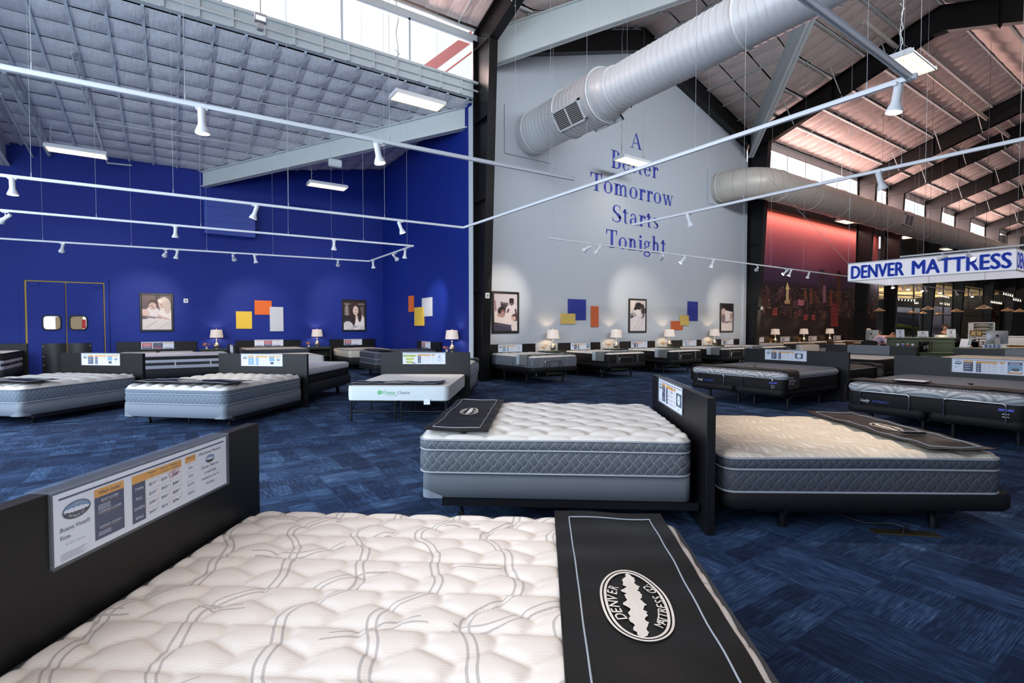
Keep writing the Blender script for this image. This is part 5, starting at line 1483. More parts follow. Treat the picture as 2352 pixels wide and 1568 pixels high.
rad = [.60, .60, .60, .64, .64, .66, .51, .51]
d1 = duct(path, rad, 'air_duct', 'huge pale round duct rising across the top centre', 'duct', .155, [((D1X, 12.2, D1Z), (0, 1, 0), .6), ((D1X, 10.7, D1Z), (0, 1, 0), .64), ((D1X, 9.35, D1Z), (0, 1, 0), .66), ((D1X, 8.9, D1Z), (0, 1, 0), .51), ((D1X, 5.6, D1Z), (0, 1, 0), .51)])
g = MB(); O = Vector(path[0]); g.bb((-.95, -.03, -.72), (.75, -.0, .7)); g.build('wall_plate', 'wall_grey', d1).location = (0, -.0, 0)
def duct_grille(par, O, c, nrm, along, w, h):
    n = Vector(nrm).normalized(); a = Vector(along).normalized(); u_ = n.cross(a).normalized()
    M = plane_M(Vector(c)-O, a, u_, n)
    g = MB(); g.m = 0
    for x0, y0, x1, y1 in ((-w/2, -h/2, w/2, -h/2+.05), (-w/2, h/2-.05, w/2, h/2), (-w/2, -h/2, -w/2+.05, h/2), (w/2-.05, -h/2, w/2, h/2), (-.02, -h/2, .02, h/2)): g.bb((x0, y0, -.14), (x1, y1, .02), M)
    g.m = 1; g.bb((-w/2+.04, -h/2+.04, -.08), (w/2-.04, h/2-.04, .004), M)
    g.m = 0; k = int(h/.045)
    for i in range(1, k): y = -h/2+h*i/k; g.bb((-w/2+.05, y-.004, .0), (w/2-.05, y+.004, .012), M)
    g.build('duct_grille', ['duct', 'grille_dark'], par)
nn = Vector((-.82, 0, -.57)).normalized(); duct_grille(d1, O, Vector((D1X, 10.15, D1Z))+nn*.66, nn, (0, 1, 0), 1.05, .55)
nn = Vector((.9, 0, -.7)).normalized(); duct_grille(d1, O, Vector((D1X, 9.6, D1Z))+nn*.66, nn, (0, 1, 0), 1.0, .5)
X0 = 18.75; Z2 = 7.2; Y2 = 11.06; pts = [(X0, YW+.05, Z2), (X0, 12.3, Z2)]
for i in range(1, 7): a = PI/2*i/6; pts.append((X0+1.24*(1-math.cos(a)), 12.3-1.24*math.sin(a), Z2))
for x in (22, 26, 30, 40, 62): pts.append((x, Y2, Z2))
d2 = duct(pts, [.6]*len(pts), 'air_duct', 'long beige round duct running off to the right past the mural', 'duct_tan', .35, [((x, Y2, Z2), (1, 0, 0), .6) for x in (20.4, 23, 25.6, 28.2, 30.8, 33.4, 36, 38.6, 41.2, 44, 47, 50)]+[((X0, 12.35, Z2), (0, 1, 0), .6)])
O = Vector(pts[0]); g = MB(); g.bb((-.75, -.02, -.72), (.75, 0, .7)); g.build('wall_plate', 'wall_grey', d2)
pg = at_Y(2087, 537, Y2-.6); nn = Vector((0, -1, -.15)).normalized(); duct_grille(d2, O, Vector((pg.x, Y2, Z2))+nn*.61, nn, (1, 0, 0), 1.1, .6)
# smaller ceiling items
g = MB(); a = at_d(598, 40, 10.5)
t = thing('flood_light', 'small floodlight mounted on the clerestory sill at the top', 'floodlight', a); g.bbox((-.11, -.06, -.1), (.11, .06, .06), .01); g.build('housing', 'alu', t)
g = MB(); g.bb((-.09, -.065, -.09), (.09, -.06, .0)); g.build('lens', 'screen_white', t)
g = MB(); g.cyl((0, 0, .06), (0, 0, 1.1), .012, seg=6); g.bbox((-.06, -.03, -.24), (.06, .1, -.12), .01); g.build('mount', 'alu', t)
a = at_d(770, 375, 15.9)
t = thing('emergency_light', 'white emergency light fixed below the valley beam', 'emergency light', a); g = MB(); g.bbox((-.2, -.08, -.12), (.2, .08, .12), .03); g.build('housing', 'white_paint', t)
g = MB(); g.cyl((-.05, 0, .1), (-.05, 0, .55), .02, seg=8); g.build('bracket', 'white_paint', t)
# sprinkler and conduit pipes under the alcove ceiling
def pipe(name, label, pts, r, mat='beam_white'):
    g = MB(); O = Vector(pts[0]); g.tube([Vector(p)-O for p in pts], r, 8)
    o = tag(g.build(name, mat), label, 'pipe', 'pale pipes under the roof'); o.location = O; return o
def lp(u, v, dz=.12):      # point under the lean-to ceiling seen at pixel
    d = ray(u, v); t = 5.
    for _ in range(60):
        p = CAM+d*t; t += (lean_h(p.x, p.y)-dz-p.z)/(d.z+.169*d.y)*.6
    return CAM+d*t
pipe('sprinkler_pipe', 'pale sprinkler pipe dropping from the ceiling to the blue wall', [lp(165, 120), lp(183, 185), lp(245, 370, .2), lp(246, 374, .3), lp(303, 380, .3)], .022)
pipe('sprinkler_pipe', 'thin horizontal sprinkler pipe under the alcove ceiling', [lp(215, 278), lp(400, 310), lp(572, 335), lp(595, 220)], .014)
pipe('sprinkler_pipe', 'thin pale pipe above the leftmost valley of the alcove', [lp(595, 235), lp(740, 263), lp(880, 291)], .012)
pipe('sprinkler_pipe', 'thick diagonal pale pipe at the far left of the ceiling', [lp(8, 165, .2), lp(113, 355, .25)], .05)
pipe('sprinkler_pipe', 'second diagonal pale pipe at the far left of the ceiling', [lp(0, 215, .25), lp(75, 360, .3)], .03)
def rp(u, v, dz=.3):
    d = ray(u, v); t = 6.
    for i in range(400):
        p = CAM+d*t
        if p.z > roof_h(p.x, p.y)-dz: break
        t += .08
    return CAM+d*t
pa, pb = rp(1985, 50, .5), rp(2345, 335, .5)
pipe('roof_pipe', 'long beige pipe running under the pink-lit roof at upper right', [pa, pb], .075, 'duct_tan')
pipe('roof_pipe', 'thin conduit under the roof right of the near column', [rp(1190, 80, .1), rp(1300, 40, .1), rp(1415, 0, .1)], .012)
g = MB()
# ================================================================= WALL PICTURES
def framed(label, u0, u1, v0, v1, Y, cv, fr=.06):
    a = at_Y(u0, (v0+v1)/2, Y); b = at_Y(u1, (v0+v1)/2, Y); um = (u0+u1)/2
    zt = at_Y(um, v0, Y).z; zb = at_Y(um, v1, Y).z; w = b.x-a.x; h = zt-zb
    t = thing('framed_picture', label, 'picture', ((a.x+b.x)/2, Y-.035, (zt+zb)/2), 0, 'black framed photographs')
    g = MB()
    for x0, z0, x1, z1 in ((-w/2, h/2-fr, w/2, h/2), (-w/2, -h/2, w/2, -h/2+fr), (-w/2, -h/2+fr, -w/2+fr, h/2-fr), (w/2-fr, -h/2+fr, w/2, h/2-fr)): g.bbox((x0, -.02, z0), (x1, .033, z1), .008)
    g.build('frame', 'frame_black', t)
    cv.mesh('print', w-2*fr+.01, h-2*fr+.01, 'print', t)
    return t
W_ = (205, 196, 192); D_ = (40, 34, 38)
def fig_mother():
    c = Canvas(110, 130, (96, 82, 84)); c.vgrad([(0, (120, 104, 104)), (.5, (92, 78, 80)), (1, (150, 138, 136))]); c.rect(.45, 0, .6, .5, (72, 60, 62), .6)
    c.ell(.78, .62, .26, .3, (222, 212, 208)); c.ell(.75, .25, .20, .19, (214, 200, 188)); c.ell(.86, .33, .12, .2, (196, 180, 168)); c.ell(.66, .25, .1, .13, (206, 180, 168)); c.ell(.62, .17, .09, .06, (225, 212, 200), 20)
    c.ell(.36, .52, .24, .2, (215, 206, 204)); c.ell(.38, .27, .17, .13, (92, 74, 70)); c.ell(.36, .32, .13, .1, (200, 172, 160)); c.line(.3, .31, .36, .31, .012, (70, 50, 50)); c.line(.34, .37, .40, .365, .012, (90, 60, 60)); c.line(.62, .27, .68, .27, .01, (70, 50, 50)); c.line(.66, .33, .71, .33, .01, (110, 60, 60))
    c.ell(.12, .52, .16, .1, (210, 180, 170), 40); c.line(.55, .6, .92, .72, .05, (196, 168, 156)); c.line(0, .6, .62, .66, .03, (150, 140, 142)); c.line(0, .62, .62, .68, .012, (60, 52, 56))
    c.poly([(0, .7), (.5, .66), (1, .72), (1, 1), (0, 1)], (208, 200, 198)); c.line(.1, .95, .5, .75, .02, (180, 170, 170)); c.line(.5, .98, .9, .8, .02, (186, 178, 178)); c.grain(3); return c
def fig_woman():
    c = Canvas(100, 136, (48, 42, 44)); c.rect(0, .08, 1, .14, (120, 104, 100)); c.rect(.05, .2, .3, .5, (110, 100, 96)); c.rect(.78, .2, .95, .5, (104, 92, 90)); c.rect(.12, .14, .2, .5, (150, 140, 136)); c.rect(0, .5, 1, .62, (36, 30, 34))
    c.ell(.72, .62, .28, .16, (212, 190, 182)); c.ell(.68, .8, .32, .3, (225, 220, 220)); c.ell(.5, .3, .24, .28, (60, 40, 38)); c.ell(.42, .6, .14, .3, (52, 36, 36)); c.ell(.76, .5, .09, .22, (56, 38, 38)); c.ell(.57, .33, .13, .16, (218, 194, 184))
    c.line(.5, .3, .55, .3, .014, (50, 34, 34)); c.line(.61, .3, .66, .3, .014, (50, 34, 34)); c.line(.53, .41, .62, .41, .014, (120, 60, 60)); c.line(.58, .33, .59, .37, .01, (180, 150, 140)); c.line(.6, .5, .6, .6, .05, (206, 182, 172))
    c.ell(.2, .9, .26, .2, (208, 206, 210)); c.ell(.9, .97, .2, .12, (200, 198, 202)); c.poly([(.3, .97), (.5, .86), (.72, .84), (.6, .93)], (170, 168, 172)); c.line(.1, .8, .25, .98, .012, (150, 148, 152)); c.line(.2, .76, .38, .96, .012, (150, 148, 152)); c.grain(3); return c
def fig_family():
    c = Canvas(96, 150, (178, 168, 180)); c.vgrad([(0, (188, 178, 186)), (1, (206, 196, 196))]); c.line(.05, .2, .08, .45, .04, (150, 110, 120)); c.poly([(.28, .22), (.6, .25), (.66, .4), (.3, .46)], (58, 50, 56)); c.line(.3, .25, .62, .29, .02, (120, 110, 114))
    c.ell(.76, .44, .26, .17, (205, 196, 200)); c.ell(.75, .22, .1, .09, (70, 46, 46)); c.ell(.75, .16, .1, .045, (24, 18, 20)); c.line(.7, .22, .74, .22, .01, (20, 14, 16)); c.line(.71, .27, .78, .27, .01, (230, 220, 220)); c.line(.62, .42, .55, .55, .045, (80, 54, 52)); c.line(.92, .42, .95, .54, .045, (80, 54, 52))
    c.poly([(.0, .5), (.3, .45), (1, .6), (1, .95), (.7, .82), (0, .76)], (212, 200, 196)); c.ell(.33, .47, .16, .12, (34, 24, 26)); c.ell(.38, .5, .09, .07, (140, 100, 92)); c.ell(.3, .58, .16, .05, (170, 130, 122), 10); c.ell(.9, .63, .15, .1, (80, 60, 60)); c.ell(.84, .66, .1, .06, (190, 160, 150)); c.line(.34, .51, .42, .52, .01, (230, 220, 214))
    c.poly([(0, .78), (.72, .86), (.76, 1), (0, 1)], (62, 60, 76)); c.line(0, .77, .74, .85, .02, (34, 30, 36)); c.line(0, .80, .7, .88, .006, (120, 118, 130)); c.rect(.78, .86, 1, 1, (218, 206, 200)); c.grain(3); return c
def fig_dog():
    c = Canvas(80, 136, (186, 176, 178)); c.vgrad([(0, (206, 196, 190)), (1, (196, 188, 188))]); c.poly([(0, 0), (.35, .02), (.2, .3), (0, .4)], (222, 208, 198)); c.ell(.6, .24, .3, .17, (206, 196, 190)); c.ell(.55, .15, .2, .075, (38, 32, 34)); c.ell(.5, .24, .2, .06, (58, 48, 48), 20); c.ell(.78, .2, .12, .08, (60, 50, 50), 60); c.ell(.35, .28, .08, .05, (26, 22, 24)); c.ell(.88, .36, .18, .12, (70, 62, 64)); c.ell(.5, .4, .24, .1, (222, 214, 208))
    c.ell(.2, .5, .22, .09, (130, 124, 130), -20); c.ell(.15, .55, .07, .04, (40, 34, 38)); c.ell(.3, .45, .1, .05, (180, 172, 172))
    c.poly([(0, .62), (.4, .5), (1, .42), (1, 1), (0, 1)], (206, 200, 202)); c.ell(.85, .52, .07, .1, (104, 98, 104), 30)
    for k in range(9): c.line(.1+.09*k, .98, .55+.05*k, .55+.02*(k % 3), .014, (166, 158, 164) if k % 2 else (225, 220, 222))
    c.grain(3); return c
def fig_girls():
    c = Canvas(70, 130, (40, 34, 38)); c.poly([(0, .2), (1, .28), (1, 1), (0, 1)], (196, 186, 184)); c.poly([(0, 0), (1, 0), (1, .26), (.6, .2), (0, .12)], (30, 26, 30)); c.ell(.22, .34, .2, .2, (186, 170, 164)); c.ell(.3, .36, .09, .08, (206, 180, 170)); c.ell(.2, .52, .18, .16, (120, 106, 106)); c.ell(.82, .42, .16, .12, (150, 128, 122)); c.ell(.75, .44, .08, .06, (206, 180, 170)); c.poly([(.36, .22), (1, .28), (.75, .36), (.7, .6), (.4, .62)], (212, 204, 204)); c.line(.1, .66, .95, .64, .03, (96, 84, 88)); c.line(.3, .7, .7, .66, .02, (40, 34, 40)); c.rect(0, .72, 1, 1, (214, 202, 198)); c.grain(3); return c
framed('framed photo of a mother reading with a small child', 321, 398.5, 673.5, 761, YB, fig_mother())
framed('framed portrait of a dark-haired young woman reading', 785, 840, 688, 760.5, YB, fig_woman())
framed('framed photo of a family on a bed, next to the near black column', 1128.5, 1190.5, 669.5, 765, YW+.06, fig_family(), .07)
framed('framed photo of a curled up dog in bedding', 1442.5, 1483, 686, 763.5, YW+.06, fig_dog(), .06)
framed('framed photo of two girls at the right end of the grey wall', 1652.5, 1682.5, 696.5, 762.5, YW+.06, fig_girls(), .055)
def panelY(label, u0, u1, v0, v1, Y, mat, grp, off=.03):
    a = at_Y(u0, (v0+v1)/2, Y); b = at_Y(u1, (v0+v1)/2, Y); um = (u0+u1)/2; zt = at_Y(um, v0, Y).z; zb = at_Y(um, v1, Y).z
    g = MB(); g.bbox(((a.x-b.x)/2, -off, (zb-zt)/2), ((b.x-a.x)/2, 0, (zt-zb)/2), .006)
    o = tag(g.build('wall_panel', mat), label, 'wall panel', grp); o.location = ((a.x+b.x)/2, Y, (zt+zb)/2); return o
gp = 'coloured square panels on the walls'
panelY('yellow square panel on the long blue wall', 542, 578.8, 715, 754.9, YB, 'yellow', gp)
panelY('orange square panel on the long blue wall', 584.5, 624, 690, 722.6, YB, 'orange', gp)
panelY('tall whitish panel on the long blue wall', 619.5, 650.6, 704.8, 760.6, YB, 'canvas_white', gp, .05)
W2 = YW+.06
panelY('blue square panel between lamps on the grey wall', 1303.8, 1344.9, 687, 734.7, W2, 'blue_cloth', gp)
panelY('tan panel overlapping the larger blue square on the grey wall', 1287.2, 1319.6, 719.8, 744, W2, 'tan_panel', gp, .05)
panelY('tall rust orange panel alone on the grey wall', 1356.4, 1373.9, 702.9, 750.8, W2, 'rust_panel', gp)
panelY('tall blue panel at the right of the grey wall', 1578.5, 1601.7, 692.3, 736.8, W2, 'blue_cloth', gp)
panelY('tan square at the lower corner of the tall blue panel', 1560.4, 1580, 723.8, 747.4, W2, 'tan_panel', gp, .05)
panelY('wide rust orange panel at the lower left of the tan square', 1540.3, 1567.6, 737, 757.7, W2, 'rust_panel', gp)
def panelX(label, u0, u1, v0, v1, X, mat, off=.03):
    a = at_X(u0, (v0+v1)/2, X); b = at_X(u1, (v0+v1)/2, X); um = (u0+u1)/2; zt = at_X(um, v0, X).z; zb = at_X(um, v1, X).z
    g = MB(); w = abs(a.y-b.y)/2; g.bbox((-off, -w, (zb-zt)/2), (0, w, (zt-zb)/2), .006)
    o = tag(g.build('wall_panel', mat), label, 'wall panel', gp); o.location = (X, (a.y+b.y)/2, (zt+zb)/2); return o
panelX('narrow orange panel on the short blue side wall', 939.6, 951.4, 679.3, 716.3, XS, 'orange')
panelX('yellow panel on the short blue side wall', 954.5, 975.3, 705.5, 748, XS, 'yellow', .05)
panelX('whitish panel on the short blue side wall', 970.5, 993.8, 683.5, 726.5, XS, 'canvas_white')
# ------------------------------------------------------- serif wall lettering
def serif_word(g, word, x0, x1, zb, cap, M):
    """letters with thick stems, thin hairlines and slab serifs; cap = capital height, baseline zb"""
    sh = []; XH = .66
    def ring(L, cx, cy, rx, ry, tx, ty, a0=0, a1=360, n=20, taper=0):
        o = []; i_ = []
        for k in range(n+1):
            t = R(a0+(a1-a0)*k/n); f = 1.
            if taper: f = .35+.65*min(1, min(k, n-k)/(n*.25)) if taper == 2 else (.35+.65*min(1, k/(n*.3)) if taper == 1 else .35+.65*min(1, (n-k)/(n*.3)))
            o.append((cx+rx*math.cos(t), cy+ry*math.sin(t)))
            w = abs(math.cos(t)); tx_ = tx*1.2; ty_ = ty*1.25; th = (ty_+(tx_-ty_)*w*w)
            i_.append((cx+(rx-th*f)*math.cos(t), cy+(ry-min(ry, ty_)*f)*math.sin(t)))
        L.append((o, i_))
    def R_(L, a, b, c, d): L.append([(a, b), (c, b), (c, d), (a, d)])
    def Q(L, *p): L.append(list(p))
    def serif(L, x, y, w=.26): R_(L, x-w/2, y, x+w/2, y+.035)
    S_ = .16; T_ = .05
    def glyph(ch):
        L = []
        if ch == 'A':
            Q(L, (.10, 0), (.14, 0), (.42, 1.), (.38, 1.)); Q(L, (.38, 1.), (.47, 1.), (.80, 0), (.64, 0)); R_(L, .2, .32, .62, .37); serif(L, .12, 0, .28); serif(L, .71, 0, .32); w = .86
        elif ch == 'B':
            R_(L, .12, 0, .12+S_, 1); R_(L, 0, 0, .3, .04); R_(L, 0, .96, .3, 1); ring(L, .33, .75, .28, .25, .14, .04, -90, 90); ring(L, .35, .26, .34, .27, .15, .04, -90, 90); R_(L, .2, .5, .36, .54); R_(L, .2, .96, .36, 1); R_(L, .2, 0, .36, .04); w = .74
        elif ch == 'T':
            R_(L, .3, 0, .3+S_, 1); R_(L, 0, .95, .735, 1); serif(L, .3675, 0, .34); Q(L, (0, 1), (0, .72), (.03, .72), (.09, .96)); Q(L, (.735, 1), (.735, .72), (.705, .72), (.645, .96)); w = .78
        elif ch == 'S':
            ring(L, .3, .74, .27, .26, .11, .045, 35, 262, taper=1); ring(L, .3, .27, .3, .27, .13, .045, -150, 82, taper=1); Q(L, (.03, .72), (.15, .70), (.6, .30), (.47, .22)); Q(L, (.50, .98), (.53, .98), (.53, .72), (.5, .72)); Q(L, (.02, .02), (.05, .02), (.05, .28), (.02, .28)); w = .64
        elif ch == 'o': ring(L, .3, XH/2, .29, XH/2+.01, .13, .04, n=28); w = .62
        elif ch == 'e': ring(L, .28, XH/2, .27, XH/2+.01, .13, .04, 0, 325, n=28); R_(L, .1, .36, .54, .4); w = .58
        elif ch == 'a':
            ring(L, .26, .44, .2, .23, .1, .05, 0, 165, taper=1); R_(L, .36, .06, .48, .46); ring(L, .24, .19, .22, .2, .12, .04, 60, 330); Q(L, (.46, .12), (.46, 0), (.58, 0), (.6, .05), (.48, .07)); w = .6
        elif ch == 's':
            ring(L, .22, .5, .19, .17, .09, .04, 35, 262, taper=1); ring(L, .22, .18, .21, .18, .1, .04, -150, 82, taper=1); Q(L, (.03, .49), (.13, .47), (.43, .2), (.33, .15)); w = .46
        elif ch == 't':
            R_(L, .12, .1, .25, .82); R_(L, 0, XH-.05, .38, XH); ring(L, .25, .13, .13, .14, .12, .045, 180, 320, taper=0); Q(L, (.02, XH), (.12, XH), (.2, .84), (.12, .84)); w = .42
        elif ch == 'r':
            R_(L, .1, 0, .1+S_, XH); serif(L, .17, 0, .32); Q(L, (0, XH), (.1, XH), (.1, XH-.04), (0, XH-.04)); ring(L, .36, .42, .17, .25, .07, .06, 60, 170, taper=0); ring(L, .43, .55, .08, .08, .08, .08, n=12); w = .5
        elif ch in 'nmh':
            top = 1. if ch == 'h' else XH; R_(L, .1, 0, .1+S_, top); serif(L, .17, 0, .3); R_(L, 0, top-.04, .12, top); x = .1; k = 2 if ch == 'm' else 1
            for _ in range(k):
                ring(L, x+.235, XH-.23, .2, .24, .12, .07, 0, 155); R_(L, x+.31, 0, x+.435, XH-.22); serif(L, x+.37, 0, .28); x += .335
            w = x+.24
        elif ch == 'i': R_(L, .1, 0, .1+S_, XH); serif(L, .17, 0, .32); R_(L, 0, XH-.04, .12, XH); ring(L, .165, .85, .085, .085, .085, .085, n=14); w = .34
        elif ch == 'w':
            for x in (0., .32): Q(L, (x+.06, XH), (x+.2, XH), (x+.34, 0), (x+.25, 0)); Q(L, (x+.27, 0), (x+.34, 0), (x+.47, XH), (x+.42, XH))
            R_(L, 0, XH-.035, .27, XH); R_(L, .33, XH-.035, .58, XH); R_(L, .68, XH-.035, .9, XH); w = .9
        elif ch == 'g':
            ring(L, .25, .46, .2, .2, .1, .04, n=24); ring(L, .27, -.13, .26, .16, .08, .05, n=24); Q(L, (.1, .3), (.17, .28), (.13, .14), (.05, .16)); Q(L, (.05, .16), (.09, .1), (.42, .06), (.46, -.02), (.36, -.0), (.1, .06)); Q(L, (.38, .6), (.55, .66), (.55, .6), (.42, .54)); w = .56
        return L, w
    tot = 0; gl = []
    for ch in word: L, w = glyph(ch); gl.append((L, tot)); tot += w+.05
    k = (x1-x0)/(tot-.05)
    for L, ox in gl:
        for s in L:
            if isinstance(s, tuple):
                o, i_ = s; n = len(o); vs = [((x+ox)*k+x0, zb+y*cap, 0) for x, y in o+i_]
                g.add(vs, [(j, j+1, n+j+1, n+j) for j in range(n-1)], M)
            else: g.add([((x+ox)*k+x0, zb+y*cap, 0) for x, y in s], [tuple(range(len(s)))], M)
# the words follow the wall: measured per word (image box -> wall plane)
words = [('A', 1448, 1474, 303, 341), ('Better', 1403, 1512, 345, 407), ('Tomorrow', 1356, 1547, 396, 474), ('Starts', 1406, 1513, 470, 527), ('Tonight', 1392, 1530, 527, 589)]
lt = thing('wall_lettering', 'blue serif words A Better Tomorrow Starts Tonight on the grey wall', 'lettering', at_Y(1456, 450, W2))
for w, u0, u1, vt, vb in words:
    a = at_Y(u0, (vt+vb)/2, W2); b = at_Y(u1, (vt+vb)/2, W2)
    # capital height from the first letter
    vcap = {'A': (305, 340), 'Better': (345, 386), 'Tomorrow': (396, 437), 'Starts': (470, 510), 'Tonight': (527, 568)}[w]
    ul = u0+8; zt = at_Y(ul, vcap[0], W2).z; zb = at_Y(ul, vcap[1], W2).z
    g = MB(); M = plane_M((0, W2-.006, 0), (1, 0, 0), (0, 0, 1), (0, -1, 0))
    serif_word(g, w, a.x, b.x, zb, zt-zb, M)
    o = g.build('word', 'text_blue', None); o.parent = lt; o.matrix_parent_inverse = Matrix.Translation(-lt.location)
# ------------------------------------------------------- city mural
def city():
    c = Canvas(620, 380, (60, 40, 50)); rnd = random.Random(4)
    c.vgrad([(0, (184, 92, 80)), (.08, (160, 78, 78)), (.2, (136, 68, 80)), (.34, (104, 56, 76)), (.42, (74, 46, 68)), (.47, (50, 33, 50)), (.52, (36, 27, 33)), (.65, (28, 22, 24)), (1, (30, 25, 23))])
    pts = [(0, .47)]+[(i/40, .37+.05*i/40-.02*math.sin(i*.7)-.012*rnd.random()) for i in range(41)]+[(1, .5)]
    c.poly(pts, (54, 40, 64), .75); c.rect(0, .47, 1, .5, (40, 30, 42), .7)
    cols = [(48, 33, 32), (60, 38, 38), (36, 27, 28), (74, 44, 40), (50, 38, 46), (32, 25, 26), (70, 48, 56)]
    for lay in range(3):
        for i in range(60):
            x = rnd.random(); w = .008+.02*rnd.random(); y = .53+.06*lay+.05*rnd.random(); h = .012+.035*rnd.random()
            c.rect(x, y-h, x+w, y+.03, cols[int(rnd.random()*7)], .8)
    def tower(x, y0, w, y1, cc, lit=None):
        c.rect(x, y0, x+w, y1, cc)
        for k in range(int((y1-y0)/.012)):
            if lit: c.rect(x+w*.1, y0+k*.012, x+w*.9, y0+k*.012+.005, lit, .5)
    tower(.505, .35, .04, .56, (52, 36, 46), (66, 44, 52)); tower(.535, .47, .022, .60, (110, 72, 92), (150, 104, 120)); tower(.640, .36, .032, .64, (52, 34, 32), (150, 92, 54)); c.ell(.656, .36, .016, .018, (52, 34, 32)); tower(.585, .50, .024, .62, (76, 42, 36), (150, 74, 50)); tower(.74, .47, .035, .64, (40, 30, 36), (52, 36, 40)); tower(.80, .44, .03, .64, (40, 28, 34), (74, 44, 42)); tower(.44, .50, .022, .62, (70, 46, 40), (140, 80, 52)); tower(.40, .52, .02, .60, (80, 52, 40), (150, 92, 58)); tower(.11, .57, .07, .66, (62, 40, 36), (44, 28, 26)); tower(.36, .59, .04, .63, (140, 84, 100), None); tower(.47, .52, .02, .6, (54, 38, 40), (90, 56, 46))
    c.rect(.282, .52, .298, .60, (170, 156, 118)); c.poly([(.278, .52), (.29, .47), (.302, .52)], (190, 178, 126)); c.rect(.272, .60, .308, .62, (150, 130, 92))
    for x, y, s in ((.60, .60, 1.05), (.20, .655, .55), (.40, .69, .5), (.455, .69, .5), (.90, .62, .5), (.03, .69, .5)):
        w = .055*s; h = (.17 if s > 1 else .09)*s
        c.rect(x, y, x+w, y+h, (122, 52, 52))
        for k in range(int(h/.014)): c.rect(x, y+k*.014, x+w, y+k*.014+.006, (58, 28, 32))
        for k in range(3): c.rect(x+w*(.15+.3*k), y, x+w*(.22+.3*k), y+h, (84, 38, 42))
    for i in range(380):
        x = rnd.random(); y = .50+.20*rnd.random()**1.3; s = .0017+.0014*rnd.random(); cc = ((226, 170, 100), (240, 214, 160), (190, 90, 56), (170, 176, 110))[int(rnd.random()*4)]; c.rect(x, y, x+s, y+s*1.7, cc, .55+.4*rnd.random())
    c.rect(0, .80, 1, 1, (30, 24, 22), .8); return c
x0, x1 = XC[1]+.0, 35.55; z0, z1 = .0, 7.0
cv = city(); t = thing('wall_mural', 'large wall mural of a city skyline at red dusk', 'mural', ((x0+x1)/2, 12.99, (z0+z1)/2)); cv.mesh('mural_print', x1-x0, z1-z0, 'mural_print', t)
g = MB(); g.bb((-(x1-x0)/2, 0, (z1-z0)/2), ((x1-x0)/2, .01, (z1-z0)/2+.03)); g.build('top_edge', 'black', t)
# ------------------------------------------------------- hanging sign
XA, YA0, YA1 = 18.1, 3.55, 7.45; zb, zt = 2.97, 3.52; XB = 21.1
p = at_X(1948, 644, XA); q = at_X(2334, 622, XA); YA1, YA0 = p.y, q.y; zb = (p.z+q.z)/2; zt = at_X(2141, 588, XA).z
t = thing('hanging_sign', 'large white box sign with blue DENVER MATTRESS letters', 'sign', (XA, (YA0+YA1)/2, zb)); O = Vector(t.location)
hw = (YA1-YA0)/2; hh = zt-zb; dp = XB-XA; th = .12
g = MB()
g.bb((0, -hw, 0), (th, hw, hh)); g.bb((dp-th, -hw, 0), (dp, hw, hh)); g.bb((th, hw-th, 0), (dp-th, hw, hh)); g.bb((th, -hw, 0), (dp-th, -hw+th, hh)); g.build('sign_panel', 'sign_face', t)
g = MB()
for z in (0, hh): g.bb((-.012, -hw-.012, z-.015), (.0, hw+.012, z+.015)); g.bb((-.012, -hw-.012, z-.015), (dp, -hw, z+.015)); g.bb((-.012, hw, z-.015), (dp, hw+.012, z+.015))
for y in (-hw-.012, hw): g.bb((-.012, y, 0), (.0, y+.012, hh))
g.build('sign_frame', 'white_paint', t)
g = MB(); M = plane_M((-.008, 0, 0), (0, -1, 0), (0, 0, 1), (-1, 0, 0)); H_ = hh*.74
LW = 2*hw
text(g, 'DENVER', -hw+LW*.025, hh*.13, H_, M=M, w=LW*.355, bold=.05); text(g, 'MATTRESS', -hw+LW*.435, hh*.13, H_, M=M, w=LW*.54, bold=.05)
M = plane_M((0, -hw-.008, 0), (1, 0, 0), (0, 0, 1), (0, -1, 0)); text(g, 'DENVER', .08, hh*.13, H_, M=M, w=1.25, bold=.05); text(g, 'MATTRESS', 1.5, hh*.13, H_, M=M, w=1.4, bold=.05)
M = plane_M((0, hw+.008, 0), (-1, 0, 0), (0, 0, 1), (0, 1, 0)); text(g, 'DENVER MATTRESS', -dp+.1, hh*.13, H_, M=M, w=dp-.2, bold=.05)
g.build('lettering', 'sign_blue', t)
g = MB()
for x, y in ((0, hw), (0, -hw), (dp, hw), (dp, -hw), (0, 0)): g.cyl((x, y, hh), (x, y, roof_h(XA+x, O.y+y)-zb-.05), .004, seg=5)
g.cyl((0, hw, hh), (1.0, hw+3.2, 4.2), .006, seg=5); g.build('suspension_cable', 'wire', t)
for u, v, lb in ((2165, 597, 'sideways spotlight over the letters M A of the sign'), (2228, 594, 'glaring round spotlight over the letter T of the sign')):
    pp = at_X(u, v-12, XA-.9); spot(lb, (pp.x, pp.y, pp.z+.05), (XA-2.5, pp.y-2., 1.5) if u > 2200 else (XA-1.2, pp.y+1.2, pp.z-.5), light=False)
    g = MB()
pp = at_X(2165, 585, XA-.9); qq = at_X(2228, 582, XA-.9); track('short lighting track right in front of the hanging sign', Vector((XA-.9, 5.75, pp.z+.05)), Vector((XA-.9, 3.0, pp.z+.05)), ())
# ================================================================= SALES COUNTER AND FURNISHINGS
def facing(p):           # rotation so that local -Y faces the viewpoint
    d = Vector((p.x, p.y, 0)); return math.atan2(-d.x, d.y)*1.
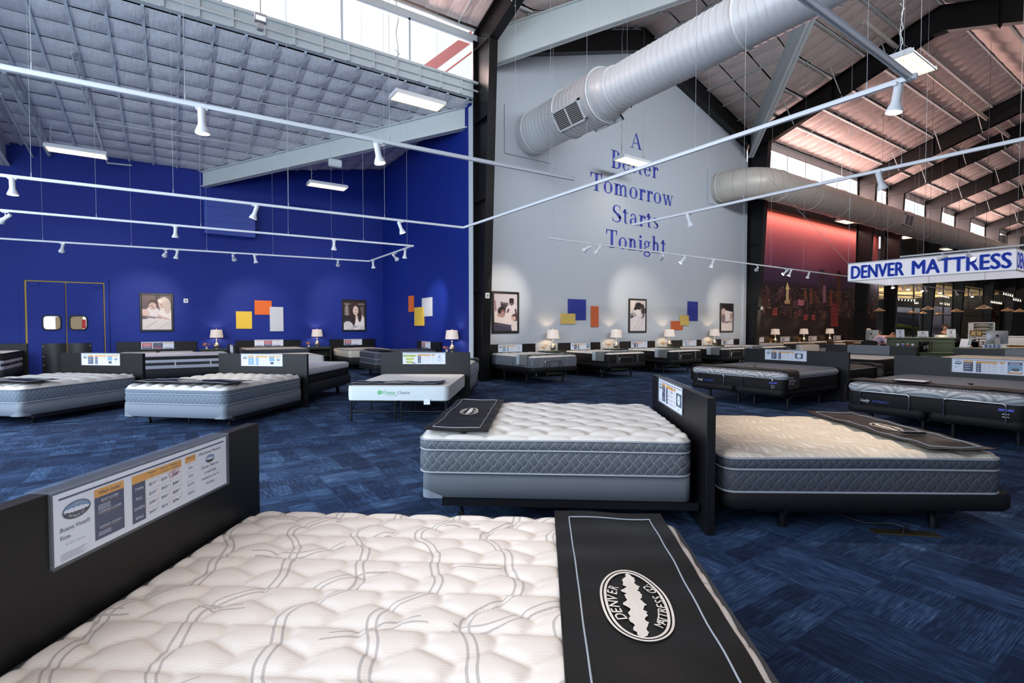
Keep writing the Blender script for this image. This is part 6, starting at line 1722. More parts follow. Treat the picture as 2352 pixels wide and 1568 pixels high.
# main green counter
A = at_d(2051, 774.5, 15.7); Bq = at_d(2194, 775.5, 15.3); ch = (A.z+Bq.z)/2
d = (Bq-A); d.z = 0; w = d.length; d.normalize(); rz = math.atan2(d.y, d.x)
t = thing('sales_counter', 'tall sage green panelled sales counter under the hanging sign', 'counter', (A.x, A.y, 0), rz)
g = MB(); g.bbox((0, 0, 0), (w, .42, ch-.04), .01); g.bbox((0, .42, 0), (w, 1.25, .72), .01); g.build('counter_body', 'green_paint', t)
g = MB(); g.bbox((-.04, -.04, ch-.04), (w+.04, .46, ch), .01); g.build('counter_top', 'green_paint', t)
g = MB()
for a, b in ((.04, .23), (.30, .98), (1.06, w-.04)):
    b = min(b, w-.04)
    for x0, z0, x1, z1 in ((a-.03, .1, a, ch-.12), (b, .1, b+.03, ch-.12), (a-.03, ch-.16, b+.03, ch-.12), (a-.03, .1, b+.03, .14)): g.bb((x0, -.015, z0), (x1, 0, z1))
g.build('front_panel', 'green_paint', t)
CM = t.matrix_basis.copy() if False else Matrix.Translation((A.x, A.y, 0)) @ Matrix.Rotation(rz, 4, 'Z')
def cp(x, y, z): return CM @ Vector((x, y, z))
# low coffee cabinet in front
t = thing('low_cabinet', 'low green cabinet in front of the tall counter', 'cabinet', cp(.95, -.36, 0), rz)
g = MB(); g.bbox((-.45, -.18, 0), (.45, .18, .72), .01); g.build('cabinet_body', 'green_paint', t)
g = MB(); g.bbox((-.47, -.2, .72), (.47, .2, .75), .006); g.build('cabinet_top', 'green_paint', t)
for s in (-1, 1):
    g = MB(); g.bbox((s*.22-.19, -.2, .08), (s*.22+.19, -.18, .66), .006); dd = g.build('door', 'green_paint', t)
    g = MB(); g.cyl((s*.06, -.2, .5), (s*.06, -.22, .5), .01, seg=8); g.build('knob', 'chrome', dd)
t = thing('coffee_maker', 'black coffee maker on the low green cabinet', 'coffee maker', cp(.66, -.36, .75), rz)
g = MB(); g.bbox((-.09, -.13, 0), (.09, .13, .03), .01); g.bbox((-.09, .03, .03), (.09, .13, .3), .01); g.bbox((-.1, -.13, .24), (.1, .13, .34), .02); g.build('machine_body', 'black_plastic', t)
g = MB(); g.lathe([(.0, .03), (.06, .03), (.075, .08), (.065, .17), (.05, .2)], 16, c=(0, -.05, 0)); g.tube([(-.0, -.12, .17), (0, -.16, .15), (0, -.16, .09), (0, -.12, .07)], .01, 6); g.build('carafe', 'black_plastic', t)
g = MB()
for k in range(6): g.bb((-.05+.04*(k % 3), -.134, .12+.05*(k//3)), (-.03+.04*(k % 3), -.13, .14+.05*(k//3)))
g.build('button', 'white_plastic', t)
for i in range(4):
    p = at_X(2068+i*8.6, 791, 15.87); g = MB(); g.lathe([(0, 0), (.025, 0), (.037, .075), (.035, .075), (.024, .005)], 14); g.m = 1; 
    if i in (1, 2): g.lathe([(.027, .012), (.0345, .055)], 14, caps=False)
    o = tag(g.build('paper_cup', ['paper', 'logo_violet' if i == 1 else 'red']), ('plain white cup, first of the cups on the headboard', 'white cup with blue band', 'white cup with red band', 'plain white cup nearest the coffee maker')[i], 'cup', 'cups above the headboard'); o.location = cp(-.02+.13*i, -.36, .93) 
# shelf the cups stand on
t = thing('side_shelf', 'small dark shelf behind the headboard carrying four cups', 'shelf', cp(.18, -.36, 0), rz); g = MB(); g.bbox((-.3, -.12, .9), (.3, .12, .93), .005); g.build('shelf_board', 'green_dark', t); g = MB(); g.bbox((-.28, -.1, 0), (.28, .1, .9), .005); g.build('shelf_body', 'green_dark', t)
def stand_sign(label, p, rz, w, h, kind, tilt=.12):
    t = thing('counter_sign', label, 'sign', p, rz, 'small signs on the counter')
    M = Matrix.Rotation(-tilt, 4, 'X')
    g = MB(); g.bb((-w/2, -.003, 0), (w/2, .0, h), M); g.build('sheet', 'paper', t)
    g = MB(); Mp = M @ plane_M((0, -.004, 0), (1, 0, 0), (0, 0, 1), (0, -1, 0))
    def r(m, x, y, a, b): g.m = m; g.add([(x, y, .0006), (x+a, y, .0006), (x+a, y+b, .0006), (x, y+b, .0006)], [(0, 1, 2, 3)], Mp)
    if kind == 'a':
        r(0, -w*.3, h*.86, w*.6, h*.05); r(1, -w*.1, h*.55, w*.16, h*.2); r(0, -w*.18, h*.4, w*.36, h*.05); r(2, -w*.35, h*.22, w*.7, h*.02); r(0, -w*.2, h*.06, w*.4, h*.06)
    else:
        emblem(g, w*.2, h*.13, lambda x, y, z: Mp @ Vector((x, y+h*.74, z+.0008)), mi=(1, 3, 3), sky=(4, 1), txt=False, seg=20); r(2, -w*.4, h*.42, w*.8, h*.06); r(2, -w*.3, h*.3, w*.6, h*.03); r(0, -w*.42, h*.02, w*.84, h*.12)
    g.build('print', ['navy', 'ink', 'ink_grey', 'paper', 'logo_sky'], t)
    g = MB(); g.bb((-w/2-.004, -.006, -.002), (w/2+.004, .07, .004)); g.bb((-w/2-.004, -.009, 0), (w/2+.004, -.007, h+.004), M); g.build('acrylic_stand', 'acrylic', t)
for u, lb, k, w_, h_ in ((2068, 'upright paper sign on the left end of the counter', 'a', .22, .25), (2120, 'landscape sign with oval mountain emblem on the counter', 'b', .29, .2), (2185, 'upright paper sign on the right end of the counter, before the standing person', 'a', .24, .26)):
    p = at_d(u, 775, 15.6); stand_sign(lb, (p.x, p.y, ch), rz, w_, h_, k)
# computers
def imac(label, p, rz, w=.62, dark=False, sw=.2):
    t = thing('desktop_computer', label, 'computer', p, rz, 'silver desktop computers'); h = w*.80; b = .13
    g = MB(); g.smooth = False; g.bbox((-w/2, -.02, b), (w/2, .0, b+h), .01); g.smooth = True
    g.grid(lambda a, c: (-w/2+.01+(w-.02)*a, -.02-.03*math.sin(PI*a)*math.sin(PI*c), b+.01+(h-.02)*c), 10, 8); g.build('monitor_body', 'alu', t)
    g = MB(); g.bb((-w/2+.02, .0, b+.08), (w/2-.02, .003, b+h-.02)); g.build('screen', 'black_plastic', t)
    g = MB(); g.prism([(-.05, b+h*.42), (-.045, b+h*.42), (-.14, .005), (-.15, .005)], -w*.12, w*.12, 'X'); g.bbox((-w*.13, -.16, 0), (w*.13, .05, .008), .003); g.build('stand', 'alu', t)
    g = MB(); M = plane_M((0, -.052, b+h*.62), (1, 0, 0), (0, 0, 1), (0, -1, 0)); s = w*.075
    # fruit-shaped mark: two lobes, a bite, a leaf
    pts = []
    for k in range(26):
        a = 2*PI*k/26; r = s*(1+.10*math.cos(2*a)-.14*math.exp(-((a-PI/2)/.35)**2)-.10*math.exp(-((a-3*PI/2)/.3)**2)); x = r*math.cos(a); y = r*math.sin(a)*1.02
        dd = math.hypot(x-s*1.15, y-s*.1)
        if dd < s*.5: x -= (s*.5-dd)*.9
        pts.append((x, y, 0))
    g.add([(0, 0, 0)]+pts, [(0, 1+k, 1+(k+1) % 26) for k in range(26)], M); g.add([(0, s*1.05, 0), (s*.35, s*1.2, 0), (s*.4, s*1.65, 0), (s*.08, s*1.45, 0)], [(0, 1, 2, 3)], M)
    g.build('logo', 'ink', t); return t
p = at_d(2289, 800, 14.3); p.z = 0
imac('large silver computer back at right before the white partition', (p.x, p.y, at_d(2289, 800, 14.3).z), -YAW-.55, .47)
p = at_d(2168, 780, 16.2); imac('silver computer half hidden behind the tall counter', (p.x, p.y, .72), -YAW-.4, .52)
p = at_d(2003, 789, 20.0); imac('turned silver computer on the far desk left of the people', (p.x, p.y, p.z), -YAW-1.25, .52)
# desks under them
def desk(label, u0, u1, v, dist, mat, h=None, dep=.7):
    a = at_d(u0, v, dist); b = at_d(u1, v, dist); h = a.z if h is None else h; d = b-a; d.z = 0; L = d.length
    t = thing('desk', label, 'desk', (a.x, a.y, 0), math.atan2(d.y, d.x)); g = MB(); g.bbox((0, 0, h-.04), (L, dep, h), .006); g.build('desk_top', mat, t)
    g = MB(); g.bb((.05, .05, 0), (.09, dep-.05, h-.04)); g.bb((L-.09, .05, 0), (L-.05, dep-.05, h-.04)); g.bb((.05, dep-.1, .1), (L-.05, dep-.07, h-.04)); g.build('desk_side', mat, t); return t
desk('far wooden desk carrying the turned computer', 1975, 2052, 789, 19.8, 'wood_brown')
desk('green-edged desk carrying the large silver computer', 2235, 2400, 800, 14.0, 'green_paint')
desk('dark work table behind the right end of the counter', 2190, 2262, 784, 17., 'metal_black')
# half-height white partition, display shelf with pillows, certificates
a = at_d(2224, 772, 19.); b = at_d(2420, 775, 17.)
g = MB(); d = b-a; d.z = 0; L = d.length; rzz = math.atan2(d.y, d.x); g.bbox((0, 0, 0), (L, .12, a.z), .01); g.bbox((-.02, -.03, a.z), (L+.02, .15, a.z+.03), .005)
o = tag(g.build('low_partition', 'white_paint'), 'low white partition behind the computers at right', 'partition'); o.location = (a.x, a.y, 0); o.rotation_euler = (0, 0, rzz); PZ = a.z+.03
a = at_d(2236, 771, 20.); t = thing('display_shelf', 'white display shelf stacked with pillows', 'shelf', (a.x, a.y, 0), -YAW-.45)
zt_ = at_d(2236, 740, 20.).z; z0 = 1.12; wd_ = .6
g = MB(); g.bbox((-.04, 0, 0), (0, .45, zt_), .004); g.bbox((wd_, 0, 0), (wd_+.04, .45, zt_), .004); g.bbox((-.04, 0, zt_-.04), (wd_+.04, .45, zt_), .004); g.build('shelf_frame', 'trim_white', t)
g = MB(); g.bb((0, .43, 0), (wd_, .45, zt_)); g.build('back_panel', 'wood_brown', t)
n = 4; 
for i in range(n):
    z = z0+(zt_-z0)*i/n
    g = MB(); g.bbox((0, .01, z-.02), (wd_, .43, z), .003); g.build('shelf_board', 'trim_white', t)
    g = MB(); g.smooth = True
    for sg in (1, -1): g.grid(lambda a_, b_: (.03+(wd_-.06)*a_, .03+.38*b_, z+.045+sg*.04*(math.sin(PI*a_)*math.sin(PI*b_))**.4 if 0 < a_ < 1 and 0 < b_ < 1 else z+.045), 12, 8, flip=sg < 0)
    o = tag(g.build('pillow', 'pillow_white'), ('lowest', 'second lowest', 'second highest', 'highest')[i]+' white pillow on the display shelf', 'pillow', 'pillows on the display shelf'); o.location = t.location; o.rotation_euler = t.rotation_euler
def small_frame(label, p, rz, w, h, mat='wood_brown', fill='tan_panel', tilt=.15):
    t = thing('photo_frame', label, 'frame', p, rz); M = Matrix.Rotation(-tilt, 4, 'X'); f = .025; g = MB()
    for x0, z0, x1, z1 in ((-w/2, 0, w/2, f), (-w/2, h-f, w/2, h), (-w/2, f, -w/2+f, h-f), (w/2-f, f, w/2, h-f)): g.bb((x0, -.012, z0), (x1, .012, z1), M)
    g.prism([(0, 0), (.1, 0), (0, h*.7)], -.01, .01, 'X'); g.build('frame_border', mat, t)
    g = MB(); g.bb((-w/2+f, .0, f), (w/2-f, .004, h-f), M); g.m = 1
    for k in range(2): g.bb((-w*.3, -.003, h*(.25+.28*k)), (w*.3, -.001, h*(.42+.28*k)), M)
    g.build('certificate', [fill, 'ink_grey'], t)
p = at_d(2242, 772, 17.6); small_frame('framed certificate leaning on the white partition', (p.x, p.y, PZ), -YAW-.4, .33, .2)
p = at_d(2258, 797, 15.5); small_frame('brown framed certificate at the left of the large computer', (p.x, p.y, p.z), -YAW-.5, .22, .26, fill='paper')
# desk clutter
def clutter(name, label, cat, u, v, dist, fn, mats, rz=-YAW-.4, part=None):
    p = at_d(u, v, dist); g = MB(); fn(g); o = tag(g.build(name, mats), label, cat); o.location = p; o.rotation_euler = (0, 0, rz); return o
def cupf(g): g.lathe([(0, 0), (.026, 0), (.04, .09), (.037, .09), (.024, .006)], 14)
clutter('paper_cup', 'small white paper cup at the right foot of the counter', 'cup', 2225.5, 799.5, 14.6, cupf, 'paper')
def broch(g):
    for i in range(4):
        M = Matrix.Translation((0, i*.05, 0)) @ Matrix.Rotation(-.35, 4, 'X'); g.m = i % 2; g.bb((-.1, 0, 0), (.1, .012, .26), M)
    g.m = 2; g.bb((-.11, -.02, -.01), (.11, .26, 0))
clutter('brochure_rack', 'leaning rack of brochures at the right side of the counter', 'brochure rack', 2212, 797, 15.0, broch, ['paper', 'card_blue', 'black_plastic'], -YAW-1.2)
def cards(g):
    for i in range(9): g.m = i % 2; g.bb((-.2+i*.045, -.03, 0), (-.17+i*.045, .04, .09+.01*(i % 3)))
    g.m = 2; g.bb((-.22, -.05, -.0), (.22, .06, .02))
clutter('card_rack', 'row of blue and white cards at the foot of the large computer', 'card rack', 2279, 799, 13.9, cards, ['paper', 'card_blue', 'acrylic'])
def kettle(g): g.lathe([(0, 0), (.06, 0), (.085, .04), (.075, .1), (.03, .13), (.015, .16), (0, .165)], 18); g.tube([(.07, 0, .04), (.12, 0, .07), (.14, 0, .13)], .012, 6); g.tube([(-.06, 0, .11), (-.1, 0, .16), (0, 0, .2), (.06, 0, .12)], .006, 6)
clutter('kettle', 'small metal kettle behind the counter', 'kettle', 2235, 783, 16.8, kettle, 'chrome')
def tray(g): g.bbox((-.15, -.1, 0), (.15, .1, .02), .004); g.bbox((-.15, -.1, .04), (.15, .1, .06), .004); g.m = 1; g.bb((-.13, -.09, .02), (.13, .09, .035)); g.m = 0; [g.cyl((x, y, 0), (x, y, .06), .006, seg=6) for x in (-.14, .14) for y in (-.09, .09)]
clutter('paper_tray', 'black paper tray with sheets at the right edge', 'tray', 2332, 797, 14.2, tray, ['black_plastic', 'card_orange'])
# floor box with plug and cable at lower right
p = at_z(2078, 1224, .0)
t = thing('floor_outlet', 'brass floor outlet plate with black cable on the carpet', 'floor outlet', (p.x, p.y, 0), -.75)
g = MB(); g.bbox((-.22, -.05, 0), (.22, .05, .006), .002); g.build('cover_plate', 'brass_plate', t)
g = MB(); g.bbox((-.02, -.015, .006), (.02, .015, .045), .004); g.tube([(0, 0, .045), (-.05, .05, .05), (-.1, .12, .02), (-.2, .15, .008), (-.3, .3, .008), (-.42, .32, .008), (-.5, .45, .008), (-.62, .5, .008)], .006, 6); g.build('plug_cable', 'black_plastic', t)
# dark chairs by the far desk
def chair(label, p, rz):
    t = thing('wooden_chair', label, 'chair', p, rz, 'dark chairs near the far desk')
    g = MB(); g.bbox((-.22, -.22, .43), (.22, .22, .47), .01); g.build('seat', 'wood_brown', t)
    g = MB(); g.bbox((-.2, .19, .80), (.2, .215, .96), .006); g.bbox((-.2, .19, .62), (.2, .21, .68), .006); g.build('backrest', 'wood_brown', t)
    for sx in (-1, 1):
        g = MB(); g.bb((sx*.2-.02, -.21, 0), (sx*.2+.02, -.17, .43)); g.build('leg', 'wood_brown', t)
        g = MB(); g.prism([(.17, 0), (.21, 0), (.24, .97), (.20, .97)], sx*.2-.018, sx*.2+.018, 'X'); g.build('leg', 'wood_brown', t)
p = at_d(1921, 780, 19.5); chair('dark wooden chair behind the long grey headboard, nearer the mural lamps', (p.x, p.y, 0), .9)
p = at_d(1965, 780, 19.2); chair('dark wooden chair next to the far desk', (p.x, p.y, 0), .9)
# pendant cones
PC = []
def pendant(label, u, v, wpx):
    D = .38; dist = D*1.31*F/wpx; p = at_d(u, v, dist)
    if not PC:
        t = thing('pendant_lamp', label, 'pendant lamp', p, 0, 'brass cone pendants')
        g = MB(); g.lathe([(.0, .125), (.012, .12), (.03, .10), (.19, .012), (.19, 0), (.185, 0), (.028, .09)], 12, caps=False); g.build('cone_shade', 'brass', t)
        g = MB(); g.lathe([(0, .02), (.03, .03), (.03, .06), (.012, .09)], 12); g.build('bulb', 'bulb_dim', t)
        PC.append(t)
    else: t = dup(PC[0], p, None, label)
    g = MB(); g.cyl((0, 0, .12), (0, 0, min(roof_h(p.x, p.y), 9.5)-p.z), .004, seg=5); g.build('cord', 'black_plastic', t)
    l = bpy.data.lights.new('pendant_glow', 'POINT'); l.energy = 26; l.color = (1, .80, .58); l.shadow_soft_size = .04; o = bpy.data.objects.new('pendant_glow', l); COL.objects.link(o); o.location = (p.x, p.y, p.z-.02)
for i, (u, v, w_) in enumerate(((2020, 714, 31), (2095, 719, 27), (2132, 711, 36), (2120, 720, 25), (2157, 722, 26), (2197, 716, 33), (2260, 709, 40), (2314, 714, 33), (2342, 716, 32))):
    pendant(('brass cone pendant farthest left, before the mural edge', 'brass cone pendant before the green hill poster', 'larger brass cone of the overlapping pair', 'smaller brass cone tucked behind its neighbour', 'small brass cone pendant above the standing person', 'brass cone pendant right of the standing person', 'largest and highest brass cone pendant', 'brass cone pendant second from the right edge', 'brass cone pendant at the right edge')[i], u, v, w_)
# ------------------------------------------------------- neighbouring showroom seen past the columns
YN = 13.2
g = MB()
for x in np.arange(36.3, 64, 2.9): g.bb((x-.03, YN, 0), (x+.03, YN+.08, 4.7))
for z in (2.4, 3.6, 4.65): g.bb((35.6, YN, z-.03), (64, YN+.08, z+.03))
struct(g.build('window_21', 'black'), 'black mullions of the inner glazed wall')
g = MB(); g.bb((35.6, 24, 0), (75, 24.2, 8)); struct(g.build('wall_showroom', 'panel_grey'))
g = MB(); g.bb((35.4, 13.2, 4.75), (78, 24.2, 4.9))
for i in range(28): g.bb((36+i*1.5, 13.4, 4.45), (36.15+i*1.5, 24, 4.75))
struct(g.build('ceiling_showroom', 'roof_tan'), 'tan joisted ceiling of the neighbouring showroom')
for i in range(5):
    l = bpy.data.lights.new('showroom_light', 'AREA'); l.size = 3; l.energy = 420; l.color = (1, .85, .62); o = bpy.data.objects.new('showroom_light', l); COL.objects.link(o); o.location = (39+i*7, 18, 3.0); o.rotation_euler = (PI, 0, 0)
for X in (38, 43, 49, 56):
    l = bpy.data.lights.new('poster_fill', 'AREA'); l.shape = 'RECTANGLE'; l.size = 5; l.size_y = .2; l.energy = 60; l.color = (1, .92, .84); o = bpy.data.objects.new('poster_fill', l); COL.objects.link(o); o.location = (X, 12.7, 4.3); o.rotation_euler = (R(28), 0, 0)  # area fills added to brighten the posters, no fixtures here
def poster(label, u0, u1, v0, v1, Y, cv, cat='poster'):
    a = at_Y(u0, v0, Y); b = at_Y(u1, v0, Y); um = (u0+u1)/2; zt = at_Y(um, v0, Y).z; zb = at_Y(um, v1, Y).z
    t = thing('wall_poster', label, cat, ((a.x+b.x)/2, Y-.05, (zt+zb)/2)); cv.mesh('print', b.x-a.x, zt-zb, 'print', t)
    g = MB(); w = b.x-a.x; h = zt-zb; g.bb((-w/2-.1, .001, -h/2-.1), (w/2+.1, .04, h/2+.1)); g.build('backing_board', 'poster_grey', t); return t
c = Canvas(120, 110, (120, 130, 150)); c.vgrad([(0, (150, 156, 168)), (.12, (130, 138, 152)), (.3, (52, 56, 74)), (.55, (30, 34, 50)), (1, (30, 34, 34))])
c.poly([(0, .12), (.3, .15), (.6, .13), (1, .2), (1, .6), (0, .6)], (40, 44, 62)); c.poly([(0, .28), (.5, .32), (1, .42), (1, .7), (0, .66)], (26, 30, 48)); c.poly([(0, .55), (.3, .56), (1, .68), (1, .8), (.6, .75), (0, .72)], (92, 110, 34)); c.poly([(0, .72), (.4, .68), (1, .8), (1, 1), (0, 1)], (34, 40, 32))
for k in range(6): c.line(.1, .78+k*.04, 1, .76+k*.05, .008, (60, 70, 44))
poster('poster of dark hills and bright green fields beyond the columns', 2050, 2110, 709, 771, 13.6, c)
c = Canvas(110, 110, (122, 124, 140)); c.rect(0, .78, 1, .96, (150, 150, 162)); rnd = random.Random(2)
for k in range(22): x = .06+.04*k; h = .03+.08*rnd.random(); c.rect(x, .9-h, x+.02, .92, (84, 86, 108))
poster('grey-violet poster with faint skyline beyond the columns', 2133, 2182, 707, 770, 13.6, c)
c = Canvas(150, 110, (30, 30, 34)); cc = [(196, 70, 40), (90, 140, 120), (220, 170, 60), (60, 90, 80), (230, 120, 50), (40, 40, 44)]
for i in range(26):
    for j in range(9):
        x = i/26; y = j/9; k = cc[(i*7+j*5) % 6]; c.poly([(x+.004, y+.01), (x+.03, y+.01+.02*(i % 2)), (x+.03, y+.095), (x+.004, y+.1)], k)
poster('wall hanging of red, green and orange book-like pattern', 2272, 2360, 704, 752, 13.6, c, 'wall hanging')
# rows of lights in the neighbouring showroom
def lightrow(label, u0, u1, v, dist, n, dv=0):
    a = at_d(u0, v, dist); b = at_d(u1, v+dv, dist); t = thing('lighting_rail', label, 'light rail', a, 0, 'rails of lights in the neighbouring showroom'); d = b-a
    g = MB(); g.cyl((0, 0, .12), d+UP*.12, .025, seg=6); g.build('rail', 'wire', t)
    for i in range(n):
        q = d*((i+.5)/n); g = MB(); g.lathe([(0, -.025), (.022, -.02), (.034, 0), (.022, .02), (.016, .08)], 8, c=(q.x, q.y, q.z)); g.build('bulb', 'bulb_dim', t)
lightrow('row of small lights left of the first gap beyond the sign', 2054, 2104, 688, 34, 7, 4)
lightrow('lower cluster of lights in the first gap beyond the sign', 2096, 2110, 697, 38, 4)
lightrow('row of small lights in the second gap beyond the sign', 2160, 2181, 680, 36, 5, 4)
lightrow('lower row of lights in the second gap beyond the sign', 2158, 2182, 697, 38, 6, 4)
lightrow('row of lights before the grey panels at right', 2275, 2302, 694, 34, 7, 4)
lightrow('lights high at the right edge beyond the sign', 2303, 2328, 675, 30, 5, 6)
lightrow('lower lights at the right edge beyond the sign', 2326, 2346, 688, 30, 4, 4)
g = MB(); g.bbox((0, 0, 0), (6, .6, .9), .1); g.bbox((0, .5, .3), (6, .9, 1.2), .15); o = tag(g.build('display_sofa', 'steel_black'), 'dark furniture in the neighbouring showroom at the right edge', 'sofa'); p = at_Y(2290, 760, 14.2); o.location = (p.x, 14.2, 0)
# ================================================================= PEOPLE
def skin(name, verts, edges, radii, mat, parent=None, sub=2, root=0):
    me = bpy.data.meshes.new(name); me.from_pydata([Vector(v) for v in verts], edges, []); o = bpy.data.objects.new(name, me); COL.objects.link(o)
    md = o.modifiers.new('s', 'SKIN'); md.use_smooth_shade = True
    for i, r in enumerate(radii):
        rr = r if isinstance(r, tuple) else (r, r); me.skin_vertices[0].data[i].radius = rr; me.skin_vertices[0].data[i].use_root = (i == root)
    o.modifiers.new('d', 'SUBSURF').levels = sub; o.modifiers['d'].render_levels = sub
    dg = bpy.context.evaluated_depsgraph_get(); m2 = bpy.data.meshes.new_from_object(o.evaluated_get(dg)); bpy.data.objects.remove(o)
    m2.name = name; m2.materials.clear(); m2.materials.append(MATS[mat]); m2.polygons.foreach_set('use_smooth', [True]*len(m2.polygons))
    o = bpy.data.objects.new(name, m2); COL.objects.link(o); o.parent = parent; return o
def head_geo(mb, c, Rm, s=1.):
    """head with brow, nose, jaw, ears; local +Y is the back, -Y the face; s scales"""
    def fn(u, v):
        th = 2*PI*u; ph = PI*v; z = math.cos(ph); r = math.sin(ph); x = r*math.sin(th)*.076; y = -r*math.cos(th)*.095; zz = z*.118
        if z < 0: x *= 1-.28*(-z)**1.2; y *= 1-.12*(-z)
        f = max(0, math.cos(th))*r
        if f > .8:
            a = abs(math.sin(th))
            nose = math.exp(-(a/.12)**2)*math.exp(-((zz+.022)/.026)**2)*.022; brow = math.exp(-((zz-.022)/.012)**2)*.006; eye = -math.exp(-((a-.36)/.14)**2)*math.exp(-((zz-.004)/.013)**2)*.009; lip = math.exp(-(a/.28)**2)*math.exp(-((zz+.062)/.011)**2)*.007; chin = math.exp(-(a/.3)**2)*math.exp(-((zz+.1)/.016)**2)*.008
            y -= nose+brow+eye+lip+chin
        return Vector(c)+Rm @ (Vector((x, y, zz))*s)
    mb.smooth = True; mb.grid(fn, 32, 26)
    for sg in (-1, 1):
        q = [Vector(c)+Rm @ (Vector((sg*(.077+.012*math.sin(t)), .008+.016*math.cos(t), -.005+.03*math.sin(t)))*s) for t in [2*PI*k/10 for k in range(10)]]; mb.tube(q, .006*s, 6, closed=True)
def hair_geo(mb, c, Rm, s=1., low=.35, cut=None):
    def fn(u, v):
        th = 2*PI*u; face = max(0, math.cos(th)); vm = (.36+.26*(1-face)**.6) if cut is None else cut*(.62+.38*(1-face))
        ph = PI*v*vm; z = math.cos(ph); r = math.sin(ph); return Vector(c)+Rm @ (Vector((r*math.sin(th)*.082, -r*math.cos(th)*.101+.004, z*.126))*s)
    mb.smooth = True; mb.grid(fn, 28, 10)
def hand(par_v, w, dirv, up, s=1.):
    """returns verts, edges, radii for palm + five fingers growing from wrist w"""
    d = Vector(dirv).normalized(); u = Vector(up).normalized(); r = d.cross(u).normalized(); V = [Vector(w), Vector(w)+d*.045*s, Vector(w)+d*.085*s]; E = [(0, 1), (1, 2)]; Rr = [.026*s, (.036*s, .018*s), (.038*s, .016*s)]
    for k, (o, L) in enumerate(((-.030, .062), (-.010, .072), (.011, .067), (.030, .052))):
        b = Vector(w)+d*.088*s+r*o*s; n = len(V); V += [b, b+d*L*.5*s-u*.006*s, b+d*L*.9*s-u*.026*s]; E += [(2, n), (n, n+1), (n+1, n+2)]; Rr += [.010*s, .009*s, .0075*s]
    b = Vector(w)+d*.035*s-r*.03*s; n = len(V); V += [b, b+d*.03*s-r*.022*s-u*.01*s, b+d*.058*s-r*.03*s-u*.02*s]; E += [(1, n), (n, n+1), (n+1, n+2)]; Rr += [.012*s, .010*s, .008*s]
    return V, E, Rr
# standing salesperson, leaning with one arm stretched to the right
hp = at_d(2171, 751, 16.7); base_ = Vector((hp.x, hp.y, 0)); toC = -Vector((hp.x, hp.y, 0)).normalized(); rt = Vector((-toC.y, toC.x, 0))   # rt: viewer's right... computed below
rt = Vector((toC.y, -toC.x, 0))
if rt.dot(RGT) < 0: rt = -rt
P_ = thing('person', 'person in black shirt standing behind the counter looking down', 'person', (hp.x, hp.y, 0))
def L_(r, f, z): return rt*r+toC*f+UP*z      # r to the viewer's right, f towards the viewer
hz = hp.z
sh = hz-.24
B_ = [L_(0, -.12, .95), L_(0, -.08, 1.12), L_(0, -.02, sh-.12), L_(0, .0, sh-.0), L_(0, .03, hz-.12), L_(0, .04, hz-.06),
      L_(-.19, .0, sh-.02), L_(-.25, .06, sh-.26), L_(-.1, .26, sh-.36), L_(.2, .03, sh-.01), L_(.36, .12, sh-.2), L_(.56, .2, sh-.33),
      L_(-.1, -.12, .9), L_(-.12, -.08, .5), L_(-.12, -.12, .06), L_(-.12, -.02, .03), L_(.1, -.12, .9), L_(.12, -.08, .5), L_(.12, -.12, .06), L_(.12, -.02, .03)]
E_ = [(0, 1), (1, 2), (2, 3), (3, 4), (4, 5), (3, 6), (6, 7), (7, 8), (3, 9), (9, 10), (10, 11), (0, 12), (12, 13), (13, 14), (14, 15), (0, 16), (16, 17), (17, 18), (18, 19)]
R__ = [.15, .14, .15, .10, .055, .05, .075, .05, .034, .075, .05, .034, .09, .065, .045, .04, .09, .065, .045, .04]
for w, dv in ((8, L_(.6, .7, -.3)), (11, L_(.8, .4, -.35))):
    V, E, Rr = hand(None, B_[w], dv, UP); n = len(B_); B_ += V; E_ += [(w, n)]+[(a+n, b+n) for a, b in E]; R__ += Rr
sk = skin('body', B_, E_, R__, 'skin', P_)
ang = math.atan2(toC.y, toC.x)+PI/2; HR = Matrix.Rotation(ang, 3, 'Z') @ Matrix.Rotation(.30, 3, 'X') @ Matrix.Rotation(.0, 3, 'Z')
g = MB(); head_geo(g, L_(0, .07, hz), HR); g.build('head', 'skin', P_)
g = MB(); hair_geo(g, L_(0, .07, hz), HR); g.build('hair', 'hair', P_)
g = MB()
for sg in (-1, 1):
    for zc_, rr_, in ((.004, .007),): g.lathe([(0, -.004), (.006, -.002), (.006, .002), (0, .004)], 8, c=tuple(L_(0, .07, hz)+HR @ Vector((sg*.030, -.094, .003))))
    g.tube([L_(0, .07, hz)+HR @ Vector((sg*(.015+.012*k), -.098, .020+.003*math.sin(k))) for k in range(4)], .003, 5)
g.tube([L_(0, .07, hz)+HR @ Vector((-.02+.01*k, -.101, -.058)) for k in range(5)], .003, 5); g.build('eyes_and_brows', 'hair', P_)
skin('shirt', [B_[i] for i in range(4)]+[L_(0, .015, sh+.05)]+[B_[i] for i in (6, 7, 8, 9, 10, 11)], [(0, 1), (1, 2), (2, 3), (3, 4), (3, 5), (5, 6), (6, 7), (3, 8), (8, 9), (9, 10)], [.16, .155, .168, .115, .07, .09, .063, .048, .09, .063, .048], 'shirt_black', P_)
skin('trousers', [B_[i] for i in (0, 12, 13, 14, 16, 17, 18)], [(0, 1), (1, 2), (2, 3), (0, 4), (4, 5), (5, 6)], [.165, .11, .08, .06, .11, .08, .06], 'shirt_black', P_)
g = MB(); c0 = L_(0, .135, sh-.02); g.poly([c0+rt*-.02, c0+rt*.02, L_(.035, .16, sh-.3), L_(0, .165, sh-.34), L_(-.035, .16, sh-.3)]); g.build('tie', 'tie', P_)
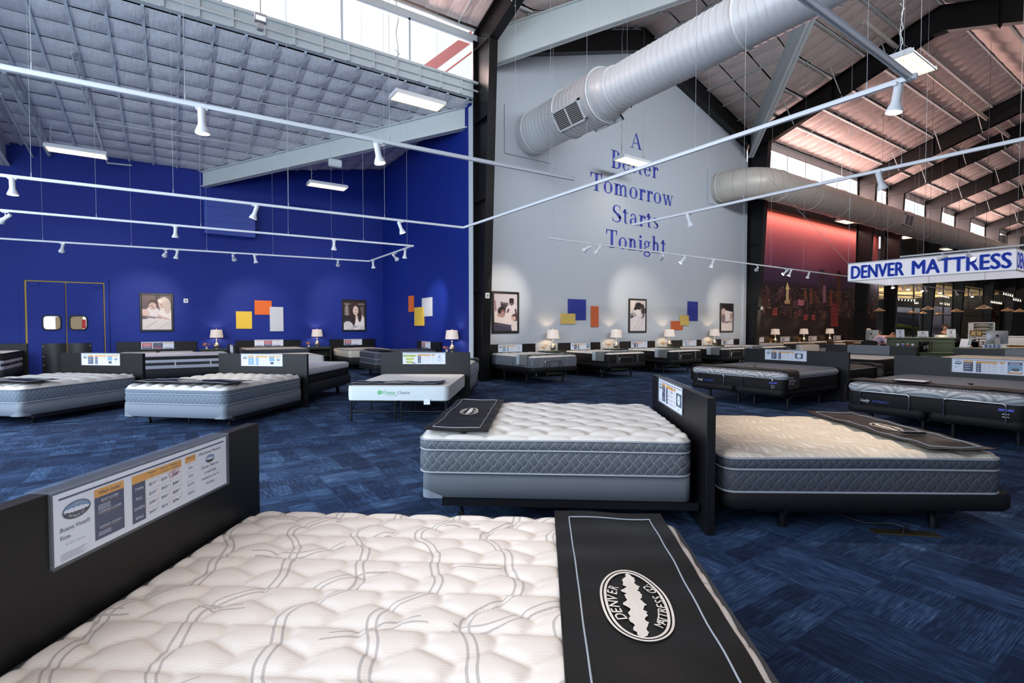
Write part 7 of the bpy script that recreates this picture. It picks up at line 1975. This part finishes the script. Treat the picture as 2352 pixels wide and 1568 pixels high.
# seated person in pink shirt, bent forward to the right
hp = at_d(2050, 771, 18.2); d0 = -Vector((hp.x, hp.y, 0)).normalized(); r0 = Vector((d0.y, -d0.x, 0)); r0 = r0 if r0.dot(RGT) > 0 else -r0
def K_(r, f, z): return r0*r+d0*f+UP*z
P2 = thing('person', 'person in pale pink shirt bending over the desk', 'person', (hp.x, hp.y, 0)); hz = hp.z-.02
Vv = [K_(-.62, 0, .55), K_(-.55, 0, .78), K_(-.42, 0, hz-.07), K_(-.2, 0, hz-.02), K_(-.08, 0, hz-.02), K_(-.02, 0, hz),
      K_(-.22, .2, hz-.08), K_(-.12, .3, hz-.3), K_(.1, .22, hz-.38), K_(-.22, -.2, hz-.08), K_(-.1, -.3, hz-.3), K_(.12, -.2, hz-.38),
      K_(-.55, .12, .5), K_(-.15, .16, .5), K_(-.15, .16, .06), K_(-.02, .16, .04), K_(-.55, -.12, .5), K_(-.15, -.16, .5), K_(-.15, -.16, .06), K_(-.02, -.16, .04)]
Ee = [(0, 1), (1, 2), (2, 3), (3, 4), (4, 5), (3, 6), (6, 7), (7, 8), (3, 9), (9, 10), (10, 11), (0, 12), (12, 13), (13, 14), (14, 15), (0, 16), (16, 17), (17, 18), (18, 19)]
Rr_ = [.15, .15, .16, .1, .055, .05, .07, .05, .034, .07, .05, .034, .09, .07, .045, .04, .09, .07, .045, .04]
for w in (8, 11):
    V, E, Q_ = hand(None, Vv[w], K_(1, 0, -.1), UP); n = len(Vv); Vv += V; Ee += [(w, n)]+[(a+n, b+n) for a, b in E]; Rr_ += Q_
skin('body', Vv, Ee, Rr_, 'skin', P2)
ang = math.atan2(r0.y, r0.x)+PI/2; HR = Matrix.Rotation(ang, 3, 'Z') @ Matrix.Rotation(.8, 3, 'X')
g = MB(); head_geo(g, K_(.02, 0, hz+.03), HR); g.build('head', 'skin', P2); g = MB(); hair_geo(g, K_(.02, 0, hz+.03), HR, cut=.45); g.build('hair', 'wood_brown', P2)
skin('shirt', [Vv[i] for i in range(4)]+[Vv[i] for i in (6, 7, 8, 9, 10, 11)], [(0, 1), (1, 2), (2, 3), (3, 4), (4, 5), (5, 6), (3, 7), (7, 8), (8, 9)], [.165, .17, .185, .12, .09, .065, .048, .09, .065, .048], 'shirt_pink', P2)
skin('trousers', [Vv[i] for i in (0, 12, 13, 14, 16, 17, 18)], [(0, 1), (1, 2), (2, 3), (0, 4), (4, 5), (5, 6)], [.17, .11, .085, .06, .11, .085, .06], 'navy', P2)
t = thing('office_chair', 'black office chair under the person in pink', 'chair', P2.location+K_(-.62, .0, 0), 0)
g = MB(); c = Vector((0, 0, 0)); g.lathe([(0, .40), (.25, .40), (.27, .43), (.25, .46), (0, .46)], 20); g.build('seat', 'black_fabric', t)
g = MB(); g.smooth = True; bk = K_(-.12, .25, 0)
g.grid(lambda a, b: K_(-.3+.5*a, .32+.06*math.sin(PI*a), .6+.38*b+.05*math.sin(PI*a)*b), 10, 4); g.grid(lambda a, b: K_(-.3+.5*a, .36+.06*math.sin(PI*a), .6+.38*b+.05*math.sin(PI*a)*b), 10, 4, flip=True); g.build('backrest', 'black_fabric', t)
g = MB(); g.cyl((0, 0, .08), (0, 0, .4), .03, seg=10); [g.cyl((0, 0, .09), (.28*math.cos(a), .28*math.sin(a), .05), .018, seg=6) for a in [2*PI*k/5 for k in range(5)]]; g.build('pedestal', 'metal_black', t)
# third person in striped shirt, partly hidden
hp = at_d(2018, 764, 21.0); P3 = thing('person', 'person with dark hair and yellow-blue striped shirt, mostly hidden', 'person', (hp.x, hp.y, 0)); hz = hp.z
m, t_, b_ = base('shirt_striped', srgb(50, 54, 110), .8); co = t_.coords(); X, Y, Z = t_.sep(co)
t_.link(t_.mix(t_.m('LESS_THAN', t_.m('FRACT', t_.m('MULTIPLY', Z, 9.)), .4), srgb(44, 48, 106), srgb(206, 190, 110)), b_.inputs['Base Color'])
Vv = [K_(0, 0, .45), K_(0, 0, .7), K_(0, 0, hz-.25), K_(0, 0, hz-.08), K_(-.16, 0, hz-.24), K_(-.2, .1, hz-.45), K_(-.05, .25, hz-.5), K_(.16, 0, hz-.24), K_(.2, .1, hz-.45), K_(.1, .28, hz-.5), K_(-.1, .35, .45), K_(-.1, .38, .0), K_(.1, .35, .45), K_(.1, .38, .0)]
Ee = [(0, 1), (1, 2), (2, 3), (2, 4), (4, 5), (5, 6), (2, 7), (7, 8), (8, 9), (0, 10), (10, 11), (0, 12), (12, 13)]; Rr_ = [.14, .13, .1, .05, .06, .045, .03, .06, .045, .03, .08, .05, .08, .05]
skin('body', Vv, Ee, Rr_, 'skin', P3); HR = Matrix.Rotation(math.atan2(r0.y, r0.x)+PI/2-.6, 3, 'Z')
g = MB(); head_geo(g, K_(0, 0, hz), HR, .92); g.build('head', 'skin', P3); g = MB(); hair_geo(g, K_(0, 0, hz), HR, .95, cut=.75); g.build('hair', 'hair', P3)
skin('shirt', Vv[:3]+[Vv[4], Vv[5], Vv[7], Vv[8]], [(0, 1), (1, 2), (2, 3), (3, 4), (2, 5), (5, 6)], [.16, .15, .12, .08, .06, .08, .06], 'shirt_striped', P3)
# ================================================================= LIGHT, WORLD, CAMERA
w = bpy.data.worlds.new('World'); SC.world = w; w.use_nodes = True
bg = w.node_tree.nodes['Background']; bg.inputs[0].default_value = (.86, .93, 1., 1); bg.inputs[1].default_value = 1.12
def area(name, loc, tgt, sx, sy, e, col, spread=None):
    l = bpy.data.lights.new(name, 'AREA'); l.shape = 'RECTANGLE'; l.size = sx; l.size_y = sy; l.energy = e; l.color = col
    if spread: l.spread = spread
    o = bpy.data.objects.new(name, l); COL.objects.link(o); o.location = loc
    o.rotation_mode = 'QUATERNION'; o.rotation_quaternion = (Vector(tgt)-Vector(loc)).to_track_quat('-Z', 'Y'); return o
# daylight through the storefront glass behind and to the left of the viewpoint
area('daylight_west', (-5.6, 5.5, 3.0), (1, 7.5, .0), 11, 4, 1080, (.66, .81, 1.))
area('daylight_south', (-3, -4., 4.0), (0, 9, 1.), 8, 4, 160, (.75, .86, 1.))
area('grey_wall_fill', (11, -.6, 8.8), (13, 12.5, 5.5), 14, 1.2, 330, (.88, .94, 1.), R(75))  # added fill to brighten the grey wall, no window built here
# daylight through the clerestories, warmed by the red roofs outside
area('clerestory_glow', (-1, YW+.75, 8.95), (-1, 6, 12.3), 15, 1.0, 900, (1., .72, .66))
area('clerestory_glow', (28, YW+.75, 8.95), (28, 6, 12.3), 14, 1.0, 1700, (1., .66, .60))
area('clerestory_glow', (47, YW+.75, 8.95), (47, 6, 12.3), 24, 1.0, 2600, (1., .70, .64))
# wall wash above the mural (cove strip on top of its upper edge)
area('mural_wash', (27.8, 12.6, 6.85), (27.8, 12.99, 5.6), 14.2, .12, 120, (1., .80, .66))
cam = bpy.data.cameras.new('Camera'); cam.sensor_width = 36; cam.sensor_fit = 'HORIZONTAL'; cam.lens = F/2352*36; cam.clip_start = .05; cam.clip_end = 200
co = bpy.data.objects.new('Camera', cam); COL.objects.link(co); co.location = CAM
co.rotation_euler = (PI/2-TILT, 0, -YAW)
SC.camera = co
SC.view_settings.view_transform = 'Standard'; SC.view_settings.look = 'None'; SC.view_settings.gamma = 1.; SC.view_settings.use_curve_mapping = False
SC.view_settings.exposure = .08
c = SC.cycles
c.max_bounces = 7; c.diffuse_bounces = 4; c.glossy_bounces = 3; c.transparent_max_bounces = 10; c.transmission_bounces = 4; c.caustics_reflective = False; c.caustics_refractive = False
c.sample_clamp_indirect = 4.; c.use_denoising = True; c.use_light_tree = True
